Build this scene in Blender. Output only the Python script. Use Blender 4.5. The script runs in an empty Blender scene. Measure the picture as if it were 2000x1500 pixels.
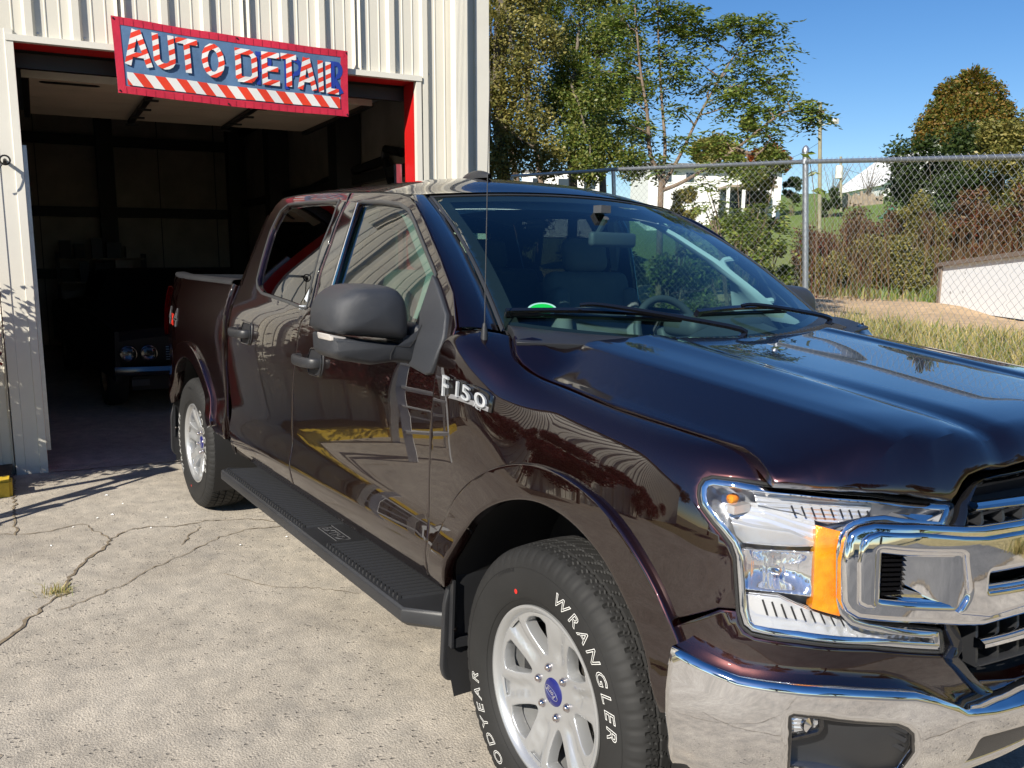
import bpy, bmesh, math, random
import numpy as np
from mathutils import Vector, Matrix
from mathutils.geometry import delaunay_2d_cdt
random.seed(7); rng = np.random.default_rng(7)
sc = bpy.context.scene
COL = sc.collection
PI = math.pi

# ------------------------------------------------------------------ camera
CP = np.array([1.77417, -2.28721, 1.57926]); YAW, PIT, ROL = math.radians(146.08684), math.radians(8.22073), math.radians(1.20268)
FPX = 1692.68
_cy, _sy, _cp, _sp = math.cos(YAW), math.sin(YAW), math.cos(PIT), math.sin(PIT)
_f = np.array([_cy*_cp, _sy*_cp, -_sp]); _r = np.array([_sy, -_cy, 0.]); _u = np.cross(_r, _f)
_cr, _sr = math.cos(ROL), math.sin(ROL)
CR, CU, CF = _cr*_r+_sr*_u, -_sr*_r+_cr*_u, _f
cam = bpy.data.objects.new('camera', bpy.data.cameras.new('camera')); COL.objects.link(cam)
M = Matrix.Identity(4)
for i in range(3):
    M[i][0], M[i][1], M[i][2], M[i][3] = CR[i], CU[i], -CF[i], CP[i]
cam.matrix_world = M
cam.data.sensor_width = 36; cam.data.lens = FPX/2000*36; cam.data.clip_end = 2000; cam.data.clip_start = .05
sc.camera = cam
def ray(px, py): return CR*(px-1000)/FPX - CU*(py-750)/FPX + CF
def at(px, py, D): return CP + D*ray(px, py)                 # photo point at a depth
def onp(px, py, ax, val):
    d = ray(px, py); return CP + (val-CP[ax])/d[ax]*d
def proj(P):
    d = np.asarray(P, float)-CP; z = d@CF
    return 1000+FPX*(d@CR)/z, 750-FPX*(d@CU)/z

# ------------------------------------------------------------------ world, sun, exposure
SUN = np.array([.366, -.747, .556]); SUN /= np.linalg.norm(SUN)
w = bpy.data.worlds.new('World'); sc.world = w; w.use_nodes = True
nt = w.node_tree; nt.nodes.clear()
sky = nt.nodes.new('ShaderNodeTexSky'); sky.sky_type = 'NISHITA'; sky.sun_disc = False
sky.sun_elevation = math.asin(SUN[2]); sky.sun_rotation = math.atan2(SUN[0], SUN[1])
sky.air_density = 1.0; sky.dust_density = .15; sky.ozone_density = 3.0; sky.altitude = 300
bgn = nt.nodes.new('ShaderNodeBackground'); bgn.inputs[1].default_value = .074
wo = nt.nodes.new('ShaderNodeOutputWorld')
hs = nt.nodes.new('ShaderNodeHueSaturation'); hs.inputs['Saturation'].default_value = 1.28; hs.inputs['Hue'].default_value = .507
nt.links.new(sky.outputs[0], hs.inputs['Color']); nt.links.new(hs.outputs[0], bgn.inputs[0]); nt.links.new(bgn.outputs[0], wo.inputs[0])
sl = bpy.data.lights.new('sun', 'SUN'); sl.energy = 4.6; sl.angle = math.radians(.5); sl.color = (1, .93, .81)
so = bpy.data.objects.new('sun', sl); COL.objects.link(so); so.location = (10, -20, 15)
so.rotation_euler = Vector(SUN).to_track_quat('Z', 'Y').to_euler()
sc.view_settings.view_transform = 'Standard'; sc.view_settings.look = 'None'
sc.view_settings.gamma = 1; sc.view_settings.use_curve_mapping = False
sc.view_settings.exposure = .7
sc.render.engine = 'CYCLES'
sc.cycles.max_bounces = 10; sc.cycles.transparent_max_bounces = 24
sc.cycles.glossy_bounces = 5; sc.cycles.caustics_reflective = False; sc.cycles.caustics_refractive = False

# ------------------------------------------------------------------ materials
class NT:
    def __init__(s, name):
        s.m = bpy.data.materials.new(name); s.m.use_nodes = True; s.t = s.m.node_tree
        s.b = s.t.nodes['Principled BSDF']; s.out = s.t.nodes['Material Output']
    def n(s, typ, **kw):
        x = s.t.nodes.new(typ)
        for k, v in kw.items():
            if k.startswith('i_'):
                key = k[2:]; key = int(key) if key.isdigit() else key
                x.inputs[key].default_value = v
            else: setattr(x, k, v)
        return x
    def l(s, a, b): s.t.links.new(a, b)
    def coord(s, scale=(1,1,1), rot=(0,0,0)):
        tc = s.n('ShaderNodeTexCoord'); mp = s.n('ShaderNodeMapping')
        mp.inputs['Scale'].default_value = scale; mp.inputs['Rotation'].default_value = rot
        s.l(tc.outputs['Object'], mp.inputs[0]); return mp.outputs[0]
    def noise(s, vec, scale, detail=4, rough=.55, lo=.35, hi=.65, c0=(0,0,0,1), c1=(1,1,1,1)):
        n = s.n('ShaderNodeTexNoise'); n.inputs['Scale'].default_value = scale; n.inputs['Detail'].default_value = detail
        n.inputs['Roughness'].default_value = rough
        if vec: s.l(vec, n.inputs['Vector'])
        r = s.n('ShaderNodeValToRGB'); r.color_ramp.elements[0].position = lo; r.color_ramp.elements[1].position = hi
        r.color_ramp.elements[0].color = c0; r.color_ramp.elements[1].color = c1
        s.l(n.outputs['Fac'], r.inputs[0]); return r.outputs[0]
    def mix(s, fac, a, b, mode='MIX'):
        x = s.n('ShaderNodeMixRGB', blend_type=mode)
        for i, v in ((0, fac), (1, a), (2, b)):
            if hasattr(v, 'links'): s.l(v, x.inputs[i])
            else: x.inputs[i].default_value = v if i == 0 else (*v[:3], 1)
        return x.outputs[0]
    def bump(s, h, strength=.3, dist=.01):
        b = s.n('ShaderNodeBump'); b.inputs['Strength'].default_value = strength; b.inputs['Distance'].default_value = dist
        s.l(h, b.inputs['Height']); s.l(b.outputs[0], s.b.inputs['Normal']); return b
    def base(s, v):
        if hasattr(v, 'links'): s.l(v, s.b.inputs['Base Color'])
        else: s.b.inputs['Base Color'].default_value = (*v[:3], 1)
def simple(name, col, rough=.5, metal=0, var=.15, bscale=0, bstr=.2, bdist=.002, coat=0, vscale=3, spec=.5):
    t = NT(name); v = t.coord()
    c2 = tuple(min(1, x*(1+var)) for x in col); c1 = tuple(x*(1-var) for x in col)
    t.base(t.noise(v, vscale, 5, .6, .3, .7, (*c1, 1), (*c2, 1)))
    t.b.inputs['Roughness'].default_value = rough; t.b.inputs['Metallic'].default_value = metal
    t.b.inputs['Coat Weight'].default_value = coat; t.b.inputs['Coat Roughness'].default_value = .02
    t.b.inputs['Specular IOR Level'].default_value = spec
    if bscale:
        n = t.n('ShaderNodeTexNoise'); n.inputs['Scale'].default_value = bscale; n.inputs['Detail'].default_value = 3
        t.l(v, n.inputs['Vector']); t.bump(n.outputs['Fac'], bstr, bdist)
    return t.m
MAT = {}
def paint():
    t = NT('magma_paint'); v = t.coord()
    vo = t.n('ShaderNodeTexVoronoi', i_Scale=2600.); t.l(v, vo.inputs['Vector'])
    b = t.b.inputs
    t.base(t.noise(v, 900, 2, .5, .35, .7, (.0085, .0012, .0010, 1), (.0270, .0042, .0026, 1)))
    b['Metallic'].default_value = .85; b['Roughness'].default_value = .34
    b['Coat Weight'].default_value = 1; b['Coat Roughness'].default_value = .007; b['Coat IOR'].default_value = 1.9
    return t.m
MAT['paint'] = paint()
def flat(name, col, rough, metal=0, coat=0):
    t = NT(name); t.base(col); t.b.inputs['Roughness'].default_value = rough; t.b.inputs['Metallic'].default_value = metal
    t.b.inputs['Coat Weight'].default_value = coat
    return t.m
MAT['chrome'] = flat('chrome', (.82, .82, .83), .03, 1)
MAT['chrome2'] = simple('brushed_reflector', (.78, .79, .82), .16, .6, .04)
MAT['gloss_black'] = flat('gloss_black', (.006, .006, .007), .06, 0, 1)
MAT['black'] = simple('black_plastic', (.022, .023, .026), .42, 0, .2, 900, .5, .0006)
MAT['dark'] = simple('dark_plastic', (.012, .012, .013), .6, 0, .2)
MAT['rubber'] = simple('black_rubber', (.020, .020, .020), .68, 0, .25, spec=.3)
MAT['mirror_plastic'] = simple('textured_black_plastic', (.034, .037, .044), .34, 0, .12, 700, .9, .0016)
MAT['grey_trim'] = simple('grey_rubber_trim', (.035, .037, .04), .30, 0, .1)
MAT['alloy'] = simple('silver_alloy', (.46, .47, .48), .30, .6, .04, coat=.5)
MAT['lug'] = flat('lug_chrome', (.55, .5, .5), .09, 1)
MAT['disc'] = simple('brake_disc', (.35, .33, .30), .35, .9, .2)
MAT['white_ink'] = flat('raised_white_rubber', (.72, .72, .70), .6)
MAT['cap_blue'] = flat('cap_blue', (.008, .012, .13), .35, 0, .4)
MAT['cap_silver'] = flat('cap_silver', (.75, .75, .78), .2, .8)
MAT['red_dot'] = flat('red_ink', (.6, .02, .015), .5)
MAT['liner'] = simple('bed_liner', (.015, .015, .016), .7, 0, .3, 300, .8, .003)
MAT['cloth'] = simple('seat_cloth', (.15, .15, .155), .85, 0, .2, 500, .4, .001)
MAT['cabin'] = simple('cabin_plastic', (.055, .06, .068), .6, 0, .15, 400, .3, .0006)
MAT['headliner'] = simple('cabin_light_trim', (.46, .50, .55), .75, 0, .08)
MAT['badge_chrome'] = flat('badge_chrome', (.78, .82, .86), .12, .55)
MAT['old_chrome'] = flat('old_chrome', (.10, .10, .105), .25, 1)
MAT['decal_grey'] = flat('decal_grey', (.08, .08, .085), .4)
MAT['decal_red'] = flat('decal_red', (.7, .03, .015), .4)
MAT['decal_silver'] = flat('decal_silver', (.20, .20, .21), .4, .1)
MAT['green_sticker'] = flat('sticker_green', (.02, .75, .10), .4)
MAT['white_sticker'] = flat('sticker_white', (.88, .92, .90), .4)
def glass(name, tint, refl=1.0, ior=1.5):
    t = NT(name); t.t.nodes.remove(t.b)
    tr = t.n('ShaderNodeBsdfTransparent'); tr.inputs[0].default_value = (*tint, 1)
    gl = t.n('ShaderNodeBsdfGlossy'); gl.inputs['Roughness'].default_value = .0; gl.inputs[0].default_value = (refl, refl, refl, 1)
    ge = t.n('ShaderNodeNewGeometry'); dt = t.n('ShaderNodeVectorMath', operation='DOT_PRODUCT'); t.l(ge.outputs['Normal'], dt.inputs[0]); t.l(ge.outputs['Incoming'], dt.inputs[1])
    ab = t.n('ShaderNodeMath', operation='ABSOLUTE'); t.l(dt.outputs['Value'], ab.inputs[0])
    om = t.n('ShaderNodeMath', operation='SUBTRACT'); om.inputs[0].default_value = 1; t.l(ab.outputs[0], om.inputs[1])
    pw_ = t.n('ShaderNodeMath', operation='POWER'); t.l(om.outputs[0], pw_.inputs[0]); pw_.inputs[1].default_value = 5
    f0 = ((ior-1)/(ior+1))**2; ma = t.n('ShaderNodeMath', operation='MULTIPLY_ADD'); t.l(pw_.outputs[0], ma.inputs[0]); ma.inputs[1].default_value = 1-f0; ma.inputs[2].default_value = f0
    mx = t.n('ShaderNodeMixShader'); t.l(ma.outputs[0], mx.inputs[0]); t.l(tr.outputs[0], mx.inputs[1]); t.l(gl.outputs[0], mx.inputs[2])
    t.l(mx.outputs[0], t.out.inputs[0]); return t.m
MAT['side_glass'] = glass('side_glass', (.34, .50, .42), 1, 2.3)
MAT['rear_glass'] = glass('privacy_glass', (.05, .055, .06), 1, 2.1)
MAT['screen_glass'] = glass('windshield_glass', (.58, .80, .76), 1, 1.85)
MAT['lens'] = glass('clear_lens', (.96, .97, .98), 1, 1.45)
def fluted(name, col, metal, rough, scale, rot=(0,0,0), strength=.6, dist=.003):
    t = NT(name); v = t.coord((1,1,1), rot)
    wv = t.n('ShaderNodeTexWave', i_Scale=scale); t.l(v, wv.inputs['Vector'])
    t.base(col); t.b.inputs['Metallic'].default_value = metal; t.b.inputs['Roughness'].default_value = rough
    t.bump(wv.outputs['Fac'], strength, dist); return t.m
MAT['fluted'] = fluted('fluted_reflector', (.82, .83, .86), .55, .10, 28, (0, 0, .9))
MAT['fluted2'] = fluted('fluted_bowl', (.78, .79, .83), .6, .10, 34, (0, 1.57, 0), .5, .004)
MAT['chrome_flute'] = simple('bowl_reflector', (.85, .86, .9), .07, .9, .03)
def amber():
    t = NT('amber_reflector'); v = t.coord()
    vo = t.n('ShaderNodeTexVoronoi', i_Scale=320.); t.l(v, vo.inputs['Vector'])
    t.base(t.noise(v, 26, 3, .5, .3, .7, (.95, .20, .0, 1), (1, .42, .01, 1)))
    t.b.inputs['Roughness'].default_value = .15; t.b.inputs['Coat Weight'].default_value = 1
    t.b.inputs['Metallic'].default_value = .25
    t.bump(vo.outputs['Distance'], .35, .002); return t.m
MAT['amber'] = amber()
MAT['red_lens'] = flat('red_lens', (.55, .01, .015), .08, 0, 1)
MAT['clear_plastic'] = flat('clear_marker', (.55, .52, .50), .15, .2, 1)

# ------------------------------------------------------------------ objects and tags
def link(o, parent=None):
    COL.objects.link(o)
    if parent is not None: o.parent = parent
    return o
def thing(name, label, cat, loc=(0,0,0), group=None):
    o = bpy.data.objects.new(name, None); COL.objects.link(o); o.location = loc; o.empty_display_size = .1
    o['label'] = label; o['category'] = cat
    if group: o['group'] = group
    return o
def tag(o, label=None, cat=None, group=None, kind=None):
    if label: o['label'] = label
    if cat: o['category'] = cat
    if group: o['group'] = group
    if kind: o['kind'] = kind
    return o
def mesh(name, V, F, mat, parent=None, smooth=True, sharp=40):
    me = bpy.data.meshes.new(name)
    if isinstance(V, np.ndarray): V = V.tolist()
    me.from_pydata([tuple(v) for v in V], [], [tuple(f) for f in F])
    me.validate(); me.update()
    if mat: me.materials.append(MAT[mat] if isinstance(mat, str) else mat)
    if smooth:
        me.shade_smooth(); me.set_sharp_from_angle(angle=math.radians(sharp))
    o = bpy.data.objects.new(name, me); link(o, parent)
    if parent is not None and parent.matrix_world is not None:
        # meshes are given in world coordinates: take the parent's place off
        off = world_loc(parent)
        if off.length > 1e-9: me.transform(Matrix.Translation(-off))
    return o
def world_loc(o):
    v = Vector((0,0,0))
    while o is not None: v = v + Vector(o.location); o = o.parent
    return v
def mirror(o, parent=None, name=None, shift=0.):
    me = o.data.copy()
    off = world_loc(o.parent) if o.parent else Vector((0,0,0))
    me.transform(Matrix.Translation(off)); me.transform(Matrix.Scale(-1, 4, (0,1,0)))
    for v in me.vertices:
        k = min(1, max(0, (-.36-v.co.x)/.2)); y = v.co.y
        if shift: v.co.y = y+shift
        elif k > 0 and v.co.x > -2.93 and y > .5:
            # the far side of the greenhouse sits a little farther in, as the photograph shows it
            q = min(1, max(0, (v.co.z-1.28)/.1)); q = q*q*(3-2*q)
            if y > .80: y = y*(1-k)+k*(.80+(y-.80)*.35)
            v.co.y = y-.075*q*k; v.co.x -= .045*q*k
    me.flip_normals()
    p = parent if parent is not None else o.parent
    if p is not None: me.transform(Matrix.Translation(-world_loc(p)))
    c = bpy.data.objects.new(name or o.name.split('.')[0], me); link(c, p)
    for k in ('label','kind'):
        if k in o: c[k] = o[k]
    return c
class MB:
    """collects shapes into one mesh"""
    def __init__(s): s.V = []; s.F = []
    def add(s, V, F):
        k = len(s.V); s.V += [tuple(map(float, v)) for v in V]; s.F += [tuple(i+k for i in f) for f in F]; return s
    def box(s, c, size, R=None):
        x, y, z = [q/2 for q in size]
        V = [Vector((i*x, j*y, k*z)) for i in (-1,1) for j in (-1,1) for k in (-1,1)]
        if R is not None: V = [R @ v for v in V]
        V = [v+Vector(c) for v in V]
        return s.add(V, [(0,1,3,2),(4,6,7,5),(0,4,5,1),(2,3,7,6),(0,2,6,4),(1,5,7,3)])
    def beam(s, a, b, w, h, up=(0,0,1)):
        a, b = Vector(a), Vector(b); t = (b-a).normalized(); upv = Vector(up)
        if abs(t.dot(upv)) > .98: upv = Vector((1,0,0))
        sd = t.cross(upv).normalized(); uu = sd.cross(t)
        V = [p+sd*i*w/2+uu*j*h/2 for p in (a, b) for i, j in ((-1,-1),(1,-1),(1,1),(-1,1))]
        return s.add(V, [(3,2,1,0),(4,5,6,7)]+[(i, (i+1)%4, 4+(i+1)%4, 4+i) for i in range(4)])
    def tube(s, pts, r, n=8, cap=True, closed=False):
        pts = [Vector(p) for p in pts]; m = len(pts)
        rr = r if hasattr(r, '__len__') else [r]*m
        V = []; prev = None
        for i, p in enumerate(pts):
            if closed: t = (pts[(i+1)%m]-pts[i-1])
            else: t = pts[min(i+1, m-1)]-pts[max(i-1, 0)]
            t = t.normalized() if t.length > 1e-9 else Vector((0,0,1))
            if prev is None:
                a = Vector((0,0,1)) if abs(t.z) < .9 else Vector((1,0,0)); sd = t.cross(a).normalized()
            else:
                sd = (prev - t*prev.dot(t)).normalized()
            prev = sd; uu = t.cross(sd)
            for k in range(n):
                a = 2*PI*k/n; V.append(p+(sd*math.cos(a)+uu*math.sin(a))*rr[i])
        F = []
        for i in range(m if closed else m-1):
            j = (i+1) % m
            for k in range(n): F.append((i*n+k, i*n+(k+1)%n, j*n+(k+1)%n, j*n+k))
        if cap and not closed:
            F.append(tuple(reversed(range(n)))); F.append(tuple((m-1)*n+k for k in range(n)))
        return s.add(V, F)
    def lathe(s, prof, c, axis='y', n=48, a0=0, a1=2*PI):
        """prof: list of (offset along axis, radius)"""
        V = []; full = abs(a1-a0-2*PI) < 1e-6; N = n if full else n+1
        for k in range(N):
            a = a0+(a1-a0)*k/n; ca, sa = math.cos(a), math.sin(a)
            for (o, r) in prof:
                if axis == 'y': V.append((c[0]+r*ca, c[1]+o, c[2]+r*sa))
                elif axis == 'z': V.append((c[0]+r*ca, c[1]+r*sa, c[2]+o))
                else: V.append((c[0]+o, c[1]+r*ca, c[2]+r*sa))
        m = len(prof); F = []
        for k in range(n):
            k2 = (k+1) % N
            for i in range(m-1): F.append((k*m+i, k2*m+i, k2*m+i+1, k*m+i+1))
        return s.add(V, F)
    def prism(s, poly, off, fn=lambda p: p):
        """poly: 3D points; off: vector; closed prism (ngon caps)"""
        n = len(poly); o = Vector(off)
        V = [Vector(p) for p in poly]+[Vector(p)+o for p in poly]
        return s.add(V, [tuple(range(n)), tuple(reversed(range(n, 2*n)))]+[(i, i+n, (i+1)%n+n, (i+1)%n) for i in range(n)])
    def grid(s, P, nu, nv):
        return s.add(P, [(i*nv+j, (i+1)*nv+j, (i+1)*nv+j+1, i*nv+j+1) for i in range(nu-1) for j in range(nv-1)])
    def build(s, name, mat, parent=None, smooth=True, sharp=40): return mesh(name, s.V, s.F, mat, parent, smooth, sharp)

# ------------------------------------------------------------------ surfaces and panels
def interp(tab, x):
    if x <= tab[0][0]: return tab[0][1]
    for (a, va), (b, vb) in zip(tab, tab[1:]):
        if x <= b: return va+(vb-va)*(x-a)/(b-a)
    return tab[-1][1]
def pchip(tab):
    """monotone cubic through the table: smooth body lines without ripples"""
    xs = [a for a, _ in tab]; ys = [b for _, b in tab]; n = len(xs)
    h = [xs[i+1]-xs[i] for i in range(n-1)]; d = [(ys[i+1]-ys[i])/h[i] for i in range(n-1)]
    m = [d[0]]
    for i in range(1, n-1):
        if d[i-1]*d[i] <= 0: m.append(0.)
        else:
            w1, w2 = 2*h[i]+h[i-1], h[i]+2*h[i-1]; m.append((w1+w2)/(w1/d[i-1]+w2/d[i]))
    m.append(d[-1])
    def f(x):
        if x <= xs[0]: return ys[0]+m[0]*(x-xs[0])
        if x >= xs[-1]: return ys[-1]+m[-1]*(x-xs[-1])
        i = 0
        while x > xs[i+1]: i += 1
        t = (x-xs[i])/h[i]; t2, t3 = t*t, t*t*t
        return (2*t3-3*t2+1)*ys[i]+(t3-2*t2+t)*h[i]*m[i]+(-2*t3+3*t2)*ys[i+1]+(t3-t2)*h[i]*m[i+1]
    return f
class Surf:
    def __init__(s, f, ur, vr, off=0, nu=60, nv=40):
        s.f, s.ur, s.vr, s.o = f, ur, vr, off
        s.grid = None; s.nu, s.nv = nu, nv
    def off(s, d):
        t = Surf(s.f, s.ur, s.vr, d, s.nu, s.nv); return t
    def N(s, u, v):
        e = 1e-3; a = s.f(u+e, v)-s.f(u-e, v); b = s.f(u, v+e)-s.f(u, v-e); n = np.cross(a, b)
        return n/(np.linalg.norm(n)+1e-12)
    def P(s, u, v):
        p = s.f(u, v)
        return p+s.N(u, v)*s.o if s.o else p
    def inv(s, px, py):
        if s.grid is None:
            s.grid = []
            for i in range(s.nu+1):
                for j in range(s.nv+1):
                    u = s.ur[0]+(s.ur[1]-s.ur[0])*i/s.nu; v = s.vr[0]+(s.vr[1]-s.vr[0])*j/s.nv
                    P = s.P(u, v)
                    if s.N(u, v)@(CP-P) > 0: s.grid.append((u, v, *proj(P)))
            s.grid = np.array(s.grid)
        g = s.grid; k = np.argmin((g[:,2]-px)**2+(g[:,3]-py)**2); u, v = g[k,0], g[k,1]
        for _ in range(12):
            p0 = np.array(proj(s.P(u, v))); r = np.array([px, py])-p0
            if abs(r).max() < .02: break
            e = 1e-4; J = np.stack([(np.array(proj(s.P(u+e, v)))-p0)/e, (np.array(proj(s.P(u, v+e)))-p0)/e], 1)
            try: d = np.linalg.solve(J, r)
            except Exception: break
            d = np.clip(d, -.08, .08); u += d[0]; v += d[1]
        return (float(u), float(v))
    def tr(s, pts): return [s.inv(*p) for p in pts]
def area(p): return .5*sum(p[i-1][0]*p[i][1]-p[i][0]*p[i-1][1] for i in range(len(p)))
def fillet(poly, r, n=5):
    out = []; m = len(poly)
    for i in range(m):
        a, b, c = np.array(poly[i-1]), np.array(poly[i]), np.array(poly[(i+1)%m])
        u, v = a-b, c-b; lu, lv = np.linalg.norm(u), np.linalg.norm(v)
        k = min(r, .45*lu, .45*lv); u, v = u/lu*k, v/lv*k
        for j in range(n+1):
            t = j/n; q = (1-t)**2*(b+u)+2*t*(1-t)*b+t*t*(b+v); out.append(tuple(q))
    return out
def smoothpoly(pts, closed=False, n=4):
    out = []; m = len(pts); P = [np.array(p, float) for p in pts]
    rngi = range(m) if closed else range(m-1)
    for i in rngi:
        p0 = P[(i-1)%m] if closed or i > 0 else P[i]; p1 = P[i]; p2 = P[(i+1)%m]
        p3 = P[(i+2)%m] if closed or i+2 < m else p2
        for k in range(n):
            t = k/n
            out.append(tuple(.5*((2*p1)+(-p0+p2)*t+(2*p0-5*p1+4*p2-p3)*t*t+(-p0+3*p1-3*p2+p3)*t**3)))
    if not closed: out.append(tuple(P[-1]))
    return out
def densify(poly, res):
    out = []
    for i in range(len(poly)):
        a, b = np.array(poly[i]), np.array(poly[(i+1)%len(poly)]); n = max(1, int(np.linalg.norm(b-a)/res+.5))
        for k in range(n): out.append(tuple(a+(b-a)*k/n))
    # drop duplicates
    o2 = []
    for p in out:
        if not o2 or math.dist(p, o2[-1]) > 1e-4: o2.append(p)
    if math.dist(o2[0], o2[-1]) < 1e-4: o2.pop()
    return o2
def inside(P, poly):
    P = np.asarray(P); x, y = P[:,0], P[:,1]; r = np.zeros(len(P), bool); n = len(poly)
    for i in range(n):
        x1, y1 = poly[i-1]; x2, y2 = poly[i]
        c = ((y1 > y) != (y2 > y)) & (x < (x2-x1)*(y-y1)/((y2-y1) if y2 != y1 else 1e-12)+x1)
        r ^= c
    return r
def seg_dist(P, poly):
    P = np.asarray(P); d = np.full(len(P), 1e9)
    for i in range(len(poly)):
        a, b = np.array(poly[i-1]), np.array(poly[i]); ab = b-a; t = np.clip(((P-a)@ab)/(ab@ab+1e-15), 0, 1)
        d = np.minimum(d, np.linalg.norm(P-a-t[:,None]*ab, axis=1))
    return d
def inset(L, g):
    n = len(L); out = []
    for i in range(n):
        a, c = np.array(L[i-1]), np.array(L[(i+1)%n]); t = c-a; t /= np.linalg.norm(t)+1e-12
        out.append(tuple(np.array(L[i])+np.array([-t[1], t[0]])*g))
    return out
def panel(name, poly, S, mat, parent=None, holes=(), res=.03, th=.02, b=.003, lip=0., sharp=46, asp=1., gap=0., lines=()):
    """a body panel: outline(s) in the surface's own coordinates, meshed, edges rounded over and turned in"""
    loops = [densify(poly, res)]+[densify(h, res) for h in holes]
    if area(loops[0]) < 0: loops[0].reverse()
    for k in range(1, len(loops)):
        if area(loops[k]) > 0: loops[k].reverse()
    if gap: loops = [inset(L, gap) for L in loops]
    us = [p[0] for p in loops[0]]; vs = [p[1] for p in loops[0]]
    gu = np.arange(min(us)+res*.5, max(us), res*asp); gv = np.arange(min(vs)+res*.5, max(vs), res)
    G = np.array([(u, v) for i, u in enumerate(gu) for v in gv+(0)]) if len(gu) and len(gv) else np.zeros((0,2))
    def ok(P, marg):
        if not len(P): return np.zeros(0, bool)
        m = inside(P, loops[0]) & (seg_dist(P, loops[0]) > marg)
        for h in loops[1:]: m &= ~inside(P, h) & (seg_dist(P, h) > marg)
        return m
    G = G[ok(G, res*.45)] if len(G) else G
    ln = []
    for L_ in lines:
        d_ = densify(L_, res*.6)[:-1] if len(L_) > 2 else densify(L_, res*.6); k_ = max(range(len(d_)), key=lambda q: math.dist(d_[q], L_[0]) < 1e-9)
        L2 = []
        for p_, q_ in zip(L_, L_[1:]):
            nn = max(1, int(math.dist(p_, q_)/(res*.7))); L2 += [(p_[0]+(q_[0]-p_[0])*t/nn, p_[1]+(q_[1]-p_[1])*t/nn) for t in range(nn)]
        for p_ in L2: ln += [(p_[0], p_[1]-.005), (p_[0], p_[1]+.005)]
    if ln:
        ln = np.array(ln); ln = ln[ok(ln, .01)]
        if len(G): G = G[[np.min(np.hypot(*(ln-g).T)) > res*.45 for g in G]]
        G = np.concatenate([G, ln])
    ring = []
    ins = min(.006, res*.3)
    for L in loops:
        n = len(L)
        for i in range(n):
            a, c = np.array(L[i-1]), np.array(L[(i+1)%n]); t = c-a; t /= np.linalg.norm(t)+1e-12
            ring.append(np.array(L[i])+np.array([-t[1], t[0]])*ins)
    ring = np.array(ring); ring = ring[ok(ring, ins*.7)] if len(ring) else ring
    verts = []; edges = []
    for L in loops:
        k = len(verts); verts += list(L); edges += [(k+i, k+(i+1)%len(L)) for i in range(len(L))]
    nb = len(verts)
    verts += [tuple(p) for p in ring]+[tuple(p) for p in G]
    V2, E2, F2, ov, oe, of = delaunay_2d_cdt([Vector(v) for v in verts], edges, [], 0, 1e-6, True)
    V2n = np.array([tuple(v) for v in V2])
    cen = np.array([V2n[list(f)].mean(0) for f in F2])
    m = inside(cen, loops[0])
    for h in loops[1:]: m &= ~inside(cen, h)
    F = []
    for f, k in zip(F2, m):
        if not k: continue
        f = list(f)
        a = sum(V2n[f[i-1]][0]*V2n[f[i]][1]-V2n[f[i]][0]*V2n[f[i-1]][1] for i in range(len(f)))
        if abs(a) < 1e-10: continue
        F.append(f if a > 0 else f[::-1])
    V3 = [S.P(u, v) for u, v in V2n]
    # boundary edges in order of faces
    cnt = {}
    for f in F:
        for i in range(len(f)):
            e = (f[i-1], f[i]); cnt[e] = 1
    bnd = {e[0]: e[1] for e in cnt if (e[1], e[0]) not in cnt}
    rings = {}
    prevof = {v: k for k, v in bnd.items()}
    newV = list(V3)
    for v0 in bnd:
        pv, nx = prevof.get(v0, v0), bnd[v0]
        T = V3[nx]-V3[pv]; T = T/(np.linalg.norm(T)+1e-12); N = S.N(*V2n[v0]); O = np.cross(T, N); O /= np.linalg.norm(O)+1e-12
        k = len(newV); rings[v0] = k
        newV += [V3[v0]+O*b*.7-N*b*.3, V3[v0]+O*b-N*b, V3[v0]+O*b-N*(b+th)]
        if lip: newV.append(V3[v0]+O*(b-lip)-N*(b+th))
    st = 4 if lip else 3
    for a, c in bnd.items():
        if a not in rings or c not in rings: continue
        ra, rc = rings[a], rings[c]
        F.append([c, a, ra, rc])
        for k in range(st-1): F.append([rc+k, ra+k, ra+k+1, rc+k+1])
    return mesh(name, newV, F, mat, parent, True, sharp)
def strip(name, path, S, w, h, mat, parent=None, closed=False, prof=None, sharp=50):
    """a moulding laid along a path on a surface; w wide, h proud"""
    n = len(path); P = [S.P(*p) for p in path]; V = []; prof = prof or [(-.5, -.3), (-.5, .75), (-.35, 1), (.35, 1), (.5, .75), (.5, -.3)]
    m = len(prof)
    for i in range(n):
        a = P[i-1] if (closed or i > 0) else P[i]; c = P[(i+1)%n] if (closed or i < n-1) else P[i]
        T = c-a; T /= np.linalg.norm(T)+1e-12; N = S.N(*path[i]); O = np.cross(T, N)
        for (q, k) in prof: V.append(P[i]+O*q*w+N*k*h)
    F = []
    for i in range(n if closed else n-1):
        j = (i+1) % n
        for k in range(m-1): F.append((i*m+k, j*m+k, j*m+k+1, i*m+k+1))
    if not closed:
        F.append(tuple(range(m))); F.append(tuple(reversed(range((n-1)*m, n*m))))
    o = mesh(name, V, F, mat, parent, True, sharp)
    return o
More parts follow.
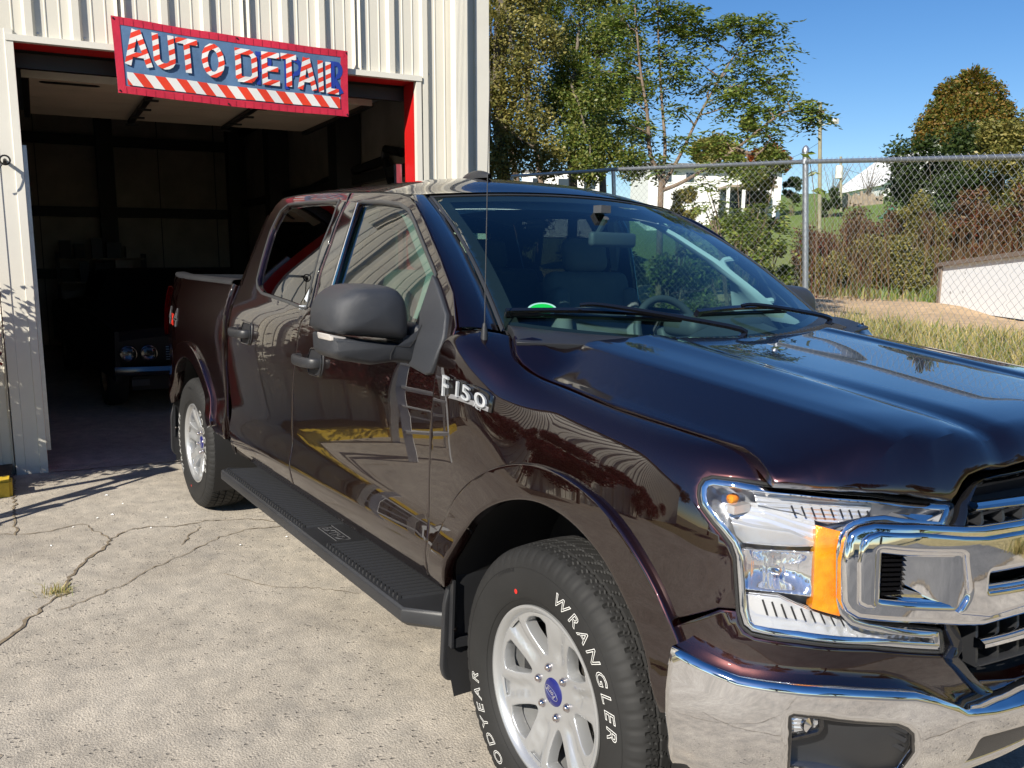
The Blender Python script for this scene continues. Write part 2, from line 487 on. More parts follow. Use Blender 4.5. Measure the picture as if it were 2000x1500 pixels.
def text_mesh(txt, size, outline=0, extrude=0, shear=0, offset=0, align='CENTER', spacing=1.0, resolution=3):
    cu = bpy.data.curves.new('text', 'FONT'); cu.body = txt; cu.size = size; cu.shear = shear; cu.offset = offset
    cu.align_x = align; cu.space_character = spacing; cu.resolution_u = resolution
    if outline: cu.fill_mode = 'NONE'; cu.bevel_depth = outline; cu.bevel_resolution = 0
    else: cu.extrude = extrude
    o = bpy.data.objects.new('text', cu); COL.objects.link(o)
    dg = bpy.context.evaluated_depsgraph_get(); me = bpy.data.meshes.new_from_object(o.evaluated_get(dg))
    V = np.zeros(len(me.vertices)*3); me.vertices.foreach_get('co', V); V = V.reshape(-1, 3)
    F = [tuple(p.vertices) for p in me.polygons]
    bpy.data.objects.remove(o); bpy.data.curves.remove(cu); bpy.data.meshes.remove(me)
    return V, F

def rbox(name, c, size, mat, par, r=.04, seg=3, R=None):
    m = MB(); bm = bmesh.new(); bmesh.ops.create_cube(bm, size=1)
    for v in bm.verts: v.co = Vector((v.co.x*size[0], v.co.y*size[1], v.co.z*size[2]))
    bmesh.ops.bevel(bm, geom=bm.edges[:], offset=min(r, .45*min(size)), segments=seg, profile=.5, affect='EDGES')
    V = [(R @ v.co if R is not None else v.co)+Vector(c) for v in bm.verts]; F = [tuple(v.index for v in f.verts) for f in bm.faces]; bm.free()
    return mesh(name, V, F, mat, par, True, 60)

# =================================================================== the place
def leafmat(name, cols, trans=.35, rough=.5):
    t = NT(name); g = t.n('ShaderNodeNewGeometry'); r = t.n('ShaderNodeValToRGB'); r.color_ramp.interpolation = 'LINEAR'
    el = r.color_ramp.elements
    while len(el) < len(cols): el.new(.5)
    for i, c in enumerate(cols): el[i].position = i/(len(cols)-1); el[i].color = (*c, 1)
    t.l(g.outputs['Random Per Island'], r.inputs[0]); t.base(r.outputs[0]); t.b.inputs['Roughness'].default_value = rough
    tr = t.n('ShaderNodeBsdfTranslucent'); t.l(r.outputs[0], tr.inputs[0]); mx = t.n('ShaderNodeMixShader'); mx.inputs[0].default_value = trans
    t.l(t.b.outputs[0], mx.inputs[1]); t.l(tr.outputs[0], mx.inputs[2]); t.l(mx.outputs[0], t.out.inputs[0]); return t.m
MAT['leaf'] = leafmat('leaf_green', [(.06,.10,.015),(.11,.16,.025),(.18,.21,.04),(.26,.25,.06)])
MAT['leaf_pin'] = leafmat('leaf_pinnate', [(.07,.12,.02),(.13,.20,.03),(.21,.27,.05),(.32,.34,.09)])
MAT['leaf_olive'] = leafmat('leaf_olive', [(.08,.09,.02),(.16,.16,.035),(.27,.24,.06),(.38,.32,.10)])
MAT['leaf_dark'] = leafmat('leaf_dark', [(.02,.04,.01),(.04,.07,.015),(.07,.10,.02)])
MAT['leaf_autumn'] = leafmat('leaf_autumn', [(.05,.09,.012),(.12,.13,.02),(.21,.15,.025),(.30,.15,.035)])
MAT['leaf_orange'] = leafmat('leaf_orange', [(.30,.07,.02),(.38,.11,.03),(.2,.06,.02)])
MAT['leaf_red'] = leafmat('leaf_red', [(.12,.04,.02),(.20,.05,.025),(.12,.09,.03),(.24,.14,.05),(.09,.08,.025)])
MAT['leaf_brown'] = leafmat('leaf_brown', [(.09,.05,.03),(.15,.09,.05),(.22,.14,.07),(.10,.08,.03),(.16,.03,.02)])
MAT['leaf_maple'] = leafmat('leaf_maple', [(.07,.008,.012),(.14,.014,.02),(.20,.03,.03),(.09,.02,.02)])
MAT['dry_grass'] = leafmat('dry_grass', [(.46,.36,.15),(.55,.44,.20),(.38,.33,.12),(.24,.27,.07),(.13,.20,.04)], .3)
MAT['green_grass'] = leafmat('green_grass', [(.07,.14,.02),(.12,.19,.035),(.20,.24,.06),(.30,.27,.09)], .3)
MAT['bark'] = simple('bark', (.17, .125, .09), .85, 0, .35, 40, .6, .01, vscale=8)
MAT['bark_grey'] = simple('bark_grey', (.13, .11, .085), .9, 0, .35, 40, .6, .01, vscale=6)
MAT['siding'] = simple('cream_steel_siding', (.67, .64, .555), .42, 0, .05, 25, .12, .004, vscale=1.2)
MAT['trim_white'] = simple('cream_steel_trim', (.70, .675, .60), .40, 0, .05, 20, .1, .003, vscale=2)
MAT['red_paint'] = simple('red_steel_paint', (.55, .012, .012), .42, 0, .08, 30, .1, .003)
MAT['interior'] = simple('workshop_wall', (.48, .44, .39), .85, 0, .25, vscale=1.5)
MAT['interior_dark'] = simple('workshop_dark_steel', (.03, .028, .026), .6, 0, .2)
MAT['door_under'] = simple('beige_door_panel', (.66, .55, .43), .6, 0, .10, vscale=2)
MAT['black_steel'] = simple('black_steel', (.015, .015, .016), .45, .2, .2)
MAT['galv'] = simple('galvanised_steel', (.50, .53, .57), .38, .85, .10, 60, .2, .002, vscale=20)
MAT['wire'] = flat('galvanised_wire', (.42, .44, .45), .45, .6)
MAT['wood'] = simple('weathered_wood', (.30, .24, .18), .85, 0, .3, 30, .5, .006, vscale=5)
MAT['pole_wood'] = simple('utility_pole_wood', (.26, .245, .16), .85, 0, .25, 30, .5, .006, vscale=4)
MAT['house_white'] = simple('white_house_siding', (.82, .82, .80), .6, 0, .04)
MAT['roof_grey'] = simple('shingle_roof', (.16, .16, .17), .85, 0, .2, vscale=4)
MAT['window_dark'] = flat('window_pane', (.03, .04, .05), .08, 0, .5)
MAT['brown_cap'] = simple('brown_cap', (.20, .155, .125), .7, 0, .1)
MAT['yellow'] = simple('yellow_curb_paint', (.62, .42, .03), .6, 0, .18, 60, .5, .003, vscale=9)
MAT['alu'] = simple('white_ladder_rail', (.82, .82, .80), .45, .0, .08)
def board_white():
    t = NT('quilted_white_panel'); v = t.coord((1,1,1))
    vo = t.n('ShaderNodeTexVoronoi', i_Scale=3.2, i_Randomness=.25); t.l(v, vo.inputs['Vector'])
    r = t.n('ShaderNodeValToRGB'); r.color_ramp.elements[0].position = .05; r.color_ramp.elements[0].color = (.25,.25,.26,1); r.color_ramp.elements[1].position = .11; r.color_ramp.elements[1].color = (.86,.89,.93,1)
    t.l(vo.outputs['Distance'], r.inputs[0]); t.base(r.outputs[0]); t.b.inputs['Roughness'].default_value = .6; return t.m
MAT['white_board'] = board_white()
def concrete():
    t = NT('worn_concrete'); v = t.coord()
    big = t.noise(v, .9, 6, .62, .34, .68, (.39,.36,.318,1), (.54,.508,.458,1))
    mid = t.noise(v, 9, 6, .65, .3, .72, (.70,.69,.67,1), (1.16,1.12,1.05,1))
    c = t.mix(1, big, mid, 'MULTIPLY')
    agg = t.noise(v, 95, 3, .7, .36, .66, (.66,.65,.64,1), (1.22,1.21,1.20,1))
    c = t.mix(.65, c, agg, 'MULTIPLY')
    # dark pebble-sized pits, more of them near the front of the apron
    vo = t.n('ShaderNodeTexVoronoi', i_Scale=58., i_Randomness=1.); mpv = t.coord((1, .62, 1), (0,0,.5)); t.l(mpv, vo.inputs['Vector'])
    pr = t.n('ShaderNodeValToRGB'); pr.color_ramp.elements[0].position = .22; pr.color_ramp.elements[1].position = .36
    pr.color_ramp.elements[0].color = (1,1,1,1); pr.color_ramp.elements[1].color = (0,0,0,1); t.l(vo.outputs['Distance'], pr.inputs[0])
    sel = t.n('ShaderNodeSeparateColor'); t.l(vo.outputs['Color'], sel.inputs[0])
    dens = t.noise(v, 1.3, 3, .6, .40, .62, (.04,.04,.04,1), (.34,.34,.34,1))
    cmp_ = t.n('ShaderNodeMath', operation='LESS_THAN'); t.l(sel.outputs[0], cmp_.inputs[0]); t.l(dens, cmp_.inputs[1])
    mul = t.n('ShaderNodeMath', operation='MULTIPLY'); t.l(pr.outputs[0], mul.inputs[0]); t.l(cmp_.outputs[0], mul.inputs[1])
    m2 = t.n('ShaderNodeMath', operation='MULTIPLY'); t.l(mul.outputs[0], m2.inputs[0]); m2.inputs[1].default_value = .38
    c = t.mix(m2.outputs[0], c, (.17,.15,.13))
    st = t.noise(v, .55, 4, .6, .60, .72, (0,0,0,1), (.4,.4,.4,1)); c = t.mix(st, c, (.50,.39,.27))
    s2 = t.noise(t.coord((1,1,1),(0,0,2)), 1.7, 6, .7, .57, .70, (0,0,0,1), (.38,.38,.38,1)); c = t.mix(s2, c, (.20,.19,.18))   # rusty sand stain
    t.base(c); t.b.inputs['Roughness'].default_value = .85
    n = t.n('ShaderNodeTexNoise', i_Scale=140., i_Detail=5.); t.l(v, n.inputs['Vector'])
    sub = t.n('ShaderNodeMath', operation='SUBTRACT'); t.l(n.outputs['Fac'], sub.inputs[0]); t.l(mul.outputs[0], sub.inputs[1])
    t.bump(sub.outputs[0], .8, .006); return t.m
MAT['concrete'] = concrete()
def crackmat():
    t = NT('crack_dirt'); v = t.coord(); t.base(t.noise(v, 30, 4, .7, .35, .65, (.10,.08,.06,1), (.30,.24,.16,1))); t.b.inputs['Roughness'].default_value = .95; return t.m
MAT['crack'] = crackmat()
def asphalt():
    t = NT('old_asphalt'); v = t.coord()
    t.base(t.mix(1, t.noise(v, 1.1, 5, .6, .3, .7, (.10,.10,.10,1), (.20,.195,.185,1)), t.noise(v, 120, 3, .7, .3, .7, (.5,.5,.5,1), (1.4,1.4,1.4,1)), 'MULTIPLY'))
    t.b.inputs['Roughness'].default_value = .85; return t.m
MAT['asphalt'] = asphalt()
def terrain_mat():
    t = NT('field'); v = t.coord()
    tc = t.n('ShaderNodeTexCoord'); sp = t.n('ShaderNodeSeparateXYZ'); t.l(tc.outputs['Object'], sp.inputs[0])
    nz = t.n('ShaderNodeTexNoise', i_Scale=.35, i_Detail=5.); t.l(v, nz.inputs['Vector'])
    a = t.n('ShaderNodeMath', operation='MULTIPLY_ADD'); t.l(nz.outputs['Fac'], a.inputs[0]); a.inputs[1].default_value = 3.5; t.l(sp.outputs[1], a.inputs[2])
    r = t.n('ShaderNodeValToRGB'); el = r.color_ramp.elements
    mr = t.n('ShaderNodeMapRange'); t.l(a.outputs[0], mr.inputs[0]); mr.inputs[1].default_value = 0; mr.inputs[2].default_value = 40
    t.l(mr.outputs[0], r.inputs[0])
    el[0].position = 0; el[0].color = (.26,.22,.11,1); el[1].position = 1; el[1].color = (.12,.19,.035,1)
    for p, c in ((.18,(.30,.25,.12)),(.235,(.50,.36,.23)),(.36,(.52,.375,.24)),(.43,(.26,.23,.09)),(.50,(.17,.19,.06))):
        e = el.new(p); e.color = (*c, 1)
    c = t.mix(.8, r.outputs[0], t.noise(v, 5, 6, .7, .3, .7, (.6,.6,.55,1), (1.25,1.22,1.15,1)), 'MULTIPLY')
    t.base(c); t.b.inputs['Roughness'].default_value = .95
    n = t.n('ShaderNodeTexNoise', i_Scale=12., i_Detail=6.); t.l(v, n.inputs['Vector']); t.bump(n.outputs['Fac'], .8, .05); return t.m
MAT['field'] = terrain_mat()

# ---- ground
GT = pchip([(-60,0),(2.1,0),(3.0,.10),(4.5,.45),(7,.72),(11,.92),(20,1.2),(26,1.7),(40,3.9),(54,6.0),(70,7.4),(110,9.0),(400,12)])
def gz(x, y):
    return GT(y+.33*max(0, -x-12)*min(1, max(0, (y-2)/10)))
xs_ = list(np.concatenate([np.linspace(-160,-20,24), np.linspace(-18,14,60), np.linspace(17,120,16)])); ys_ = list(np.concatenate([[-160,-100,-60,-30,-12,-4,0,1.6,2.1], np.linspace(2.3,12,40), np.linspace(12.6,60,60), np.linspace(64,300,20)]))
V = [(x, y, gz(x, y)-.012+(.05*math.sin(x*1.7)*math.sin(y*2.3+x) if y > 3.2 else 0)) for x in xs_ for y in ys_]
m = MB(); m.grid(V, len(xs_), len(ys_)); tag(m.build('ground', 'field'), kind='structure')
m = MB(); m.grid([(x, y, 0) for x in np.linspace(-15, 3.1, 8) for y in np.linspace(-9, 2.25, 6)], 8, 6); tag(m.build('concrete_apron', 'concrete'), kind='structure')
m = MB(); m.grid([(x, y, -.004) for x in (3.1, 12) for y in (-60, 40 if False else 2.2)], 2, 2); tag(m.build('road', 'asphalt'), kind='structure')
def ribbon(name, path, w0, mat, z=.004, jag=.35, parent=None):
    rr = random.Random(len(path)*13+int(path[0][0]*10))
    pts = []
    for a, b2 in zip(path, path[1:]):
        n = max(2, int(math.dist(a, b2)/.03))
        for k in range(n):
            t = k/n; L = math.dist(a, b2); nx, ny = -(b2[1]-a[1])/L, (b2[0]-a[0])/L; j = rr.uniform(-1, 1)*.012
            pts.append((a[0]+(b2[0]-a[0])*t+nx*j, a[1]+(b2[1]-a[1])*t+ny*j))
    pts.append(path[-1]); V = []
    for i, p in enumerate(pts):
        q = pts[min(i+1, len(pts)-1)]; o = pts[max(i-1, 0)]; L = math.dist(o, q)+1e-9; nx, ny = -(q[1]-o[1])/L, (q[0]-o[0])/L
        wv = w0*(1+rr.uniform(-jag, jag)*1.8); wv = max(wv, .0015)
        V += [(p[0]+nx*wv, p[1]+ny*wv, z), (p[0]-nx*wv, p[1]-ny*wv, z)]
    m = MB(); m.add(V, [(2*i+1, 2*i+3, 2*i+2, 2*i) for i in range(len(pts)-1)][:])
    m.F = [f[::-1] for f in m.F]
    return tag(m.build(name, mat, None, False), kind='structure')
def g2(px, py): p = onp(px, py, 2, 0); return (p[0], p[1])
ribbon('ground_crack', [g2(*p) for p in [(-60,1060),(0,1045),(60,1043),(100,1038),(150,1025),(165,1026),(190,1040),(214,1056),(240,1042),(262,1034),(290,1030),(340,1030),(400,1018),(480,1014),(520,1017),(560,1022),(600,1030)]], .0035, 'crack')
ribbon('ground_crack', [g2(*p) for p in [(214,1056),(200,1075),(170,1093),(150,1115),(134,1128),(128,1160),(115,1166),(80,1190),(40,1225),(0,1258),(-50,1290)]], .0065, 'crack')
ribbon('ground_crack', [g2(*p) for p in [(600,1020),(540,1030),(480,1035),(430,1050),(400,1065),(370,1080),(330,1095),(270,1125),(252,1138)]], .003, 'crack')
ribbon('ground_crack', [g2(*p) for p in [(252,1138),(200,1160),(150,1180),(110,1195)]], .0022, 'crack')
ribbon('ground_crack', [g2(*p) for p in [(355,1065),(372,1045),(392,1030)]], .003, 'crack')
ribbon('ground_crack', [g2(*p) for p in [(440,1120),(520,1145),(620,1150),(700,1160)]], .0018, 'crack')
ribbon('ground_crack', [(-1.9,-2.6),(-1.2,-2.2),(-.4,-2.35),(.6,-2.0),(1.4,-1.6),(2.4,-1.7)], .003, 'crack')
ribbon('ground_crack', [(.9,-2.3),(1.25,-1.2),(1.2,-.2),(1.6,1.0)], .003, 'crack')
ribbon('slab_joint', [g2(27,925), g2(28,975), g2(30,1046)], .006, 'crack', jag=.1)
ribbon('slab_joint', [(-5.05,-1.65),(-4.80,1.15)], .007, 'crack', jag=.2)
ribbon('slab_joint', [(3.08,-8),(3.08,2.1)], .03, 'crack', jag=.3)

# ---- foliage tools
def quads(P, size, n_aspect=.5, flat_up=.0, seed=1):
    """rhombic leaves with a fold, at points P"""
    r = np.random.default_rng(seed); n = len(P); P = np.asarray(P)
    d = r.normal(size=(n,3)); d[:,2] *= .6; d /= np.linalg.norm(d, axis=1)[:,None]
    a = r.normal(size=(n,3)); a[:,2] += flat_up*3; s = np.cross(d, a); s /= np.linalg.norm(s, axis=1)[:,None]+1e-9
    L = size*r.uniform(.6, 1.35, n)[:,None]; up = np.cross(s, d)
    V = np.stack([P-d*L*.5, P+s*L*n_aspect*.5+up*L*.08, P+d*L*.5, P-s*L*n_aspect*.5+up*L*.08], 1).reshape(-1, 3)
    F = np.arange(n*4).reshape(n, 4)
    return V, F
def fastmesh(name, V, F, mat, parent=None, smooth=False):
    me = bpy.data.meshes.new(name); V = np.ascontiguousarray(V, dtype=np.float32); F = np.ascontiguousarray(F, dtype=np.int32)
    if parent is not None: V = V-np.array(world_loc(parent), dtype=np.float32)
    me.vertices.add(len(V)); me.vertices.foreach_set('co', V.ravel())
    k = F.shape[1]; me.loops.add(F.size); me.loops.foreach_set('vertex_index', F.ravel())
    me.polygons.add(len(F)); me.polygons.foreach_set('loop_start', np.arange(0, F.size, k, dtype=np.int32))
    me.update(calc_edges=True); me.materials.append(MAT[mat])
    if smooth: me.shade_smooth()
    o = bpy.data.objects.new(name, me); link(o, parent); return o
def clump_pts(clumps, n, seed=1, shell=.55):
    r = np.random.default_rng(seed); w_ = np.array([c[1][0]*c[1][1]*c[1][2] if hasattr(c[1], '__len__') else c[1]**3 for c in clumps])**.66; w_ /= w_.sum()
    out = []
    for (c, R), k in zip(clumps, (w_*n).astype(int)):
        d = r.normal(size=(k,3)); d /= np.linalg.norm(d, axis=1)[:,None]
        rad = (shell+(1-shell)*r.random(k)**.6)*(1+.18*np.sin(d[:,0]*7+c[0])*np.sin(d[:,2]*8+c[1])+.1*r.normal(size=k))
        out.append(np.array(c)+d*rad[:,None]*np.array(R))
    return np.concatenate(out)
def branches(m, base, tips, r0, seed=1, taper=.25, wob=.12):
    rr = random.Random(seed)
    for tpt in tips:
        a, b2 = Vector(base), Vector(tpt); L = (b2-a).length; mid = [a]
        for k in range(1, 5):
            mid.append(a.lerp(b2, k/5)+Vector((rr.uniform(-1,1), rr.uniform(-1,1), rr.uniform(-.3,.8)))*L*wob*.35)
        mid.append(b2); pts = smoothpoly([tuple(q) for q in mid], n=2)
        m.tube(pts, [r0*(1-(1-taper)*i/(len(pts)-1)) for i in range(len(pts))], 6)
def tree(name, label, base, height, crown, n, size, mat, bark='bark_grey', r0=.15, group=None, seed=1, cat='tree', trunkto=None, shell=.5, fill=None):
    """crown: list of (centre, radius) in world coordinates"""
    t = thing(name, label, cat, tuple(base), group)
    m = MB(); b0 = Vector(base); top = Vector(trunkto) if trunkto else Vector((base[0], base[1], base[2]+height*.7))
    pts = smoothpoly([tuple(b0-Vector((0,0,.3))), tuple(b0.lerp(top, .35)+Vector((.1,.05,0))*r0*4), tuple(b0.lerp(top, .7)-Vector((.1,.1,0))*r0*3), tuple(top)], n=4)
    m.tube(pts, [r0*(1.25-1.0*i/(len(pts)-1)) for i in range(len(pts))], 8)
    m.build('trunk', bark, t)
    for i, (c, R) in enumerate(crown):
        f = b0.lerp(top, min(.95, .35+.6*random.random())); mb = MB(); branches(mb, f, [c], r0*.32, seed+i); mb.build('limb', bark, t)
    P = clump_pts(crown, n, seed, shell); V, F = quads(P, size, .55, .2, seed)
    fastmesh('crown', V, F, mat, t); return t
def rclumps(c, R, k, r, seed):
    rr = random.Random(seed); out = []
    while len(out) < k:
        d = Vector((rr.uniform(-1,1), rr.uniform(-1,1), rr.uniform(-1,1)))
        if d.length > 1: continue
        out.append(((c[0]+d.x*R[0], c[1]+d.y*R[1], c[2]+d.z*R[2]), r*rr.uniform(.6, 1.25)))
    return out

# ---- the metal building
W0 = np.array([-5.112,-1.655,0.]); WD = np.array([.0915,.9958,0.]); WN = np.array([.9958,-.0915,0.]); _th = math.radians(1.26)
def W(s, n, z):
    return W0+WD*(s*math.cos(_th)-z*math.sin(_th))+WN*n+np.array([0,0,1.])*(s*math.sin(_th)+z*math.cos(_th))
OW, OH, HT, SR = 2.87, 2.942, 5.4, 3.50
bld = thing('metal_building', 'cream ribbed steel workshop with a tall open garage bay and red door frame', 'building', tuple(W(1.4, 0, 0)))
def siding(s0, s1, z0, z1):
    prof = []; p = .2855; s = s0
    k0 = math.floor((s0-.10)/p)
    pts = {s0: 0, s1: 0}
    lst = [(s0, 0.)]
    k = k0
    while True:
        c = .10+k*p
        if c-.05 > s1: break
        for ds, h in ((-.040,0),(-.022,.034),(.022,.034),(.040,0),(.095,0),(.099,.005),(.105,.005),(.109,0),(.181,0),(.185,.005),(.191,.005),(.195,0)):
            q = c+ds
            if s0+.002 < q < s1-.002: lst.append((q, h))
        k += 1
    lst.append((s1, 0.)); V = []
    for q, h in lst:
        V += [W(q, h, z0), W(q, h, z1)]
    m = MB(); m.add(V, [(2*i, 2*i+2, 2*i+3, 2*i+1) for i in range(len(lst)-1)])
    return m.build('siding_panel', 'siding', bld, False)
s = -15.2
while s < -.21: siding(s, min(s+.8565, -.20), -.1, HT); s += .8565
s = -.20; 
siding(-.20, .656, OH+.04, HT); siding(.656, 1.5125, OH+.04, HT); siding(1.5125, 2.369, OH+.04, HT); siding(2.369, OW+.05, OH+.04, HT)
siding(OW+.05, SR-.09, -.1, HT)
def wbox(name, s0, s1, n0, n1, z0, z1, mat, par=None, smooth=False):
    c = [W(s_, n_, z_) for s_ in (s0, s1) for n_ in (n0, n1) for z_ in (z0, z1)]
    m = MB(); m.add(c, [(0,1,3,2),(4,6,7,5),(0,4,5,1),(2,3,7,6),(0,2,6,4),(1,5,7,3)]); bm = None
    return m.build(name, mat, par if par is not None else bld, smooth)
# jamb cladding at the left: flat pressed trim with folds
V = []
for q, h in ((-.20,.036),(-.197,.040),(-.14,.040),(-.137,.034),(-.052,.034),(-.048,.042),(.0,.042),(.0,-.02)): V += [W(q, h, -.05), W(q, h, OH+.075)]
m = MB(); m.add(V, [(2*i, 2*i+2, 2*i+3, 2*i+1) for i in range(7)]); m.build('jamb_trim', 'trim_white', bld, False)
V = []
for q, h in ((OW,-.02),(OW,.042),(OW+.045,.042),(OW+.05,.0)): V += [W(q, h, -.05), W(q, h, OH+.0)]
m = MB(); m.add(V, [(2*i, 2*i+2, 2*i+3, 2*i+1) for i in range(3)]); m.build('jamb_trim', 'trim_white', bld, False)
wbox('header_trim', -.045, OW+.05, -.01, .048, OH, OH+.042, 'trim_white')
# red frame
wbox('door_jamb', OW, OW+.12, -.235, -.012, 0, OH, 'red_paint'); wbox('door_jamb', -.12, 0, -.235, -.012, 0, OH, 'red_paint')
wbox("door_header", -.12, OW+.12, -.235, -.012, OH, OH+.2, 'red_paint')
# corner trim and downspout
V = []
for q, h in ((SR-.09,.0),(SR-.088,.040),(SR-.03,.040),(SR+.04,.040),(SR+.042,.03),(SR+.042,-.20)): V += [W(q, h, -.1), W(q, h, HT)]
m = MB(); m.add(V, [(2*i, 2*i+2, 2*i+3, 2*i+1) for i in range(5)]); m.build('corner_trim', 'trim_white', bld, False)
V = []; lst = [(3.19,.036)]; lst += [(3.19,.115)]
for k in range(9): lst += [(3.195+k*.0115,.118),(3.2+k*.0115,.112),(3.2035+k*.0115,.118)]
lst += [(3.305,.115),(3.305,.036)]
for q, h in lst: V += [W(q, h, -.1), W(q, h, HT)]
m = MB(); m.add(V, [(2*i, 2*i+2, 2*i+3, 2*i+1) for i in range(len(lst)-1)]); m.build('downspout', 'trim_white', bld, False)
# screws
for k in range(11):
    s_ = .10+.2855*k+.05
    m = MB(); c = W(s_, .0, OH+.07+.0*k); m.lathe([(.008,.0),(.006,.006),(.0,.008)], (c[0], c[1], c[2]), 'x', 8); m.build('screw', 'galv', bld)
# side, back, roof
def wquad(name, pts, mat): 
    m = MB(); m.add([W(*p) for p in pts], [(0,1,2,3)]); return m.build(name, mat, bld, False)
def wribs(name, n0, n1, s_, sgn):
    lst = []; k = 0; n = n0
    V = []
    q = n0
    while q > n1:
        for dq, h in ((0,0),(-.02,.03),(-.06,.03),(-.08,0),(-.2855,0)): lst.append((q+dq, h))
        q -= .2855
    for q, h in lst: V += [W(s_+sgn*h, q, -.2), W(s_+sgn*h, q, HT)]
    m = MB(); m.add(V, [(2*i, 2*i+2, 2*i+3, 2*i+1) for i in range(len(lst)-1)]); return m.build(name, 'siding', bld, False)
wribs('side_wall', -.2, -12, SR, 1); wribs('side_wall', -.2, -12, -15.2, -1)
wquad('back_wall', [(-15.2,-12.2,-.2),(-15.2,-12.2,HT),(SR,-12.2,HT),(SR,-12.2,-.2)], 'siding')
m = MB(); m.add([W(*p) for p in [(-15.3,.2,HT-.05),(SR+.12,.2,HT-.05),(SR+.12,-6,HT+1.1),(-15.3,-6,HT+1.1),(SR+.12,-12.4,HT-.05),(-15.3,-12.4,HT-.05)]], [(0,1,2,3),(3,2,4,5)]); m.build('roof', 'galv', bld, False)
# workshop interior
wquad('interior_side_wall', [(SR-.15,-.24,0),(SR-.15,-9.3,0),(SR-.15,-9.3,4.6),(SR-.15,-.24,4.6)], 'interior')
wquad('interior_side_wall', [(-6,-.24,0),(-6,-9.3,0),(-6,-9.3,4.6),(-6,-.24,4.6)], 'interior')
wquad('interior_back_wall', [(-6,-9.3,0),(SR,-9.3,0),(SR,-9.3,4.6),(-6,-9.3,4.6)], 'interior')
wquad('interior_ceiling', [(-6,-.24,4.6),(SR,-.24,4.6),(SR,-9.3,4.6),(-6,-9.3,4.6)], 'interior')
wquad('interior_front_wall', [(-6,-.24,0),(-.12,-.24,0),(-.12,-.24,4.6),(-6,-.24,4.6)], 'interior')
wquad('interior_front_wall', [(-.12,-.24,OH+.2),(SR,-.24,OH+.2),(SR,-.24,4.6),(-.12,-.24,4.6)], 'interior')
for z_ in (1.1, 2.1, 3.25): wbox('wall_girt', -5.9, SR-.16, -9.25, -9.1, z_, z_+.16, 'interior_dark')
for z_ in (1.1, 2.3, 3.5): wbox('wall_girt', SR-.28, SR-.16, -9.1, -.5, z_, z_+.10, 'interior_dark')
for n_ in (-2.9, -6.1, -9.0): wbox('steel_column', SR-.45, SR-.17, n_-.16, n_+.16, 0, 4.6, 'interior_dark')
wbox('steel_column', 1.0, 1.25, -9.2, -8.9, 0, 4.6, 'interior_dark')
for k in range(10): wbox('wall_seam', -5.4+k*.92, -5.39+k*.92, -9.29, -9.27, 0, 3.9, 'interior_dark')
# raised overhead door
def onW(px, py, z):   # where a photo point meets the raised door's level
    d = ray(px, py); k = np.array([0,0,1.])*math.cos(_th)-WD*math.sin(_th); k2 = W(0,0,z); t = ((k2-CP)@k)/(d@k); P = CP+t*d
    q = P-W0; return (q@WD)*math.cos(_th)+q[2]*math.sin(_th), q@WN
zD = 2.85
s_a, n_a = onW(36, 142, zD); s_b, n_b = onW(44, 221, zD)
DN0, DN1 = n_a, n_b
ohd = thing_e = bpy.data.objects.new('overhead_door', None); COL.objects.link(ohd); ohd.parent = bld
nsec = 4; Ls = (DN1-DN0)/4
for k in range(4):
    a_, b_ = DN0+Ls*k, DN0+Ls*(k+1)-.0*Ls
    o_ = wbox('door_section', .03, OW-.16, a_-.006, b_+.006, zD, zD+.045, 'door_under', ohd)
for s_ in (.03, .93, 1.83, OW-.19):
    wbox('door_stile', s_, s_+.05, DN0, DN1, zD-.035, zD-.002, 'black_steel', ohd)
wbox('door_top_rail', .03, OW-.16, DN0, DN0+.03, zD-.03, zD+.05, 'trim_white', ohd)
for k in range(5):
    for s_ in (.955, 1.855): wbox('door_hinge', s_-.045, s_+.075, DN0+Ls*k-.02, DN0+Ls*k+.02, zD-.05, zD-.036, 'black_steel', ohd)
# handle slot in the section nearest the opening
c0 = [onW(*p, zD) for p in ((76,160),(196,168))]
m = MB(); V = []
cs, cn = (c0[0][0]+c0[1][0])/2, (c0[0][1]+c0[1][1])/2; hw = abs(c0[1][0]-c0[0][0])/2
V = [W(cs+(hw-.04)*(1 if math.cos(a) > 0 else -1)+.04*math.cos(a), cn+.05*math.sin(a), zD-.003) for a in np.linspace(0, 2*PI, 25)[:-1]]
m.add(V, [tuple(range(24))]); m.build('door_slot', 'black_steel', ohd, False)
for s_ in (-.03, OW-.08):
    m = MB(); m.beam(W(s_+.03, DN1-.2, zD+.08), W(s_+.03, DN0+.1, zD+.08), .06, .05); m.beam(W(s_+.03, -.28, .1), W(s_+.03, -.28, 2.3), .05, .05); m.build('door_track', 'galv', ohd, False)
m = MB(); m.tube([W(-.05,-.34,OH+.02), W(OW+.05,-.34,OH+.02)], .045, 10); m.build('spring_shaft', 'interior_dark', ohd)
wbox('door_weather_strip', .0, OW, -.30, -.24, OH-.12, OH-.02, 'black_steel', ohd)
# duct on the inside wall
def inW(px, py, s_):
    k = WD; P0 = W(s_, 0, 0); d = ray(px, py); t = ((P0-CP)@k)/(d@k); return CP+t*d
dp = [inW(px, py, SR-.30) for px, py in ((560,392),(640,352),(752,312),(754,292),(786,298))]
m = MB(); m.tube(dp, .045, 10); m.tube([dp[2], inW(766,362,SR-.30)], .045, 10); 
tag(m.build('exhaust_hose', 'black_steel', None), 'black exhaust hose hung along the dim inner workshop wall', 'hose')
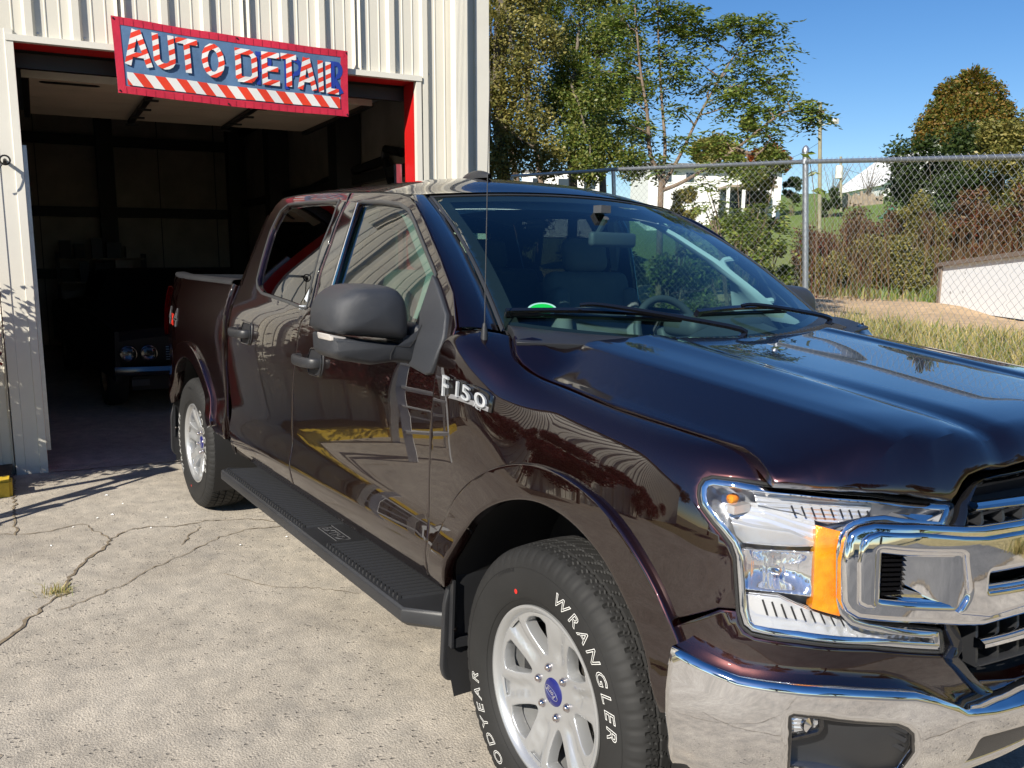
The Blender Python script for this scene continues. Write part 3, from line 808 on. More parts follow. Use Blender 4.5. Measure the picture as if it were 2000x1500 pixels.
# ---- banner
ban = thing('banner', 'blue and red AUTO DETAIL banner of striped tape letters over the bay door', 'banner', tuple(W(1.35, .12, 2.95)))
cor = {'tl': (216,30), 'tr': (679,100), 'br': (681,228), 'bl': (231,181)}
def onWall(px, py, n):
    P0 = W(0, n, 0); d = ray(px, py); t = ((P0-CP)@WN)/(d@WN); return CP+t*d
B = {k: onWall(*v, .10) for k, v in cor.items()}
def ban_p(u, v, lift=0):   # u 0..1 across, v 0..1 up
    p = (B['bl']*(1-u)+B['br']*u)*(1-v)+(B['tl']*(1-u)+B['tr']*u)*v
    wav = .010*math.sin(u*9+v*2.2)*(1-abs(2*v-1)*.4)+.006*math.sin(u*23+v*5)+.012*math.sin(v*3.1)*math.sin(u*4)
    return p+WN*(wav+lift)+np.array([0,0,-.012*math.sin(PI*u)])
def cloth(name, u0, u1, v0, v1, mat, lift, nu=40, nv=8):
    V = [ban_p(u0+(u1-u0)*i/nu, v0+(v1-v0)*j/nv, lift) for i in range(nu+1) for j in range(nv+1)]
    m = MB(); m.grid(V, nu+1, nv+1); return m.build(name, mat, ban)
MAT['ban_blue'] = simple('banner_blue', (.085, .165, .30), .55, 0, .18, 40, .3, .004, vscale=6)
MAT['ban_red'] = simple('banner_red_tape', (.52, .02, .05), .45, 0, .14, 60, .4, .003, vscale=10)
MAT['ban_dark'] = flat('banner_dark_blue', (.01, .04, .30), .6)
MAT['tape_white'] = simple('tape_white', (.74, .74, .72), .35, 0, .05)
MAT['tape_red'] = simple('tape_red', (.72, .05, .02), .35, 0, .10)
cloth('banner_sheet', 0, 1, 0, 1, 'ban_blue', 0)
cloth('banner_back', 0, 1, 0, 1, 'ban_red', -.002)
bw_, bh_ = .0265, .10
for nm, a in (('banner_edge', (0,1,1-bh_,1)), ('banner_edge', (0,1,0,bh_)), ('banner_edge', (0,bw_*1.15,0,1)), ('banner_edge', (1-bw_*1.3,1,0,1))):
    cloth(nm, *a, 'ban_red', .003 if a[0] == 0 and a[1] == 1 else .0045)
# tape seams on the red edge
for k in range(26):
    u = .03+k*.0375
    cloth('tape_fold', u, u+.0022, .005, bh_-.01, 'ban_blue' if False else 'ban_red', .0062, 1, 2)
    cloth('tape_fold', u+.012, u+.0142, 1-bh_+.01, .995, 'ban_red', .0062, 1, 2)
def clip_band(poly, a, b2, ang):
    """the part of a convex polygon that lies in stripe a..b across direction ang"""
    dx, dy = math.cos(ang), math.sin(ang)
    def half(P, f):
        out = []
        for i in range(len(P)):
            p, q = P[i-1], P[i]; fp, fq = f(p), f(q)
            if (fp >= 0) != (fq >= 0): t = fp/(fp-fq); out.append((p[0]+(q[0]-p[0])*t, p[1]+(q[1]-p[1])*t))
            if fq >= 0: out.append(q)
        return out
    P = half(poly, lambda p: p[0]*dx+p[1]*dy-a)
    return half(P, lambda p: b2-p[0]*dx-p[1]*dy) if len(P) > 2 else []
BWm, BHm = np.linalg.norm(B['tr']-B['tl']), np.linalg.norm(B['tl']-B['bl'])
def tape(polys, name, per, ang, lift, ph=0):
    """strokes of striped tape: red and white bands cut from convex strokes (banner metres)"""
    mw, mr = MB(), MB()
    for j, poly in enumerate(polys):
        # white body
        k0 = -60
        proj_ = [p[0]*math.cos(ang)+p[1]*math.sin(ang) for p in poly]
        k = math.floor(min(proj_)/per)-1
        while k*per < max(proj_):
            for h in (0, 1):
                P = clip_band(poly, k*per+h*per/2+ph, k*per+(h+1)*per/2+ph, ang)
                if len(P) > 2:
                    V = [ban_p(x/BWm, y/BHm, lift+.0008*j) for x, y in P]
                    (mr if h else mw).add(V, [tuple(range(len(P)))])
            k += 1
    o = mw.build(name, 'tape_white', ban, False); o2 = mr.build('tape_stripe', 'tape_red', o, False)
    return o
def stroke(x0, y0, x1, y1, w_):
    L = math.hypot(x1-x0, y1-y0); nx, ny = -(y1-y0)/L*w_/2, (x1-x0)/L*w_/2
    return [(x0-nx, y0-ny), (x1-nx, y1-ny), (x1+nx, y1+ny), (x0+nx, y0+ny)][::1]
def oval(cx, cy, rx, ry, w_, n=14, a0=0, a1=2*PI):
    out = []
    for i in range(n):
        a, b_ = a0+(a1-a0)*i/n, a0+(a1-a0)*(i+1)/n
        out.append([(cx+(rx-w_)*math.cos(a), cy+(ry-w_)*math.sin(a)), (cx+rx*math.cos(a), cy+ry*math.sin(a)), (cx+rx*math.cos(b_), cy+ry*math.sin(b_)), (cx+(rx-w_)*math.cos(b_), cy+(ry-w_)*math.sin(b_))])
    return out
y0, y1 = BHm*.385, BHm*.86; H = y1-y0; sw_ = .042
def LX(f): return f*BWm
def letter(ch, xa, xb, yo=0, w_=sw_, name=None, mode='tape', lift=.010):
    a, b_ = LX(xa), LX(xb); c = (a+b_)/2; yA, yB = y0+yo, y1+yo; h = w_/2
    S_ = {'A': [stroke(a+h,yA,c-h*.3,yB,w_), stroke(c+h*.3,yB,b_-h,yA,w_), stroke(a+(b_-a)*.25,yA+H*.30,b_-(b_-a)*.25,yA+H*.30,w_*.8)],
          'U': [stroke(a+h,yB,a+h,yA+H*.3,w_), stroke(b_-h,yA+H*.3,b_-h,yB,w_)]+oval(c,yA+H*.3,(b_-a)/2,H*.3,w_,8,PI,2*PI),
          'T': [stroke(a,yB-h,b_,yB-h,w_), stroke(c,yB-w_*.9,c,yA,w_)],
          'O': oval(c,(yA+yB)/2,(b_-a)/2,H/2,w_),
          'D': [stroke(a+h,yA+h,a+h,yB-h,w_), stroke(a,yB-h,b_-w_,yB-h,w_), stroke(a+w_*.3,yA+h,b_-w_,yA+h,w_), stroke(b_-h,yB-w_*1.2,b_-h,yA+w_*1.2,w_), stroke(b_-w_*1.15,yB-h*.9,b_-h*.7,yB-w_*1.5,w_*.9), stroke(b_-h*.7,yA+w_*1.5,b_-w_*1.15,yA+h*.9,w_*.9)],
          'E': [stroke(a+h,yA,a+h,yB,w_), stroke(a,yB-h,b_,yB-h,w_), stroke(a+w_*.8,(yA+yB)/2,b_-.01,(yA+yB)/2,w_*.9), stroke(a,yA+h,b_,yA+h,w_)],
          'I': [stroke(c,yA,c,yB,w_)],
          'L': [stroke(a+h,yA,a+h,yB,w_), stroke(a,yA+h,b_,yA+h,w_)],
          'R': [stroke(a+h,yA,a+h,yB,w_), stroke(a,yB-h,c,yB-h,w_), stroke(a,yA+H*.45,c,yA+H*.45,w_)]+oval(c,yA+H*.725-h*0,(b_-c),H*.275,w_,8,-PI/2,PI/2)+[stroke(c-h,yA+H*.45,b_-h*.6,yA,w_)],
          'P': [stroke(a+h,yA,a+h,yB,w_), stroke(a,yB-h,c,yB-h,w_), stroke(a,yA+H*.42,c,yA+H*.42,w_)]+oval(c,yA+H*.71,(b_-c),H*.29,w_,8,-PI/2,PI/2)}[ch]
    if mode == 'tape': return tape(S_, 'tape_letter', .062, math.radians(118 if ch not in 'XDE' else 118), lift)
    m = MB()
    for j, P in enumerate(S_): m.add([ban_p(x/BWm, y/BHm, lift+.0003*j) for x, y in P], [tuple(range(len(P)))])
    return m.build('old_letter', 'ban_dark', ban, False)
letter('R', .575, .645, -.02, .03, mode='old', lift=.0045); letter('P', .70, .785, -.03, .034, mode='old', lift=.0045); letter('R', .915, .975, -.02, .036, mode='old', lift=.0045)
for ch, xa, xb, yo in (('A',.035,.145,.0),('U',.150,.237,.0),('T',.243,.332,-.0),('O',.345,.440,-.01),('D',.485,.580,-.015),('E',.600,.678,-.015),('T',.684,.755,-.01),('A',.757,.848,-.02),('I',.852,.885,-.025),('L',.893,.955,-.03)):
    letter(ch, xa, xb, yo)
ya_, yb_ = BHm*.115, BHm*.285
tape([[(LX(.04+.46*k),ya_),(LX(.04+.46*(k+1)),ya_),(LX(.04+.46*(k+1)),yb_),(LX(.04+.46*k),yb_)] for k in range(2)], 'tape_band', .115, math.radians(36), .008)
for u, v in ((.008,.97),(.992,.97),(.008,.03),(.992,.03),(.5,.97),(.45,.03)):
    m = MB(); p = ban_p(u, v, .008); m.lathe([(.004,0),(.003,.006),(0,.007)], p, 'x', 8); m.build('banner_screw', 'black_steel', ban)
# lamp hook at the left of the bay
p = onWall(10, 314, .06)
m = MB(); m.tube([p-WN*.04, p+WN*.05, p+WN*.08+np.array([0,0,-.015])], .012, 8); m.tube([p+WN*.06+WD*.03*math.cos(a)+np.array([0,0,.03*math.sin(a)]) for a in np.linspace(0, 2*PI, 17)[:-1]], .006, 6, closed=True); m.tube(smoothpoly([tuple(p+WN*.05), tuple(p+WN*.06+WD*-.05+np.array([0,0,-.08])), tuple(p+WN*.05+WD*-.09+np.array([0,0,-.12]))], n=4), .004, 5)
tag(m.build('wall_hook', 'black_steel'), 'small dark hook with a loose wire on the wall left of the bay', 'hook')

# ---- kerb, planting, ladder at the left
m = MB(); m.V = []; 
kp = [W(-.33+.0,.42,0), W(-12,.42,0)]
yk = thing('yellow_curb', 'yellow painted concrete curb along the foot of the ribbed wall', 'curb', tuple(W(-.36,.5,0)))
s = -.21
while s > -2.2:
    c = [W(s_, n_, z_) for s_ in (s-.79, s) for n_ in (.50, .65) for z_ in (-.1, .115)]; bm = bmesh.new()
    vs = [bm.verts.new(tuple(q)) for q in c]; [bm.faces.new([vs[i] for i in f]) for f in ((0,1,3,2),(4,6,7,5),(0,4,5,1),(2,3,7,6),(0,2,6,4),(1,5,7,3))]
    bmesh.ops.bevel(bm, geom=bm.edges[:], offset=.015, segments=2, affect='EDGES'); V = [tuple(v.co) for v in bm.verts]; F = [tuple(v.index for v in f.verts) for f in bm.faces]; bm.free()
    mesh('curb_block', V, F, 'yellow', yk, True, 40); s -= .80
m = MB(); m.add([W(-.22,.51,.08), W(-13,.51,.08), W(-13,.0,.08), W(-.22,.0,.08)], [(0,1,2,3)]); tag(m.build('planting_soil', simple('mulch', (.07,.05,.035), .95, 0, .4, 60, 1, .02, vscale=20), None, False), kind='structure')
def maple(s_, seed, h, R_, label, n=9000):
    b_ = W(s_, .42 if s_ > -1.5 else .25, .1); rr = random.Random(seed)
    cl = rclumps((b_[0]+.15, b_[1], b_[2]+h*.62), (R_*.6, R_, h*.42), 14, .28, seed)
    return tree('maple_bush', label, b_, h, cl, n, .048 if s_ > -1.5 else .062, 'leaf_maple', 'bark', .03, group='maple bushes against the wall', seed=seed, cat='bush', shell=.25)
maple(-1.12, 3, 1.75, .62, 'red leaved maple bush behind the yellow curb, nearest the bay door', 15000)
maple(-2.3, 5, 2.0, .95, 'broad red leaved maple bush second from the bay door along the ribbed wall', 22000)
maple(-4.0, 6, 2.1, 1.0, 'tall red leaved maple bush midway along the ribbed wall', 22000)
maple(-6.0, 8, 1.8, 1.1, 'wide red leaved maple bush farther left along the ribbed wall', 10000)
maple(-8.4, 9, 1.6, 1.1, 'last red leaved maple bush at the far left of the ribbed wall', 7000)
ld = thing('step_ladder', 'white A frame step ladder standing open beside the yellow curb', 'ladder', (-3.89,-2.77,0))
LX0, LY0, LH = -3.89, -2.77, 1.25
dl = Vector((.93,.30,0)).normalized(); sd_ = Vector((dl.y,-dl.x,0))
for sgn, nm in ((1,'front_rail'),(-1,'rear_rail')):
    for k in (-1, 1):
        m = MB(); m.beam(Vector((LX0,LY0,LH))+sd_*k*.15+dl*sgn*.04, Vector((LX0,LY0,0))+sd_*k*.25+dl*sgn*.38, .07, .03); m.build(nm, 'alu', ld, False)
for k in range(3):
    z = .30*(k+1); f = 1-z/LH; m = MB(); c = Vector((LX0,LY0,z))+dl*(.04+.34*f); hw_ = .15+.12*f; m.beam(c-sd_*hw_, c+sd_*hw_, .08, .025); m.build('ladder_step', 'alu', ld, False)
for k in range(2):
    z = .35+.5*k; f = 1-z/LH; m = MB(); c = Vector((LX0,LY0,z))-dl*(.04+.34*f); hw_ = .15+.12*f; m.beam(c-sd_*hw_, c+sd_*hw_, .03, .03); m.build('ladder_brace', 'alu', ld, False)
m = MB(); m.beam(Vector((LX0,LY0,LH))-sd_*.2, Vector((LX0,LY0,LH))+sd_*.2, .17, .05); m.build('ladder_top', 'alu', ld, False)

# =================================================================== beyond the truck: fence, trees, hill
FP = [at(1000,344,12.5), at(1198,331,10.0), at(1572,316,8.4), at(2000,306,6.1)]
FP.append(FP[3]+(FP[3]-FP[2])*1.35)
fence = thing('chain_link_fence', 'galvanised chain link fence with a round top rail crossing behind the truck', 'fence', tuple(FP[2]))
m = MB(); m.tube([tuple(p) for p in FP[:2]], .021, 8); m.build('top_rail', 'galv', fence)
m = MB(); m.tube([tuple(p) for p in FP[1:]], .021, 10); m.build('top_rail', 'galv', fence)
for i, p in enumerate(FP):
    if i == 3: continue
    lean = np.array([.09,-.02,0]) if i == 2 else np.array([.05,.0,0])
    m = MB(); b_ = np.array([p[0], p[1], gz(p[0], p[1])-.2])
    dz = p[2]+.10-b_[2]; rt_ = CR if i in (1, 2) else CR*0
    m.tube([tuple(b_+rt_*.16), tuple(p+np.array([0,0,.10 if i == 2 else -.02]))], .030 if i == 2 else .024, 10)
    if i != 2: m.build('fence_post', 'galv', fence); continue
    m.lathe([(.0,.034),(.03,.034),(.055,.020),(.07,.0)], p+np.array([0,0,.09]), 'z', 10)
    m.lathe([(-.02,.036),(.02,.036)], p, 'z', 10)
    m.build('fence_post', 'galv', fence)
pw, hh = .0718, 1.95
def mesh_seg(a, b2):
    L = np.linalg.norm((b2-a)[:2]); n = int(L/(pw/2)); V = []; F = []
    dirv = (b2-a)/L
    sag = np.array([dirv[1], -dirv[0], 0]); sag /= np.linalg.norm(sag)
    zr = .0016
    rows = int(hh/(pw/2))
    for k in range(n):
        pts = []
        for r in range(rows+1):
            s_ = (k+((r+k) % 2)*1.0)*pw/2
            off = .022+.0016*(1 if r % 2 else -1)
            base = a+dirv*s_
            pts.append(base+np.array([0,0,.035-r*pw/2])-sag*(-off)+.012*np.array([math.sin(k*.31+r*.13), 0, 0])*.4)
        if k % 1 == 0:
            for i, p in enumerate(pts):
                t = pts[min(i+1, rows)]-pts[max(i-1, 0)]; t /= np.linalg.norm(t)
                s2 = np.cross(t, sag); 
                for q in range(3):
                    an = 2*PI*q/3; V.append(p+(sag*math.cos(an)+s2*math.sin(an))*zr)
            b0_ = len(V)-3*(rows+1)
            for i in range(rows):
                for q in range(3): F.append((b0_+i*3+q, b0_+i*3+(q+1)%3, b0_+(i+1)*3+(q+1)%3, b0_+(i+1)*3+q))
    return V, F
for i in range(len(FP)-1):
    if i == 0: continue
    V, F = mesh_seg(FP[i], FP[i+1]); o = fastmesh('chain_link_mesh', np.array(V), np.array(F), 'wire', fence); o['kind'] = 'stuff'

# ---- compound-leaved trees
def pinnate(P, L=.30, pairs=7, leaf=(.058,.022), seed=1, droop=.35):
    r = np.random.default_rng(seed); P = np.asarray(P); n = len(P)
    a = r.uniform(0, 2*PI, n); d = np.stack([np.cos(a), np.sin(a), r.uniform(-.5,.4,n)], 1); d /= np.linalg.norm(d, axis=1)[:,None]
    s = np.cross(d, np.array([0,0,1.])); s /= np.linalg.norm(s, axis=1)[:,None]; u = np.cross(s, d)
    V = []; LL = L*r.uniform(.6, 1.2, n)
    for k in range(pairs*2+1):
        t = (k//2+1)/(pairs+1) if k < pairs*2 else 1.0
        sg = (1 if k % 2 else -1) if k < pairs*2 else 0
        c = P+d*(LL*t)[:,None]-np.array([0,0,1])*(droop*LL*t*t)[:,None]
        ld_ = (s*sg*.9+d*.45-np.array([0,0,1])*.25+.15*r.normal(size=(n,3))) if sg else d+0
        ld_ /= np.linalg.norm(ld_, axis=1)[:,None]; wd = np.cross(ld_, u+.3*r.normal(size=(n,3))); wd /= np.linalg.norm(wd, axis=1)[:,None]+1e-9
        l = leaf[0]*r.uniform(.7,1.2,n)[:,None]; w2 = leaf[1]*.5
        V.append(np.stack([c, c+ld_*l*.45+wd*w2, c+ld_*l, c+ld_*l*.45-wd*w2], 1))
    V = np.concatenate(V).reshape(-1, 3); return V, np.arange(len(V)).reshape(-1, 4)
def blob(px, py, r, D, n, rs, flat=.8, dz=.35):
    c = at(px, py, D); R = r*D/FPX; q = rs.normal(size=(n,3)); q /= np.linalg.norm(q, axis=1)[:,None]
    return c+q*(R*rs.random(n)**.45)[:,None]*np.array([1,1,flat])+rs.normal(size=(n,1))*dz*.0
def stem_tree(name, label, stems, blobs, mat, leafkw, r0, seed, bark='bark', cat='tree', group=None):
    b_ = np.array(stems[0][0]); base = (b_[0], b_[1], gz(b_[0], b_[1]))
    t = thing(name, label, cat, base, group); rs = np.random.default_rng(seed)
    for i, st in enumerate(stems):
        pts = smoothpoly([tuple(q) for q in st], n=4); m = MB(); r1 = r0*(1 if i == 0 else .62)
        m.tube(pts, [r1*(1-.8*k/(len(pts)-1)) for k in range(len(pts))], 8); m.build('trunk' if i == 0 else 'limb', bark, t)
    allp = [q for st in stems for q in smoothpoly([tuple(q) for q in st], n=4)[4:]]; allp = np.array(allp)
    P = []; tw = MB()
    for j, (px, py, r, D, n) in enumerate(blobs):
        n = int(n*2.3); c = at(px, py, D); k = np.argmin(np.linalg.norm(allp-c, axis=1)-.25*(allp[:,2]-c[2] < -.1))
        branches(tw, allp[k], [tuple(c)], .011, seed+j, .3, .1)
        Q = blob(px, py, r, D, n, rs)
        for q in Q[::9]: branches(tw, c, [tuple(q)], .004, seed+j, .4, .05)
        P.append(Q)
    tw.build('twigs', bark, t)['kind'] = 'stuff'
    V, F = pinnate(np.concatenate(P), seed=seed, **leafkw); fastmesh('crown', V, F, mat, t); return t
def gnd(px, py, D):
    p = at(px, py, D); return np.array([p[0], p[1], gz(p[0], p[1])-.1])
B0 = at(1290, 395, 10.5)
stem_tree('ailanthus_tree', 'slender many stemmed tree with feathery leaves just beyond the fence', 
    [[gnd(1292,500,10.5), B0, at(1290,350,10.5), at(1270,300,10.4), at(1264,220,10.4), at(1250,130,10.4), at(1240,10,10.4)],
     [at(1292,372,10.5), at(1299,290,10.5), at(1292,190,10.5), at(1286,70,10.5), at(1284,-40,10.5)],
     [at(1293,366,10.5), at(1330,300,10.5), at(1366,225,10.6), at(1420,130,10.7), at(1478,50,10.8)],
     [at(1293,372,10.5), at(1340,352,10.4), at(1430,296,10.3), at(1500,240,10.2), at(1545,215,10.1), at(1610,220,10.0)],
     [at(1440,292,10.3), at(1480,300,10.2), at(1505,270,10.2)]],
    [(1290,20,60,10.5,46),(1215,40,50,10.6,34),(1225,120,45,10.6,30),(1345,40,45,10.6,34),(1300,100,34,10.5,18),(1425,45,34,10.7,22),(1480,60,52,10.8,42),(1522,95,24,10.8,12),(1440,125,46,10.7,34),(1500,160,42,10.6,32),
     (1535,190,22,10.3,8),(1440,205,44,10.5,30),(1388,165,30,10.6,16),(1330,210,26,10.5,10),(1490,255,38,10.3,26),(1410,262,30,10.4,14),(1590,222,30,10.05,26),(1572,205,16,10.1,7),(1352,110,26,10.6,10),(1255,260,38,10.5,18),(1310,150,40,10.5,24),(1370,70,36,10.7,20),(1180,140,40,10.6,20),(1200,230,40,10.6,22),(1265,320,36,10.5,18),(1330,280,30,10.5,14),(1500,215,30,10.4,16),(1430,180,34,10.6,18),(1395,320,26,10.3,12),(1230,190,34,10.6,14),(1460,330,22,10.2,8)],
    'leaf_pin', dict(L=.27, pairs=5, leaf=(.072,.032)), .042, 11)
# dense trees behind the corner of the building
def dense(name, label, base, crown, n, size, mat, r0, seed, topx, group=None, shell=.2, bark='bark_grey'):
    return tree(name, label, tuple(base), 1, crown, n, size, mat, bark, r0, group, seed, 'tree', tuple(topx), shell)
def cl(lst): return [(tuple(at(px, py, D)), r*D/FPX) for px, py, r, D in lst]
g_ = 'dense trees beside the workshop corner'
dense('locust_tree', 'tall dense olive leaved tree right beside the workshop corner, dark trunk showing', gnd(985,520,14),
      cl([(960,60,60,14),(1010,150,60,14),(955,200,55,14),(1030,250,60,14),(985,300,60,14),(1060,80,50,14.3),(1070,310,45,13.5),(950,330,45,13.6),(1020,10,55,14.5),(930,130,60,14.5),(940,-60,80,14.5),(1040,-60,70,14.5)]), 34000, .062, 'leaf_olive', .13, 21, at(975,-40,14), g_)
dense('locust_tree', 'dense olive green tree second from the workshop corner, leaning right', gnd(1110,520,15),
      cl([(1120,150,55,15),(1150,220,55,14.5),(1090,200,55,15),(1180,290,50,14),(1120,290,50,14),(1200,180,45,14.5),(1170,80,45,15.2),(1110,90,40,15.4),(1235,320,36,13.5),(1150,330,36,13.4)]), 27000, .060, 'leaf', .09, 22, at(1130,60,15), g_)
dense('locust_tree', 'thin topped green tree rising behind the slender feathery tree', gnd(1180,520,17),
      cl([(1110,20,50,17),(1190,10,50,17),(1150,-50,70,17),(1230,80,36,17),(1060,20,40,17),(1250,170,36,16.5),(1010,80,40,17),(1240,250,36,16)]), 12000, .070, 'leaf', .08, 23, at(1170,0,17), g_)
for k, (px, D, lab) in enumerate(((1000,18,'bare grey trunk close to the workshop corner trim'),(1040,19,'thin bare grey trunk between the dense trees'))):
    b_ = gnd(px, 500, D); t = thing('tree_trunk', lab, 'tree', tuple(b_), 'bare trunks in the thicket'); m = MB(); tp = at(px-14+20*k, -60, D)
    m.tube(smoothpoly([tuple(b_-np.array([0,0,.2])), tuple(b_+(tp-b_)*.3+np.array([.22,.1,0])), tuple(b_+(tp-b_)*.65+np.array([-.12,-.1,0])), tuple(tp)], n=5), [.085-.003*i for i in range(16)], 8); m.build('trunk', 'bark', t)
# thicket behind the windscreen and along the fence
rs = np.random.default_rng(5)
def bush(label, px, py, rx, D, h, n, size, mat, seed, kind='shrub', grp=None, clumps=12, low=0):
    b_ = gnd(px, py, D); R = rx*D/FPX; rr = random.Random(seed)
    t = thing(kind, label, 'bush', tuple(b_), grp)
    cs = rclumps((b_[0], b_[1], b_[2]+h*(.5+low)), (R, R*.8, h*.45), clumps, min(R, h)*.34, seed)
    m = MB()
    for c, r in cs[::1]:
        m.tube(smoothpoly([(b_[0]+rr.uniform(-.15,.15), b_[1]+rr.uniform(-.15,.15), b_[2]-.1), ((b_[0]+c[0])/2, (b_[1]+c[1])/2, (b_[2]+c[2])/2+.1), c], n=2), [.012,.010,.009,.007,.004], 5)
    m.build('stems', 'bark', t)
    P = clump_pts([(c, (r, r, r)) for c, r in cs], n, seed, .15); V, F = quads(P, size, .5, .3, seed); fastmesh('foliage', V, F, mat, t); return t
g1 = 'shrubs in the thicket along the fence'
bush('leafy shrub behind the cab roof, left of the white trailer', 1040, 420, 70, 12.5, 1.9, 7000, .065, 'leaf_olive', 31, grp=g1)
bush('green shrub behind the windshield, left of the slender tree', 1180, 430, 80, 11.5, 1.8, 8000, .06, 'leaf', 32, grp=g1)
bush('green shrub in front of the slender tree, seen through the windshield', 1320, 480, 80, 10.5, 1.25, 9000, .055, 'leaf', 33, grp=g1)
bush('leafy green shrub right of the slender tree, above the windshield corner', 1430, 470, 75, 10.8, 1.85, 8000, .055, 'leaf_pin', 34, grp=g1)
bush('loose green shrub against the left side of the leaning fence post', 1520, 520, 42, 10.2, 1.3, 5000, .05, 'leaf_pin', 35, grp=g1)
bush('low green weeds at the foot of the leaning fence post', 1545, 600, 34, 9.0, .62, 3000, .05, 'leaf', 36, grp=g1, clumps=8)
bush('tall green shrub hiding the deck of the white house', 1462, 440, 66, 16, 3.6, 15000, .07, 'leaf', 41, grp=g1, clumps=14)
bush('olive shrub hiding the left end of the white house', 1330, 440, 45, 17, 2.6, 7000, .07, 'leaf_olive', 42, grp=g1, clumps=12)
bush('yellow green shrub on the slope below the house corner', 1500, 470, 42, 17, 2.0, 6000, .07, 'leaf', 43, grp=g1, clumps=12)
# pinnate sprays hanging in front of the lawn
Pp = np.concatenate([blob(px, py, r, D, n, rs) for px, py, r, D, n in ((1400,395,34,9.4,20),(1450,420,36,9.2,26),(1500,440,34,9.1,24),(1520,400,26,9.3,14),(1380,360,26,9.5,12),(1450,465,28,9.1,16),(1530,470,18,9.0,8))])
t = thing('vine_spray', 'arching sprays of feathery leaves in front of the lawn beside the fence post', 'plant', tuple(gnd(1450,560,9.3)), None)
m = MB(); b_ = gnd(1440,560,9.4)
for q in Pp[::6]: m.tube(smoothpoly([tuple(b_), tuple((b_+q)/2+np.array([0,0,.35])), tuple(q)], n=4), [.009-.0008*i for i in range(9)], 5)
m.build('stems', 'bark', t); V, F = pinnate(Pp, seed=77, L=.30, pairs=6, leaf=(.062,.030)); fastmesh('foliage', V, F, 'leaf_pin', t)
Pq = np.concatenate([blob(px, py, r, D, n, rs) for px, py, r, D, n in ((1580,300,9,8.35,3),(1590,340,10,8.35,4),(1600,375,10,8.35,4))])
t = thing('vine', 'leafy vine climbing the top of the leaning fence post', 'plant', tuple(gnd(1590,560,8.4))); m = MB(); m.tube(smoothpoly([tuple(gnd(1594,600,8.42)), tuple(at(1594,480,8.38)), tuple(at(1588,360,8.36)), tuple(at(1576,290,8.36))], n=4), .004, 5); m.build('stems', 'bark', t)
V, F = quads(Pq, .11, .35, .2, 5); fastmesh('foliage', V, F, 'leaf_pin', t)
# brown autumn shrubs across the dirt lane
g3 = 'autumn shrubs across the dirt lane'
specs = [(1590,500,34,19.5,1.5,'leaf_brown','first brown shrub right of the leaning fence post'),(1650,480,44,20,1.9,'leaf_brown','pale brown feathery shrub below the picket fence'),(1700,500,36,19,1.5,'leaf_olive','olive shrub between the brown ones below the swing set'),
         (1740,480,40,20,2.0,'leaf_brown','rust brown shrub below the green slide'),(1790,470,40,19.5,2.3,'leaf_olive','tall olive shrub left of the white panel wall'),(1840,460,46,20.5,2.5,'leaf_brown','tall brown and red shrub above the corner of the white panel wall'),
         (1900,460,46,20,2.6,'leaf_red','red leaved shrub above the white panel wall'),(1955,460,46,20.5,2.6,'leaf_brown','brown shrub above the right part of the white panel wall'),(2010,460,46,20,2.6,'leaf_red','red tinged shrub at the right edge above the white panel wall'),
         (1620,520,38,18,1.0,'leaf_olive','low olive growth at the foot of the utility pole'),(1770,520,50,17.2,1.2,'leaf_olive','low olive growth left of the white panel wall end post')]
for i, (px, py, rx, D, h, mt, lab) in enumerate(specs): bush(lab, px, py, rx*(1.8 if i < 4 else 1.35), D, h, 9000, .072, mt, 50+i, 'autumn_shrub', g3, 26)
# dry stalks among them
r_ = np.random.default_rng(9); n = 500; px = r_.uniform(1560, 2060, n); D = r_.uniform(16, 21, n)
P = np.array([gnd(a, 500, d) for a, d in zip(px, D)]); hgt = r_.uniform(.7, 1.9, n); ln = r_.normal(size=(n,2))*.10; w_ = .009
V = np.stack([P-np.array([w_,0,0]), P+np.array([w_,0,0]), P+np.stack([ln[:,0]*hgt+w_*.4, ln[:,1]*hgt, hgt], 1), P+np.stack([ln[:,0]*hgt-w_*.4, ln[:,1]*hgt, hgt], 1)], 1).reshape(-1, 3)
o = fastmesh('dry_stalks', V, np.arange(n*4).reshape(-1, 4), 'leaf_brown'); tag(o, 'thin dry weed stalks standing among the autumn shrubs', 'weeds', kind='stuff')
# big shrub mass and the tall tree at the right
bush('huge rounded green shrub on the hill below the tall tree', 1835, 430, 105, 33, 4.6, 20000, .16, 'leaf_dark', 71, 'large_shrub', None, 22)
bush('broad olive shrub on the hill at the right edge, lit on its left side', 1965, 420, 85, 31, 5.0, 16000, .15, 'leaf_olive', 72, 'large_shrub', None, 22)
bush('dark green round shrub beside the white house corner', 1548, 400, 22, 46, 2.2, 3500, .16, 'leaf_dark', 73, 'round_shrub', None, 9)
bush('dark bush at the left end of the wooden picket fence', 1618, 420, 24, 44, 2.0, 3500, .15, 'leaf_dark', 74, 'round_shrub', None, 9)
bd = gnd(1885, 400, 58)
dense('maple_tree', 'tall rounded tree turning bronze on the hill at the right', bd,
      cl([(1900,165,32,58),(1870,185,36,58),(1925,190,36,58),(1850,220,38,58),(1895,225,45,56.5),(1945,225,36,58),(1825,250,36,58),(1870,265,42,56.5),(1925,262,42,56.5),(1960,255,30,58),(1808,272,26,58),(1850,290,36,58),(1900,300,40,57),(1955,300,32,58),(1840,180,16,58),(1800,285,18,58)]), 46000, .22, 'leaf_autumn', .30, 81, at(1890,190,58), None, .45)
dense('orange_tree', 'orange leaved tree behind the white house roof', gnd(1500,400,60), cl([(1480,312,20,60),(1510,305,22,60),(1530,318,16,60),(1500,325,22,60)]), 5000, .28, 'leaf_orange', .15, 82, at(1500,320,60), None, .3)
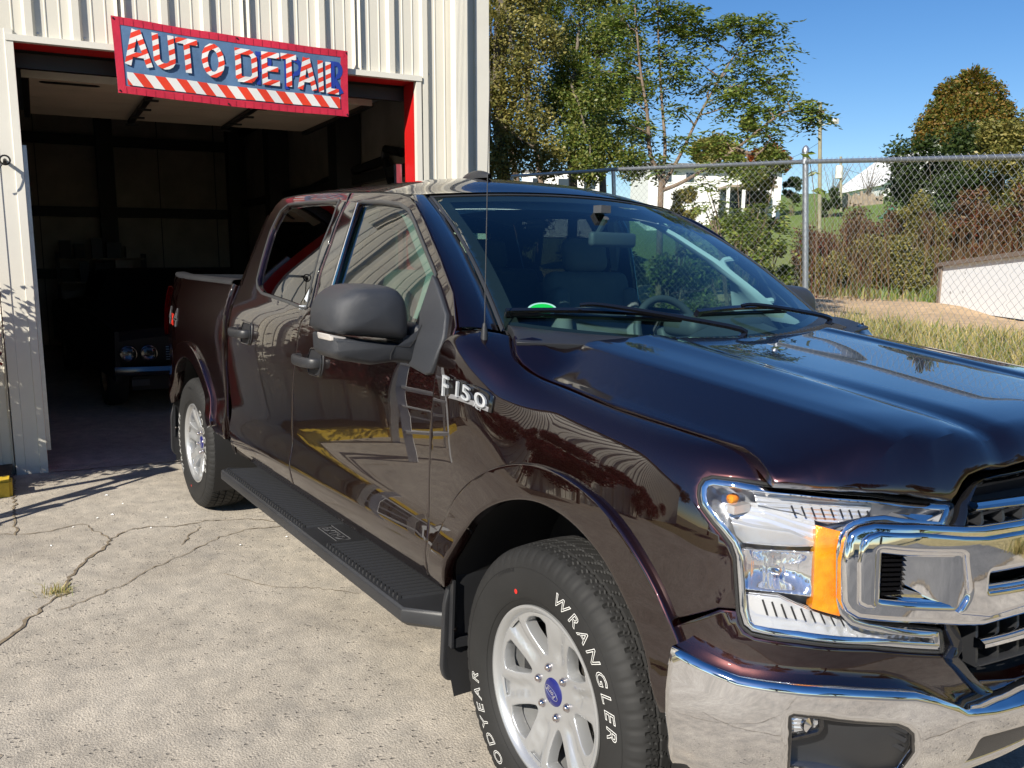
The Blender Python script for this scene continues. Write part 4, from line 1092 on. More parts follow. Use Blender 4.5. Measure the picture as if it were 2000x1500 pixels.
dense('yellow_green_tree', 'yellow green tree behind the left part of the white house', gnd(1400,400,62), cl([(1370,295,22,62),(1400,285,24,62),(1430,300,22,62),(1385,315,24,62),(1440,318,18,62)]), 6000, .28, 'leaf_olive', .15, 83, at(1400,300,62), None, .3)
# bare purple-grey twiggy bushes on the skyline
for px, D, lab in ((1640,52,'bare twiggy bush on the skyline right of the utility pole'),(1712,50,'bare twiggy bush on the skyline left of the white gable')):
    t = thing('bare_bush', lab, 'bush', tuple(gnd(px,400,D)), 'bare bushes on the skyline'); m = MB(); b_ = gnd(px-12,410,D); rr = random.Random(int(px))
    for k in range(26): m.tube([tuple(b_), tuple(at(px-18+rr.uniform(-6,10), 380, D)), tuple(at(px+rr.uniform(-34,26), rr.uniform(318,350), D+rr.uniform(-1,1)))], [.03,.02,.008], 4)
    m.build('stems', 'bark_grey', t)

# ---- houses on the hill
def frame(px, py, D):
    o = at(px, py, D); X = np.array([CR[0], CR[1], 0]); X /= np.linalg.norm(X); Y = np.array([-X[1], X[0], 0]); return o, X, Y   # Y away from the camera
def hb(m, o, X, Y, x0, x1, y0_, y1_, z0, z1):
    c = [o+X*x+Y*y+np.array([0,0,z]) for x in (x0, x1) for y in (y0_, y1_) for z in (z0, z1)]
    return m.add(c, [(0,1,3,2),(4,6,7,5),(0,4,5,1),(2,3,7,6),(0,2,6,4),(1,5,7,3)])
o, X, Y = frame(1395, 400, 45)
h1 = thing('white_house', 'long low white house with a deck on the hill behind the slender tree', 'house', tuple(o), None)
k = 45/FPX
m = MB(); hb(m, o, X, Y, -130*k, 129*k, 0, 7, -2.2, 78*k); m.build('wall', 'house_white', h1, False)
m = MB(); e_ = [o+X*x+Y*y+np.array([0,0,z]) for x, y, z in ((-138*k,-.5,76*k),(137*k,-.5,76*k),(137*k,3.5,76*k+.25),(-138*k,3.5,76*k+.25),(137*k,7.5,76*k),(-138*k,7.5,76*k))]; m.add(e_, [(0,1,2,3),(3,2,4,5)]); m.add([q+np.array([0,0,-.18]) for q in e_[:2]]+e_[:2], [(0,1,3,2)]); m.build('roof', 'roof_grey', h1, False)
for x0_, x1_, z0_, z1_ in ((28,46,52,72),(105,114,38,62),(-60,-40,40,62),(-100,-84,40,62)):
    m = MB(); hb(m, o, X, Y, x0_*k, x1_*k, -.05, .02, z0_*k, z1_*k); wn = m.build('window', 'house_white', h1, False)
    m = MB(); hb(m, o, X, Y, (x0_+2)*k, (x1_-2)*k, -.07, -.045, (z0_+2)*k, (z1_-2)*k); m.build('pane', 'window_dark', wn, False)
m = MB(); hb(m, o, X, Y, 5*k, 98*k, -2.2, -.02, 28*k, 32*k); dk = m.build('deck', 'wood', h1, False)
m = MB(); hb(m, o, X, Y, 5*k, 98*k, -2.2, -2.14, 46*k, 48*k); m.build('deck_handrail', 'house_white', dk, False)
for q in range(24):
    m = MB(); xx_ = (5+93*q/23)*k; hb(m, o, X, Y, xx_-.03, xx_+.03, -2.19, -2.15, 32*k, 46*k); m.build('baluster', 'house_white', dk, False)
for q in range(4):
    m = MB(); xx_ = (7+29*q)*k; hb(m, o, X, Y, xx_-.07, xx_+.07, -2.15, -2.0, -2.4, 28*k); m.build('deck_post', 'house_white', dk, False)
m = MB(); hb(m, o, X, Y, 8*k, 96*k, -.3, -.06, -2.2, 27*k); m.build('underdeck_shade', 'window_dark', h1, False)  # dark panel standing in for the shade beneath the deck
o, X, Y = frame(1790, 372, 52); k = 52/FPX
h2 = thing('gable_house', 'white gabled house half hidden behind the huge green shrub', 'house', tuple(o), None)
m = MB(); pr = [(-66*k,-1.5),(-66*k,12*k),(30*k,84*k),(126*k,12*k),(126*k,-1.5)]
m.prism([o+X*a+np.array([0,0,b_]) for a, b_ in pr], tuple(Y*8)); m.build('wall', 'house_white', h2, False)
m = MB(); m.add([o+X*(-72*k)+Y*-.4+np.array([0,0,8*k]), o+X*30*k+Y*-.4+np.array([0,0,87*k]), o+X*30*k+Y*8.4+np.array([0,0,87*k]), o+X*(-72*k)+Y*8.4+np.array([0,0,8*k]), o+X*132*k+Y*-.4+np.array([0,0,8*k]), o+X*132*k+Y*8.4+np.array([0,0,8*k])], [(0,1,2,3),(1,4,5,2)]); m.build('roof', 'house_white', h2, False)
m = MB(); hb(m, o, X, Y, 10*k, 34*k, -.05, .02, 22*k, 48*k); wn = m.build('window', 'house_white', h2, False)
m = MB(); hb(m, o, X, Y, 13*k, 31*k, -.07, -.045, 25*k, 45*k); m.build('pane', 'window_dark', wn, False)
o, X, Y = frame(1110, 372, 30); k = 30/FPX
tr_ = thing('white_trailer', 'white mobile trailer showing between leaves above the truck roof', 'trailer', tuple(o))
m = MB(); hb(m, o, X, Y, -90*k, 70*k, 0, 2.5, -1.6, 34*k); m.build('body', 'house_white', tr_, False)
m = MB(); hb(m, o, X, Y, -92*k, 72*k, -.05, 2.55, 34*k, 38*k); m.build('roof_edge', 'roof_grey', tr_, False)
for q in range(3):
    m = MB(); hb(m, o, X, Y, (-70+50*q)*k, (-48+50*q)*k, -.03, .01, 4*k, 22*k); m.build('window', 'window_dark', tr_, False)
# picket fence
o, X, Y = frame(1680, 410, 48); k = 48/FPX
pf = thing('picket_fence', 'weathered wooden board fence along the crest of the lawn', 'fence', tuple(o)); plank = None
for q in range(27):
    x_ = (-40+82*q/26)*k; hq = (30+3*math.sin(q*5.1))*k
    m = MB(); m.prism([o+X*(x_-.038)+np.array([0,0,-.3]), o+X*(x_+.038)+np.array([0,0,-.3]), o+X*(x_+.038)+np.array([0,0,hq-.05]), o+X*x_+np.array([0,0,hq]), o+X*(x_-.038)+np.array([0,0,hq-.05])], tuple(Y*.03)); m.build('picket', 'wood', pf, False)
m = MB(); hb(m, o, X, Y, -42*k, 44*k, .03, .09, 8*k, 11*k); m.build('fence_rail', 'wood', pf, False)
m = MB(); hb(m, o, X, Y, -2*k, 2*k, -.06, .12, -.3, 36*k); m.build('fence_post', 'wood', pf, False)
# utility poles and wires
def pole(label, px, D, y0_, y1_, r_, arm):
    a, b_ = gnd(px, y0_, D), at(px-2, y1_, D); t = thing('utility_pole', label, 'utility pole', tuple(a), 'wooden utility poles')
    m = MB(); m.tube([tuple(a-np.array([0,0,.3])), tuple((a+b_)/2), tuple(b_)], [r_, r_*.9, r_*.8], 10); m.build('pole', 'pole_wood', t); return t, b_
pt, top = pole('nearer grey green wooden utility pole rising beyond the leaning fence post', 1604, 24, 500, 200, .062, True)
m = MB(); m.tube(smoothpoly([tuple(at(1603,230,24)), tuple(at(1600,204,24)), tuple(at(1585,197,24)), tuple(at(1565,200,24))], n=4), .014, 6); m.build('lamp_arm', 'trim_white', pt)
m = MB(); hd = at(1563, 202, 24); m.lathe([(.04,.0),(.03,.05),(-.04,.09),(-.06,.0)], hd, 'z', 10); m.build('lamp_head', 'galv', pt)
m = MB(); m.tube([tuple(at(1603,245,24)), tuple(at(1628,240,24))], .012, 6); m.box(tuple(at(1632,237,24)), (.12,.12,.14)); m.build('flood_light', 'trim_white', pt)
pt2, top2 = pole('farther thin brown utility pole with a white transformer near the picket fence', 1644, 46, 400, 306, .08, False)
m = MB(); m.lathe([(-.35,.0),(-.33,.2),(.33,.2),(.36,.0)], at(1639,336,46), 'z', 10); m.build('transformer', 'trim_white', pt2)
for i, (a, b_, D1, D2) in enumerate((((1644,326),(1740,322),46,60),((1650,332),(1706,360),46,52),((1644,364),(1712,358),46,52),((1480,290),(1604,276),40,24))):
    p, q = at(*a, D1), at(*b_, D2); m = MB(); m.tube([tuple(p+(q-p)*t-np.array([0,0,.5*math.sin(PI*t)])) for t in np.linspace(0,1,9)], .010 if i < 3 else .006, 4)
    tag(m.build('utility_wire', 'dark'), ('thin wire running right from the far pole top','slanting guy wire from the far pole down toward the gable house','lower sagging wire from the far pole to the gable house','thin wire crossing the sky toward the nearer pole')[i], 'wire')
# white quilted panel wall with brown coping
a, b_ = at(1836, 574, 15), at(2060, 578, 11.4); L_ = b_-a; L_[2] = 0; ln_ = np.linalg.norm(L_); X = L_/ln_; Y = np.array([-X[1], X[0], 0]); 
if Y[1] < 0: Y = -Y
zt_ = at(1836, 519, 15)[2]-.0; zt2 = at(2060, 490, 11.4)[2]; zb_w = a[2]-.25
wl = thing('panel_wall', 'low white dimpled panel wall with a brown coping across the dirt lane', 'wall', tuple(a))
m = MB(); c = [a+X*x+Y*y+np.array([0,0,z-a[2]]) for x, zt__ in ((0.02, zt_), (ln_, zt2)) for y in (0, .12) for z in (zb_w, zt__)]; m.add(c, [(0,1,3,2),(4,6,7,5),(0,4,5,1),(2,3,7,6),(0,2,6,4),(1,5,7,3)]); m.build('panel', 'white_board', wl, False)
m = MB(); c = [a+X*x+Y*y+np.array([0,0,z-a[2]]) for x, zt__ in ((-.12, zt_-.02), (ln_, zt2)) for y in (-.06, .20) for z in (zt__, zt__+.065)]; m.add(c, [(0,1,3,2),(4,6,7,5),(0,4,5,1),(2,3,7,6),(0,2,6,4),(1,5,7,3)]); m.build('coping', 'brown_cap', wl, False)
m = MB(); hb(m, a, X, Y, -.07, .03, -.03, .15, zb_w-a[2], zt_-a[2]); m.build('end_post', 'brown_cap', wl, False)
# swing set
t = thing('swing_set', 'small swing set with a green slide on the lawn behind the fence mesh', 'swing set', tuple(gnd(1750,430,38)))
o = at(1750, 425, 38); X = np.array([CR[0],CR[1],0.])
m = MB()
for s_ in (-.25, .65):
    m.tube([tuple(o+X*(s_-.1)+np.array([0,0,-.1])), tuple(o+X*(s_+.1)+np.array([0,0,.95])), tuple(o+X*(s_+.4)+np.array([0,0,-.1]))], .03, 5)
m.tube([tuple(o+X*-.15+np.array([0,0,.95])), tuple(o+X*.8+np.array([0,0,.95]))], .03, 5); m.build('frame', 'trim_white', t)
m = MB(); m.beam(o+X*-.7+np.array([0,0,-.05]), o+X*-.1+np.array([0,0,.5]), .35, .05); MAT['slide_green'] = flat('slide_green', (.01,.20,.10), .4); m.build('slide', 'slide_green', t, False)

# ---- grass
def blades(n, fx, fy, h0, h1, seed, w_=.006, lean=.45, clump=None):
    r = np.random.default_rng(seed); x = fx(r, n); y = fy(r, n)
    if clump: cx = r.integers(0, clump, n); ox, oy = fx(r, clump), fy(r, clump); sel = r.random(n) < .6; x = np.where(sel, ox[cx]+r.normal(size=n)*.09, x); y = np.where(sel, oy[cx]+r.normal(size=n)*.09, y)
    z = np.array([gz(a, b_) for a, b_ in zip(x, y)])-.02; P = np.stack([x, y, z], 1); h = r.uniform(h0, h1, n)**1.0
    a = r.uniform(0, 2*PI, n); d = np.stack([np.cos(a), np.sin(a), 0*a], 1); l = r.uniform(.1, lean, n); s = np.stack([-np.sin(a+r.normal(size=n)), np.cos(a+r.normal(size=n)), 0*a], 1)*w_
    mid = P+d*(l*h*.35)[:,None]+np.array([0,0,1])*(h*.55)[:,None]; tip = P+d*(l*h*1.1)[:,None]+np.array([0,0,1])*(h*(1-.35*l))[:,None]
    V = np.stack([P-s, P+s, mid+s*.7, mid-s*.7, tip], 1).reshape(-1, 3); k = np.arange(n)*5
    F = np.concatenate([np.stack([k, k+1, k+2, k+3], 1)]); F2 = np.stack([k+3, k+2, k+4, k+4], 1)
    return V, F, F2
def grass(name, label, n, fx, fy, h0, h1, mat, seed, **kw):
    V, F, F2 = blades(n, fx, fy, h0, h1, seed, **kw)
    V = V.reshape(-1, 5, 3); V6 = np.concatenate([V, V[:,4:5]], 1).reshape(-1, 3); k = np.arange(n)*6
    F = np.concatenate([np.stack([k, k+1, k+2, k+3], 1), np.stack([k+3, k+2, k+4, k+5], 1)])
    o = fastmesh(name, V6, F, mat); return tag(o, label, 'grass', kind='stuff')
grass('dry_grass', 'tall straw coloured grass between the truck and the fence', 52000, lambda r, n: r.uniform(-6.5, 3.2, n), lambda r, n: 2.2+4.6*r.random(n)**1.1, .12, .52, 'dry_grass', 101, clump=260)
grass('green_weeds', 'fresh green weeds among the straw grass near the hood', 16000, lambda r, n: r.uniform(-4.5, 3.2, n), lambda r, n: r.uniform(2.3, 5.2, n), .08, .34, 'green_grass', 102, clump=60, w_=.009)
grass('verge_grass', 'short yellow green grass along the dirt lane', 30000, lambda r, n: r.uniform(-14, 2, n), lambda r, n: np.where(r.random(n) < .35, r.uniform(6.5, 8.2, n), r.uniform(13, 20, n)), .06, .22, 'dry_grass', 103, w_=.012)
grass('lane_weeds', 'sparse green weeds at the foot of the autumn shrubs', 14000, lambda r, n: r.uniform(-16, -2, n), lambda r, n: r.uniform(12.5, 17, n), .10, .35, 'green_grass', 104, w_=.014, clump=200)
pc = g2(113, 1160)
V, F, F2 = blades(150, lambda r, n: pc[0]+r.normal(size=n)*.035, lambda r, n: pc[1]+r.normal(size=n)*.035, .03, .085, 7, w_=.0022, lean=1.3)
V = V.reshape(-1, 5, 3); V6 = np.concatenate([V, V[:,4:5]], 1).reshape(-1, 3); k = np.arange(150)*6
o = fastmesh('weed_tuft', V6, np.concatenate([np.stack([k, k+1, k+2, k+3], 1), np.stack([k+3, k+2, k+4, k+5], 1)]), 'dry_grass'); tag(o, 'small yellowish grass tuft growing in the crack of the concrete apron', 'weed')
# chips and leaves lying on the apron
r_ = random.Random(4); m = MB()
for px_, py_ in ((143,1031),(100,1067),(220,1006),(295,1032),(208,968),(190,1013),(470,1066),(150,945),(240,985),(560,1050),(325,1012)):
    x, y = g2(px_, py_); a = r_.uniform(0, 3); q = r_.uniform(.006,.013); V = [(x+q*math.cos(a+k*2.1)*r_.uniform(.7,1.4), y+q*math.sin(a+k*2.1)*r_.uniform(.7,1.4), .004+.004*(k == 0)) for k in range(3)]; m.add(V+[(x, y, .010)], [(0,1,2),(0,1,3),(1,2,3),(2,0,3)])
tag(m.build('paint_chips', 'house_white', None, False), 'scattered pale chips lying on the concrete apron', 'debris', kind='stuff')

# ---- trees behind the camera (they show in the paint and chrome)
for i, (x, y, h, R_) in enumerate(((16,-14,9,3.4),(22,-4,10,3.8),(26,8,9,3.6),(10,-22,10,3.8),(0,-26,9,3.6),(-10,-24,9,3.4),(20,18,9,3.6))):
    rr = rclumps((x, y, h*.62), (R_, R_, h*.34), 15, 1.3, 200+i); tree('roadside_tree', ('large green tree across the road in front of the truck','broad green tree facing the truck grille','green tree across the road to the left of the truck','tall tree across the road opposite the wall','green tree opposite the maple bushes','tree at the far left across the road','green tree farthest left of the truck nose')[i], (x, y, -.1), h, rr, 5500, .34, 'leaf_dark' if i % 2 else 'leaf_autumn', 'bark_grey', .22, 'trees across the road', 200+i, 'tree', (x, y, h*.8), .4)

# ---- the old car inside the workshop
car = thing('classic_car', 'black classic car with round twin headlights parked nose out in the dark bay', 'car', (-9.2, .1, 0))
def cpt(px, py, x=-7.0): p = onp(px, py, 0, x); return p
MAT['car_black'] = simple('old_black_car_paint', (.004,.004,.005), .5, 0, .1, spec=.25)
yL = cpt(226, 700)[1]; yM = yL+.93; zT = cpt(250, 655)[2]
prof = [(-6.98,.50),(-6.93,.60),(-6.92,.78),(-6.99,.86),(-8.4,.95),(-8.55,.97),(-9.0,1.33),(-9.3,1.38),(-10.3,1.36),(-10.9,1.02),(-11.7,.92),(-11.75,.5)]
V = []; ny = 11
for x, z in prof:
    up_ = z > 1.0
    for j in range(ny):
        s_ = -1+2*j/(ny-1); w2 = .93 if not up_ else .66; V.append((x-.04*abs(s_)**3*(x > -7.2), yM+s_*w2, z-.05*abs(s_)**4))
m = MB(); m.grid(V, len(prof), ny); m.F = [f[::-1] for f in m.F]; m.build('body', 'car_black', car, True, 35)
for sg in (-1, 1):
    m = MB(); side = [(-6.98,.36),(-6.95,.83),(-8.5,.93),(-10.9,.95),(-11.75,.88),(-11.75,.36)]
    m.prism([(x, yM+sg*.90, z) for x, z in side], (0, sg*.04, 0)); m.build('body_side', 'car_black', car, False)
    for xw in (-7.85, -10.9):
        m = MB(); m.lathe([(-.09,.2),(-.10,.26),(-.09,.33),(-.05,.345),(.05,.345),(.09,.33),(.09,.2)], (xw, yM+sg*.82, .345), 'y', 28); tw_ = m.build('wheel', 'rubber', car)
        m = MB(); m.lathe([(sg*.02,.0),(sg*.07,.08),(sg*.05,.19),(sg*.085,.205)], (xw, yM+sg*.82, .345), 'y', 24); m.build('hub_cap', 'chrome', tw_)
pz = [(250,692,True),(290,690,True)]
cy1, cy2 = cpt(250,692,-6.92), cpt(290,690,-6.92)
for yy, zz_ in ((cy1[1], cy1[2]), (cy2[1], cy2[2]), (2*yM-cy1[1], cy1[2]), (2*yM-cy2[1], cy2[2])):
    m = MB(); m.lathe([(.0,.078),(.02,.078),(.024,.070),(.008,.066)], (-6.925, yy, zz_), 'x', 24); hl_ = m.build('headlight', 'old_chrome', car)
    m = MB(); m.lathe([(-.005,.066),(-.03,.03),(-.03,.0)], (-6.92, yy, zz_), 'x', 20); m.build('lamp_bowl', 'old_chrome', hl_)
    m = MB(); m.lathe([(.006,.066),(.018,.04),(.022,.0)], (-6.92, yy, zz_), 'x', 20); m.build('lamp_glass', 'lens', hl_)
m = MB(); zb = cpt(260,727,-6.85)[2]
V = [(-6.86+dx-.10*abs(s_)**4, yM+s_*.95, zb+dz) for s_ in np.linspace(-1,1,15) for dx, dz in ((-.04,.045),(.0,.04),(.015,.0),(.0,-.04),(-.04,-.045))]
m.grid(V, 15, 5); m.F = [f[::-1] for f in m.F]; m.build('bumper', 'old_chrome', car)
m = MB(); m.box((-6.97, yM, zb-.12), (.06, 1.6, .13)); m.build('valance', 'car_black', car, False)
for k in range(6):
    m = MB(); m.box((-6.915, yM, cy1[2]-.06+.024*k), (.012, 1.0, .006)); m.build('grille_bar', 'chrome', car, False)
m = MB(); m.box((-6.90, cpt(275,742,-6.9)[1], zb-.11), (.01,.16,.06)); m.build('number_plate_bracket', 'dark', car, False)

# ---- clutter at the back of the workshop
def shelf(label, s_, n_, w_, h_, seed):
    b_ = W(s_, n_, 0); t = thing('shelf_unit', label, 'shelf', tuple(b_), 'shelves in the workshop'); rr = random.Random(seed)
    def sb(name, a0, a1, n0, n1, z0, z1, mat):
        c = [W(x, y, z) for x in (a0, a1) for y in (n0, n1) for z in (z0, z1)]; m = MB(); m.add(c, [(0,1,3,2),(4,6,7,5),(0,4,5,1),(2,3,7,6),(0,2,6,4),(1,5,7,3)]); m.build(name, mat, t, False)
    for x in (0, w_-.04):
        for y in (0, .4): sb('upright', s_+x, s_+x+.04, n_+y, n_+y+.04, 0, h_, 'interior_dark')
    for k in range(4):
        z = .3+k*(h_-.4)/3; sb('shelf_board', s_, s_+w_, n_, n_+.44, z, z+.03, 'wood')
        x = s_+.06
        while x < s_+w_-.2:
            ww = rr.uniform(.1,.25); hh_ = rr.uniform(.12,.34); sb('stored_box', x, x+ww, n_+.05, n_+.35, z+.03, z+.03+hh_, rr.choice(['wood','interior','interior','black_steel','interior_dark'])); x += ww+rr.uniform(.03,.12)
shelf('tall shelf unit with boxes at the left of the dark workshop back wall', -1.6, -8.9, 1.6, 2.0, 1)
shelf('lower shelf unit with cans left of the classic car in the workshop', -.1+.4, -8.9, 1.3, 1.5, 2)

# =================================================================== the pickup truck
truck = thing('pickup_truck', 'dark maroon four door pickup truck parked nose out at the open garage bay', 'pickup truck', (-1.85, 0, 0))

I_low = [(.40,.070),(.48,.045),(.54,.012),(.60,-.004),(.65,-.011),(.70,.001),(.752,.010),(.775,.0115),(.82,.0085),(.90,.004),(1.0,.0005),(1.08,.0),(1.16,.005),(1.24,.014),(1.31,.030)]
I_cab = pchip(I_low+[(1.355,.050),(1.40,.068),(1.52,.112),(1.66,.168),(1.76,.212),(1.82,.244),(1.86,.275),(1.89,.315),(1.91,.37)])
I_bed = pchip(I_low+[(1.355,.044),(1.39,.056),(1.42,.072)])
def sm(x, a, b):
    t = min(1, max(0, (x-a)/(b-a))); return t*t*(3-2*t)
def f_side(u, v): return np.array([u, -(1.0-I_cab(v)), v])
def f_bed(u, v):
    tp = max(0., -4.0-u); return np.array([u, -(1.0-I_bed(v)-.17*tp**1.35), v])
S_side = Surf(f_side, (-3.0,-.4), (.42,1.89), 0, 80, 60)
S_bed = Surf(f_bed, (-4.8,-2.7), (.42,1.42), 0, 60, 40)
# front corner: plan curve from the door round to the nose
_pl = [(-.9,-1.0),(-.3,-1.0),(.1,-1.0),(.32,-.998),(.46,-.984),(.57,-.952),(.66,-.893),(.73,-.812),(.785,-.702),(.83,-.56),(.865,-.38),(.885,-.19),(.89,0)]
_pl = _pl+[(x,-y) for x, y in reversed(_pl[:-1])]
_us = [-.9]
for a, b_ in zip(_pl, _pl[1:]): _us.append(_us[-1]+math.dist(a, b_))
UC = _us[12]; UE = _us[-1]
_px = pchip([(u, p[0]) for u, p in zip(_us, _pl)]); _py = pchip([(u, p[1]) for u, p in zip(_us, _pl)])
I_fs = pchip(I_low[:-3]+[(1.16,.006),(1.21,.020),(1.25,.045),(1.28,.078),(1.31,.120),(1.36,.20)])
Z_fs = pchip([(.4,.4),(1.0,1.0),(1.10,1.10),(1.16,1.158),(1.21,1.200),(1.25,1.226),(1.28,1.238),(1.31,1.246),(1.36,1.252)])
I_ft = pchip([(.40,.09),(.55,.04),(.66,.004),(.72,.0),(.80,.004),(.83,.012),(.90,.012),(1.0,.012),(1.08,.018),(1.14,.03),(1.20,.06),(1.28,.12),(1.36,.2)])
D_f = pchip([(-.7,.13),(-.5,.115),(-.35,.06),(-.25,.018),(-.1,-.008),(.12,-.033),(.34,-.047),(.54,-.057),(.9,-.075)])
def f_front(u, v):
    uu = min(u, 2*UC-u)
    wt = sm(uu, .42, .85)
    I = (1-wt)*I_fs(v)+wt*I_ft(v)
    I += .13*sm(uu, -.5, -.05)*(1-sm(uu, .72, 1.0))*max(0., min(v, 1.3)-.74)*sm(v, .70, .90)
    x, y = _px(u), _py(u); e = 1e-3
    tx, ty = _px(u+e)-_px(u-e), _py(u+e)-_py(u-e); L = math.hypot(tx, ty)
    nx, ny = ty/L, -tx/L
    z = Z_fs(v)+D_f(uu)*sm(v, .98, 1.2)*(1 if uu < .9 else 1)
    return np.array([x-nx*I, y-ny*I, z])
S_fr = Surf(f_front, (-.85, 1.75), (.42,1.34), 0, 110, 50)
# hood
def _zin(x): return 1.333-.118*x-.01*x*x
def f_hood(u, v):
    a = abs(v)
    x = u
    tab = [(0,1.324-.100*x),(.30,1.326-.106*x),(.385,_zin(x)-.008),(.41,_zin(x)),(.50,1.322-.106*x),(.655,1.304-.092*x),(.68,1.293-.091*x),(.81,1.236-.082*x),(.86,1.219-.080*x),(.9,1.207-.08*x)]
    z = interp([(q, r) for q, r in tab], a) if a > .62 or .37 < a < .43 else pchip(tab)(a)
    # nose
    xf = _px_of(a)+.004
    d = max(0., x-(xf-.085))/.085
    z -= .122*d**2.3+.010*max(0., min(1, (x-(xf-.22))/.14))**2
    # rear edge by the cowl, slight rise of the outer corner
    if x < -.18: z += 3.4*(-.18-x)**2*sm(a, .67, .80)
    return np.array([x, v, z])
_tab = []
for i in range(200):
    u = UC*i/199 if False else -.3+(UC+.3)*i/199
    _tab.append((-_py(u), _px(u)))
_tab = sorted(_tab)
def _px_of(a): return interp(_tab[::1], min(a, .985)) if a > 0 else .89
_ta = np.array([t[0] for t in _tab]); _tx = np.array([t[1] for t in _tab])
def _px_of(a): return float(np.interp(a, _ta, _tx))
S_hood = Surf(f_hood, (-.5,.88), (-.88,.88), 0, 50, 60)
# windshield
def f_ws(s, t):
    q = 1-s*s
    xb = -.50+.24*q; xt = -1.27+.10*q
    yb, yt = .80, .640
    zb = 1.352-.058*q; zt = 1.812+.030*q
    bow = .035*math.sin(PI*t)
    return np.array([xb+(xt-xb)*t+bow*.6, s*(yb+(yt-yb)*t), zb+(zt-zb)*t+bow*.8])
S_ws = Surf(f_ws, (-1,1), (0,1), 0, 50, 40)
def f_roof(u, v):
    a = abs(v)/.765
    z = 1.935-.082*a**2.6
    xe = -1.62-.0*a
    if u > xe: z -= .55*(u-xe)**2
    if u < -2.55: z -= .5*(-2.55-u)**2
    return np.array([u, v, z])
S_roof = Surf(f_roof, (-2.95,-1.1), (-.765,.765), 0, 50, 50)

LABL = []
def both(o):
    return mirror(o)
# ---- doors
seam = [(886,570),(860,500),(830,430),(812,396),(800,385),(780,378),(740,375.6),(688,376)]
bseam = [(678,394),(660,434),(646,476),(626,532),(610,603),(597,615),(588,628),(577,700),(573,740),(571,850)]
fedge = [(836,1124),(832,1068),(838,1000),(840,900),(844,808),(860,736),(876,684),(892,636)]
fd = S_side.tr(fedge)
front_poly = [(fd[0][0], .565)]+fd+S_side.tr(seam)+S_side.tr(bseam)+[(-1.862,.565)]
fglass = S_side.tr([(702,398),(745,399),(778,404),(796,416),(806,436),(825,484),(848,540),(834,590),(821,628),(818,652),(760,638),(638,607),(660,530)])
sail = S_side.tr([(850,542),(860,568),(870,600),(876,618),(870,664),(856,700),(846,726),(836,729),(805,712),(808,655),(821,628),(836,585)])
door = panel('front_door', front_poly, S_side, 'paint', truck, holes=[fglass], res=.035, gap=.0045, b=.003)
parts_front = [door]
g = panel('door_glass', fglass, S_side.off(-.012), 'side_glass', door, res=.05, th=.001, b=.0)
trim = strip('window_trim', densify(inset(densify(fglass if area(fglass) > 0 else fglass[::-1], .03), -.010), .03), S_side, .014, .005, 'grey_trim', door, closed=True)
sl_ = panel('mirror_sail', sail, S_side.off(.014), 'mirror_plastic', door, res=.04, th=.02, b=.006)
ct = strip('chrome_window_trim', densify(S_side.tr([(701,399),(672,490),(638,606)]), .04)[:-1][:14], S_side.off(.004), .016, .008, 'chrome', door) if False else None
_p = S_side.tr(smoothpoly([(701,399),(672,492),(638,606)], n=6))
ct = strip('chrome_window_trim', _p, S_side.off(.005), .018, .006, 'chrome', door)
apl = panel('pillar_applique', S_side.tr([(681,394),(699,398),(668,492),(634,607),(614,604),(630,532),(650,476),(664,434)]), S_side.off(.004), 'gloss_black', door, res=.04, b=.002, th=.008)
front_parts = [g, trim, sl_, ct, apl]
# rear door reaches back to the cab corner
redge = [(552,387),(528,416),(498,488),(476,544),(464,574),(452,606),(446,640)]
rd = S_side.tr(redge)
rear_poly = S_side.tr([(684,376),(640,376),(584,381)])+rd+[(rd[-1][0]-.02,1.0),(-2.835,.80),(-2.80,.565),(-1.872,.565)]+S_side.tr(bseam[::-1])
rear_poly = [(max(u, -2.84), v) for u, v in rear_poly]
rglass = S_side.tr([(562,403),(600,399),(660,396),(648,430),(626,484),(606,560),(599,599),(560,584),(514,569),(505,558),(504,545),(512,512),(530,452),(548,415)])
rdoor = panel('rear_door', rear_poly, S_side, 'paint', truck, holes=[rglass], res=.035, gap=.0045, b=.003)
rg = panel('door_glass', rglass, S_side.off(-.012), 'rear_glass', rdoor, res=.05, th=.001, b=0)
rt = strip('window_trim', densify(inset(densify(rglass if area(rglass) > 0 else rglass[::-1], .03), -.010), .03), S_side, .014, .005, 'grey_trim', rdoor, closed=True)
ra = panel('pillar_applique', S_side.tr([(663,393),(675,395),(657,434),(643,476),(622,532),(606,601),(602,600),(610,560),(629,484),(651,430)]), S_side.off(.004), 'gloss_black', rdoor, res=.04, b=.002, th=.008)
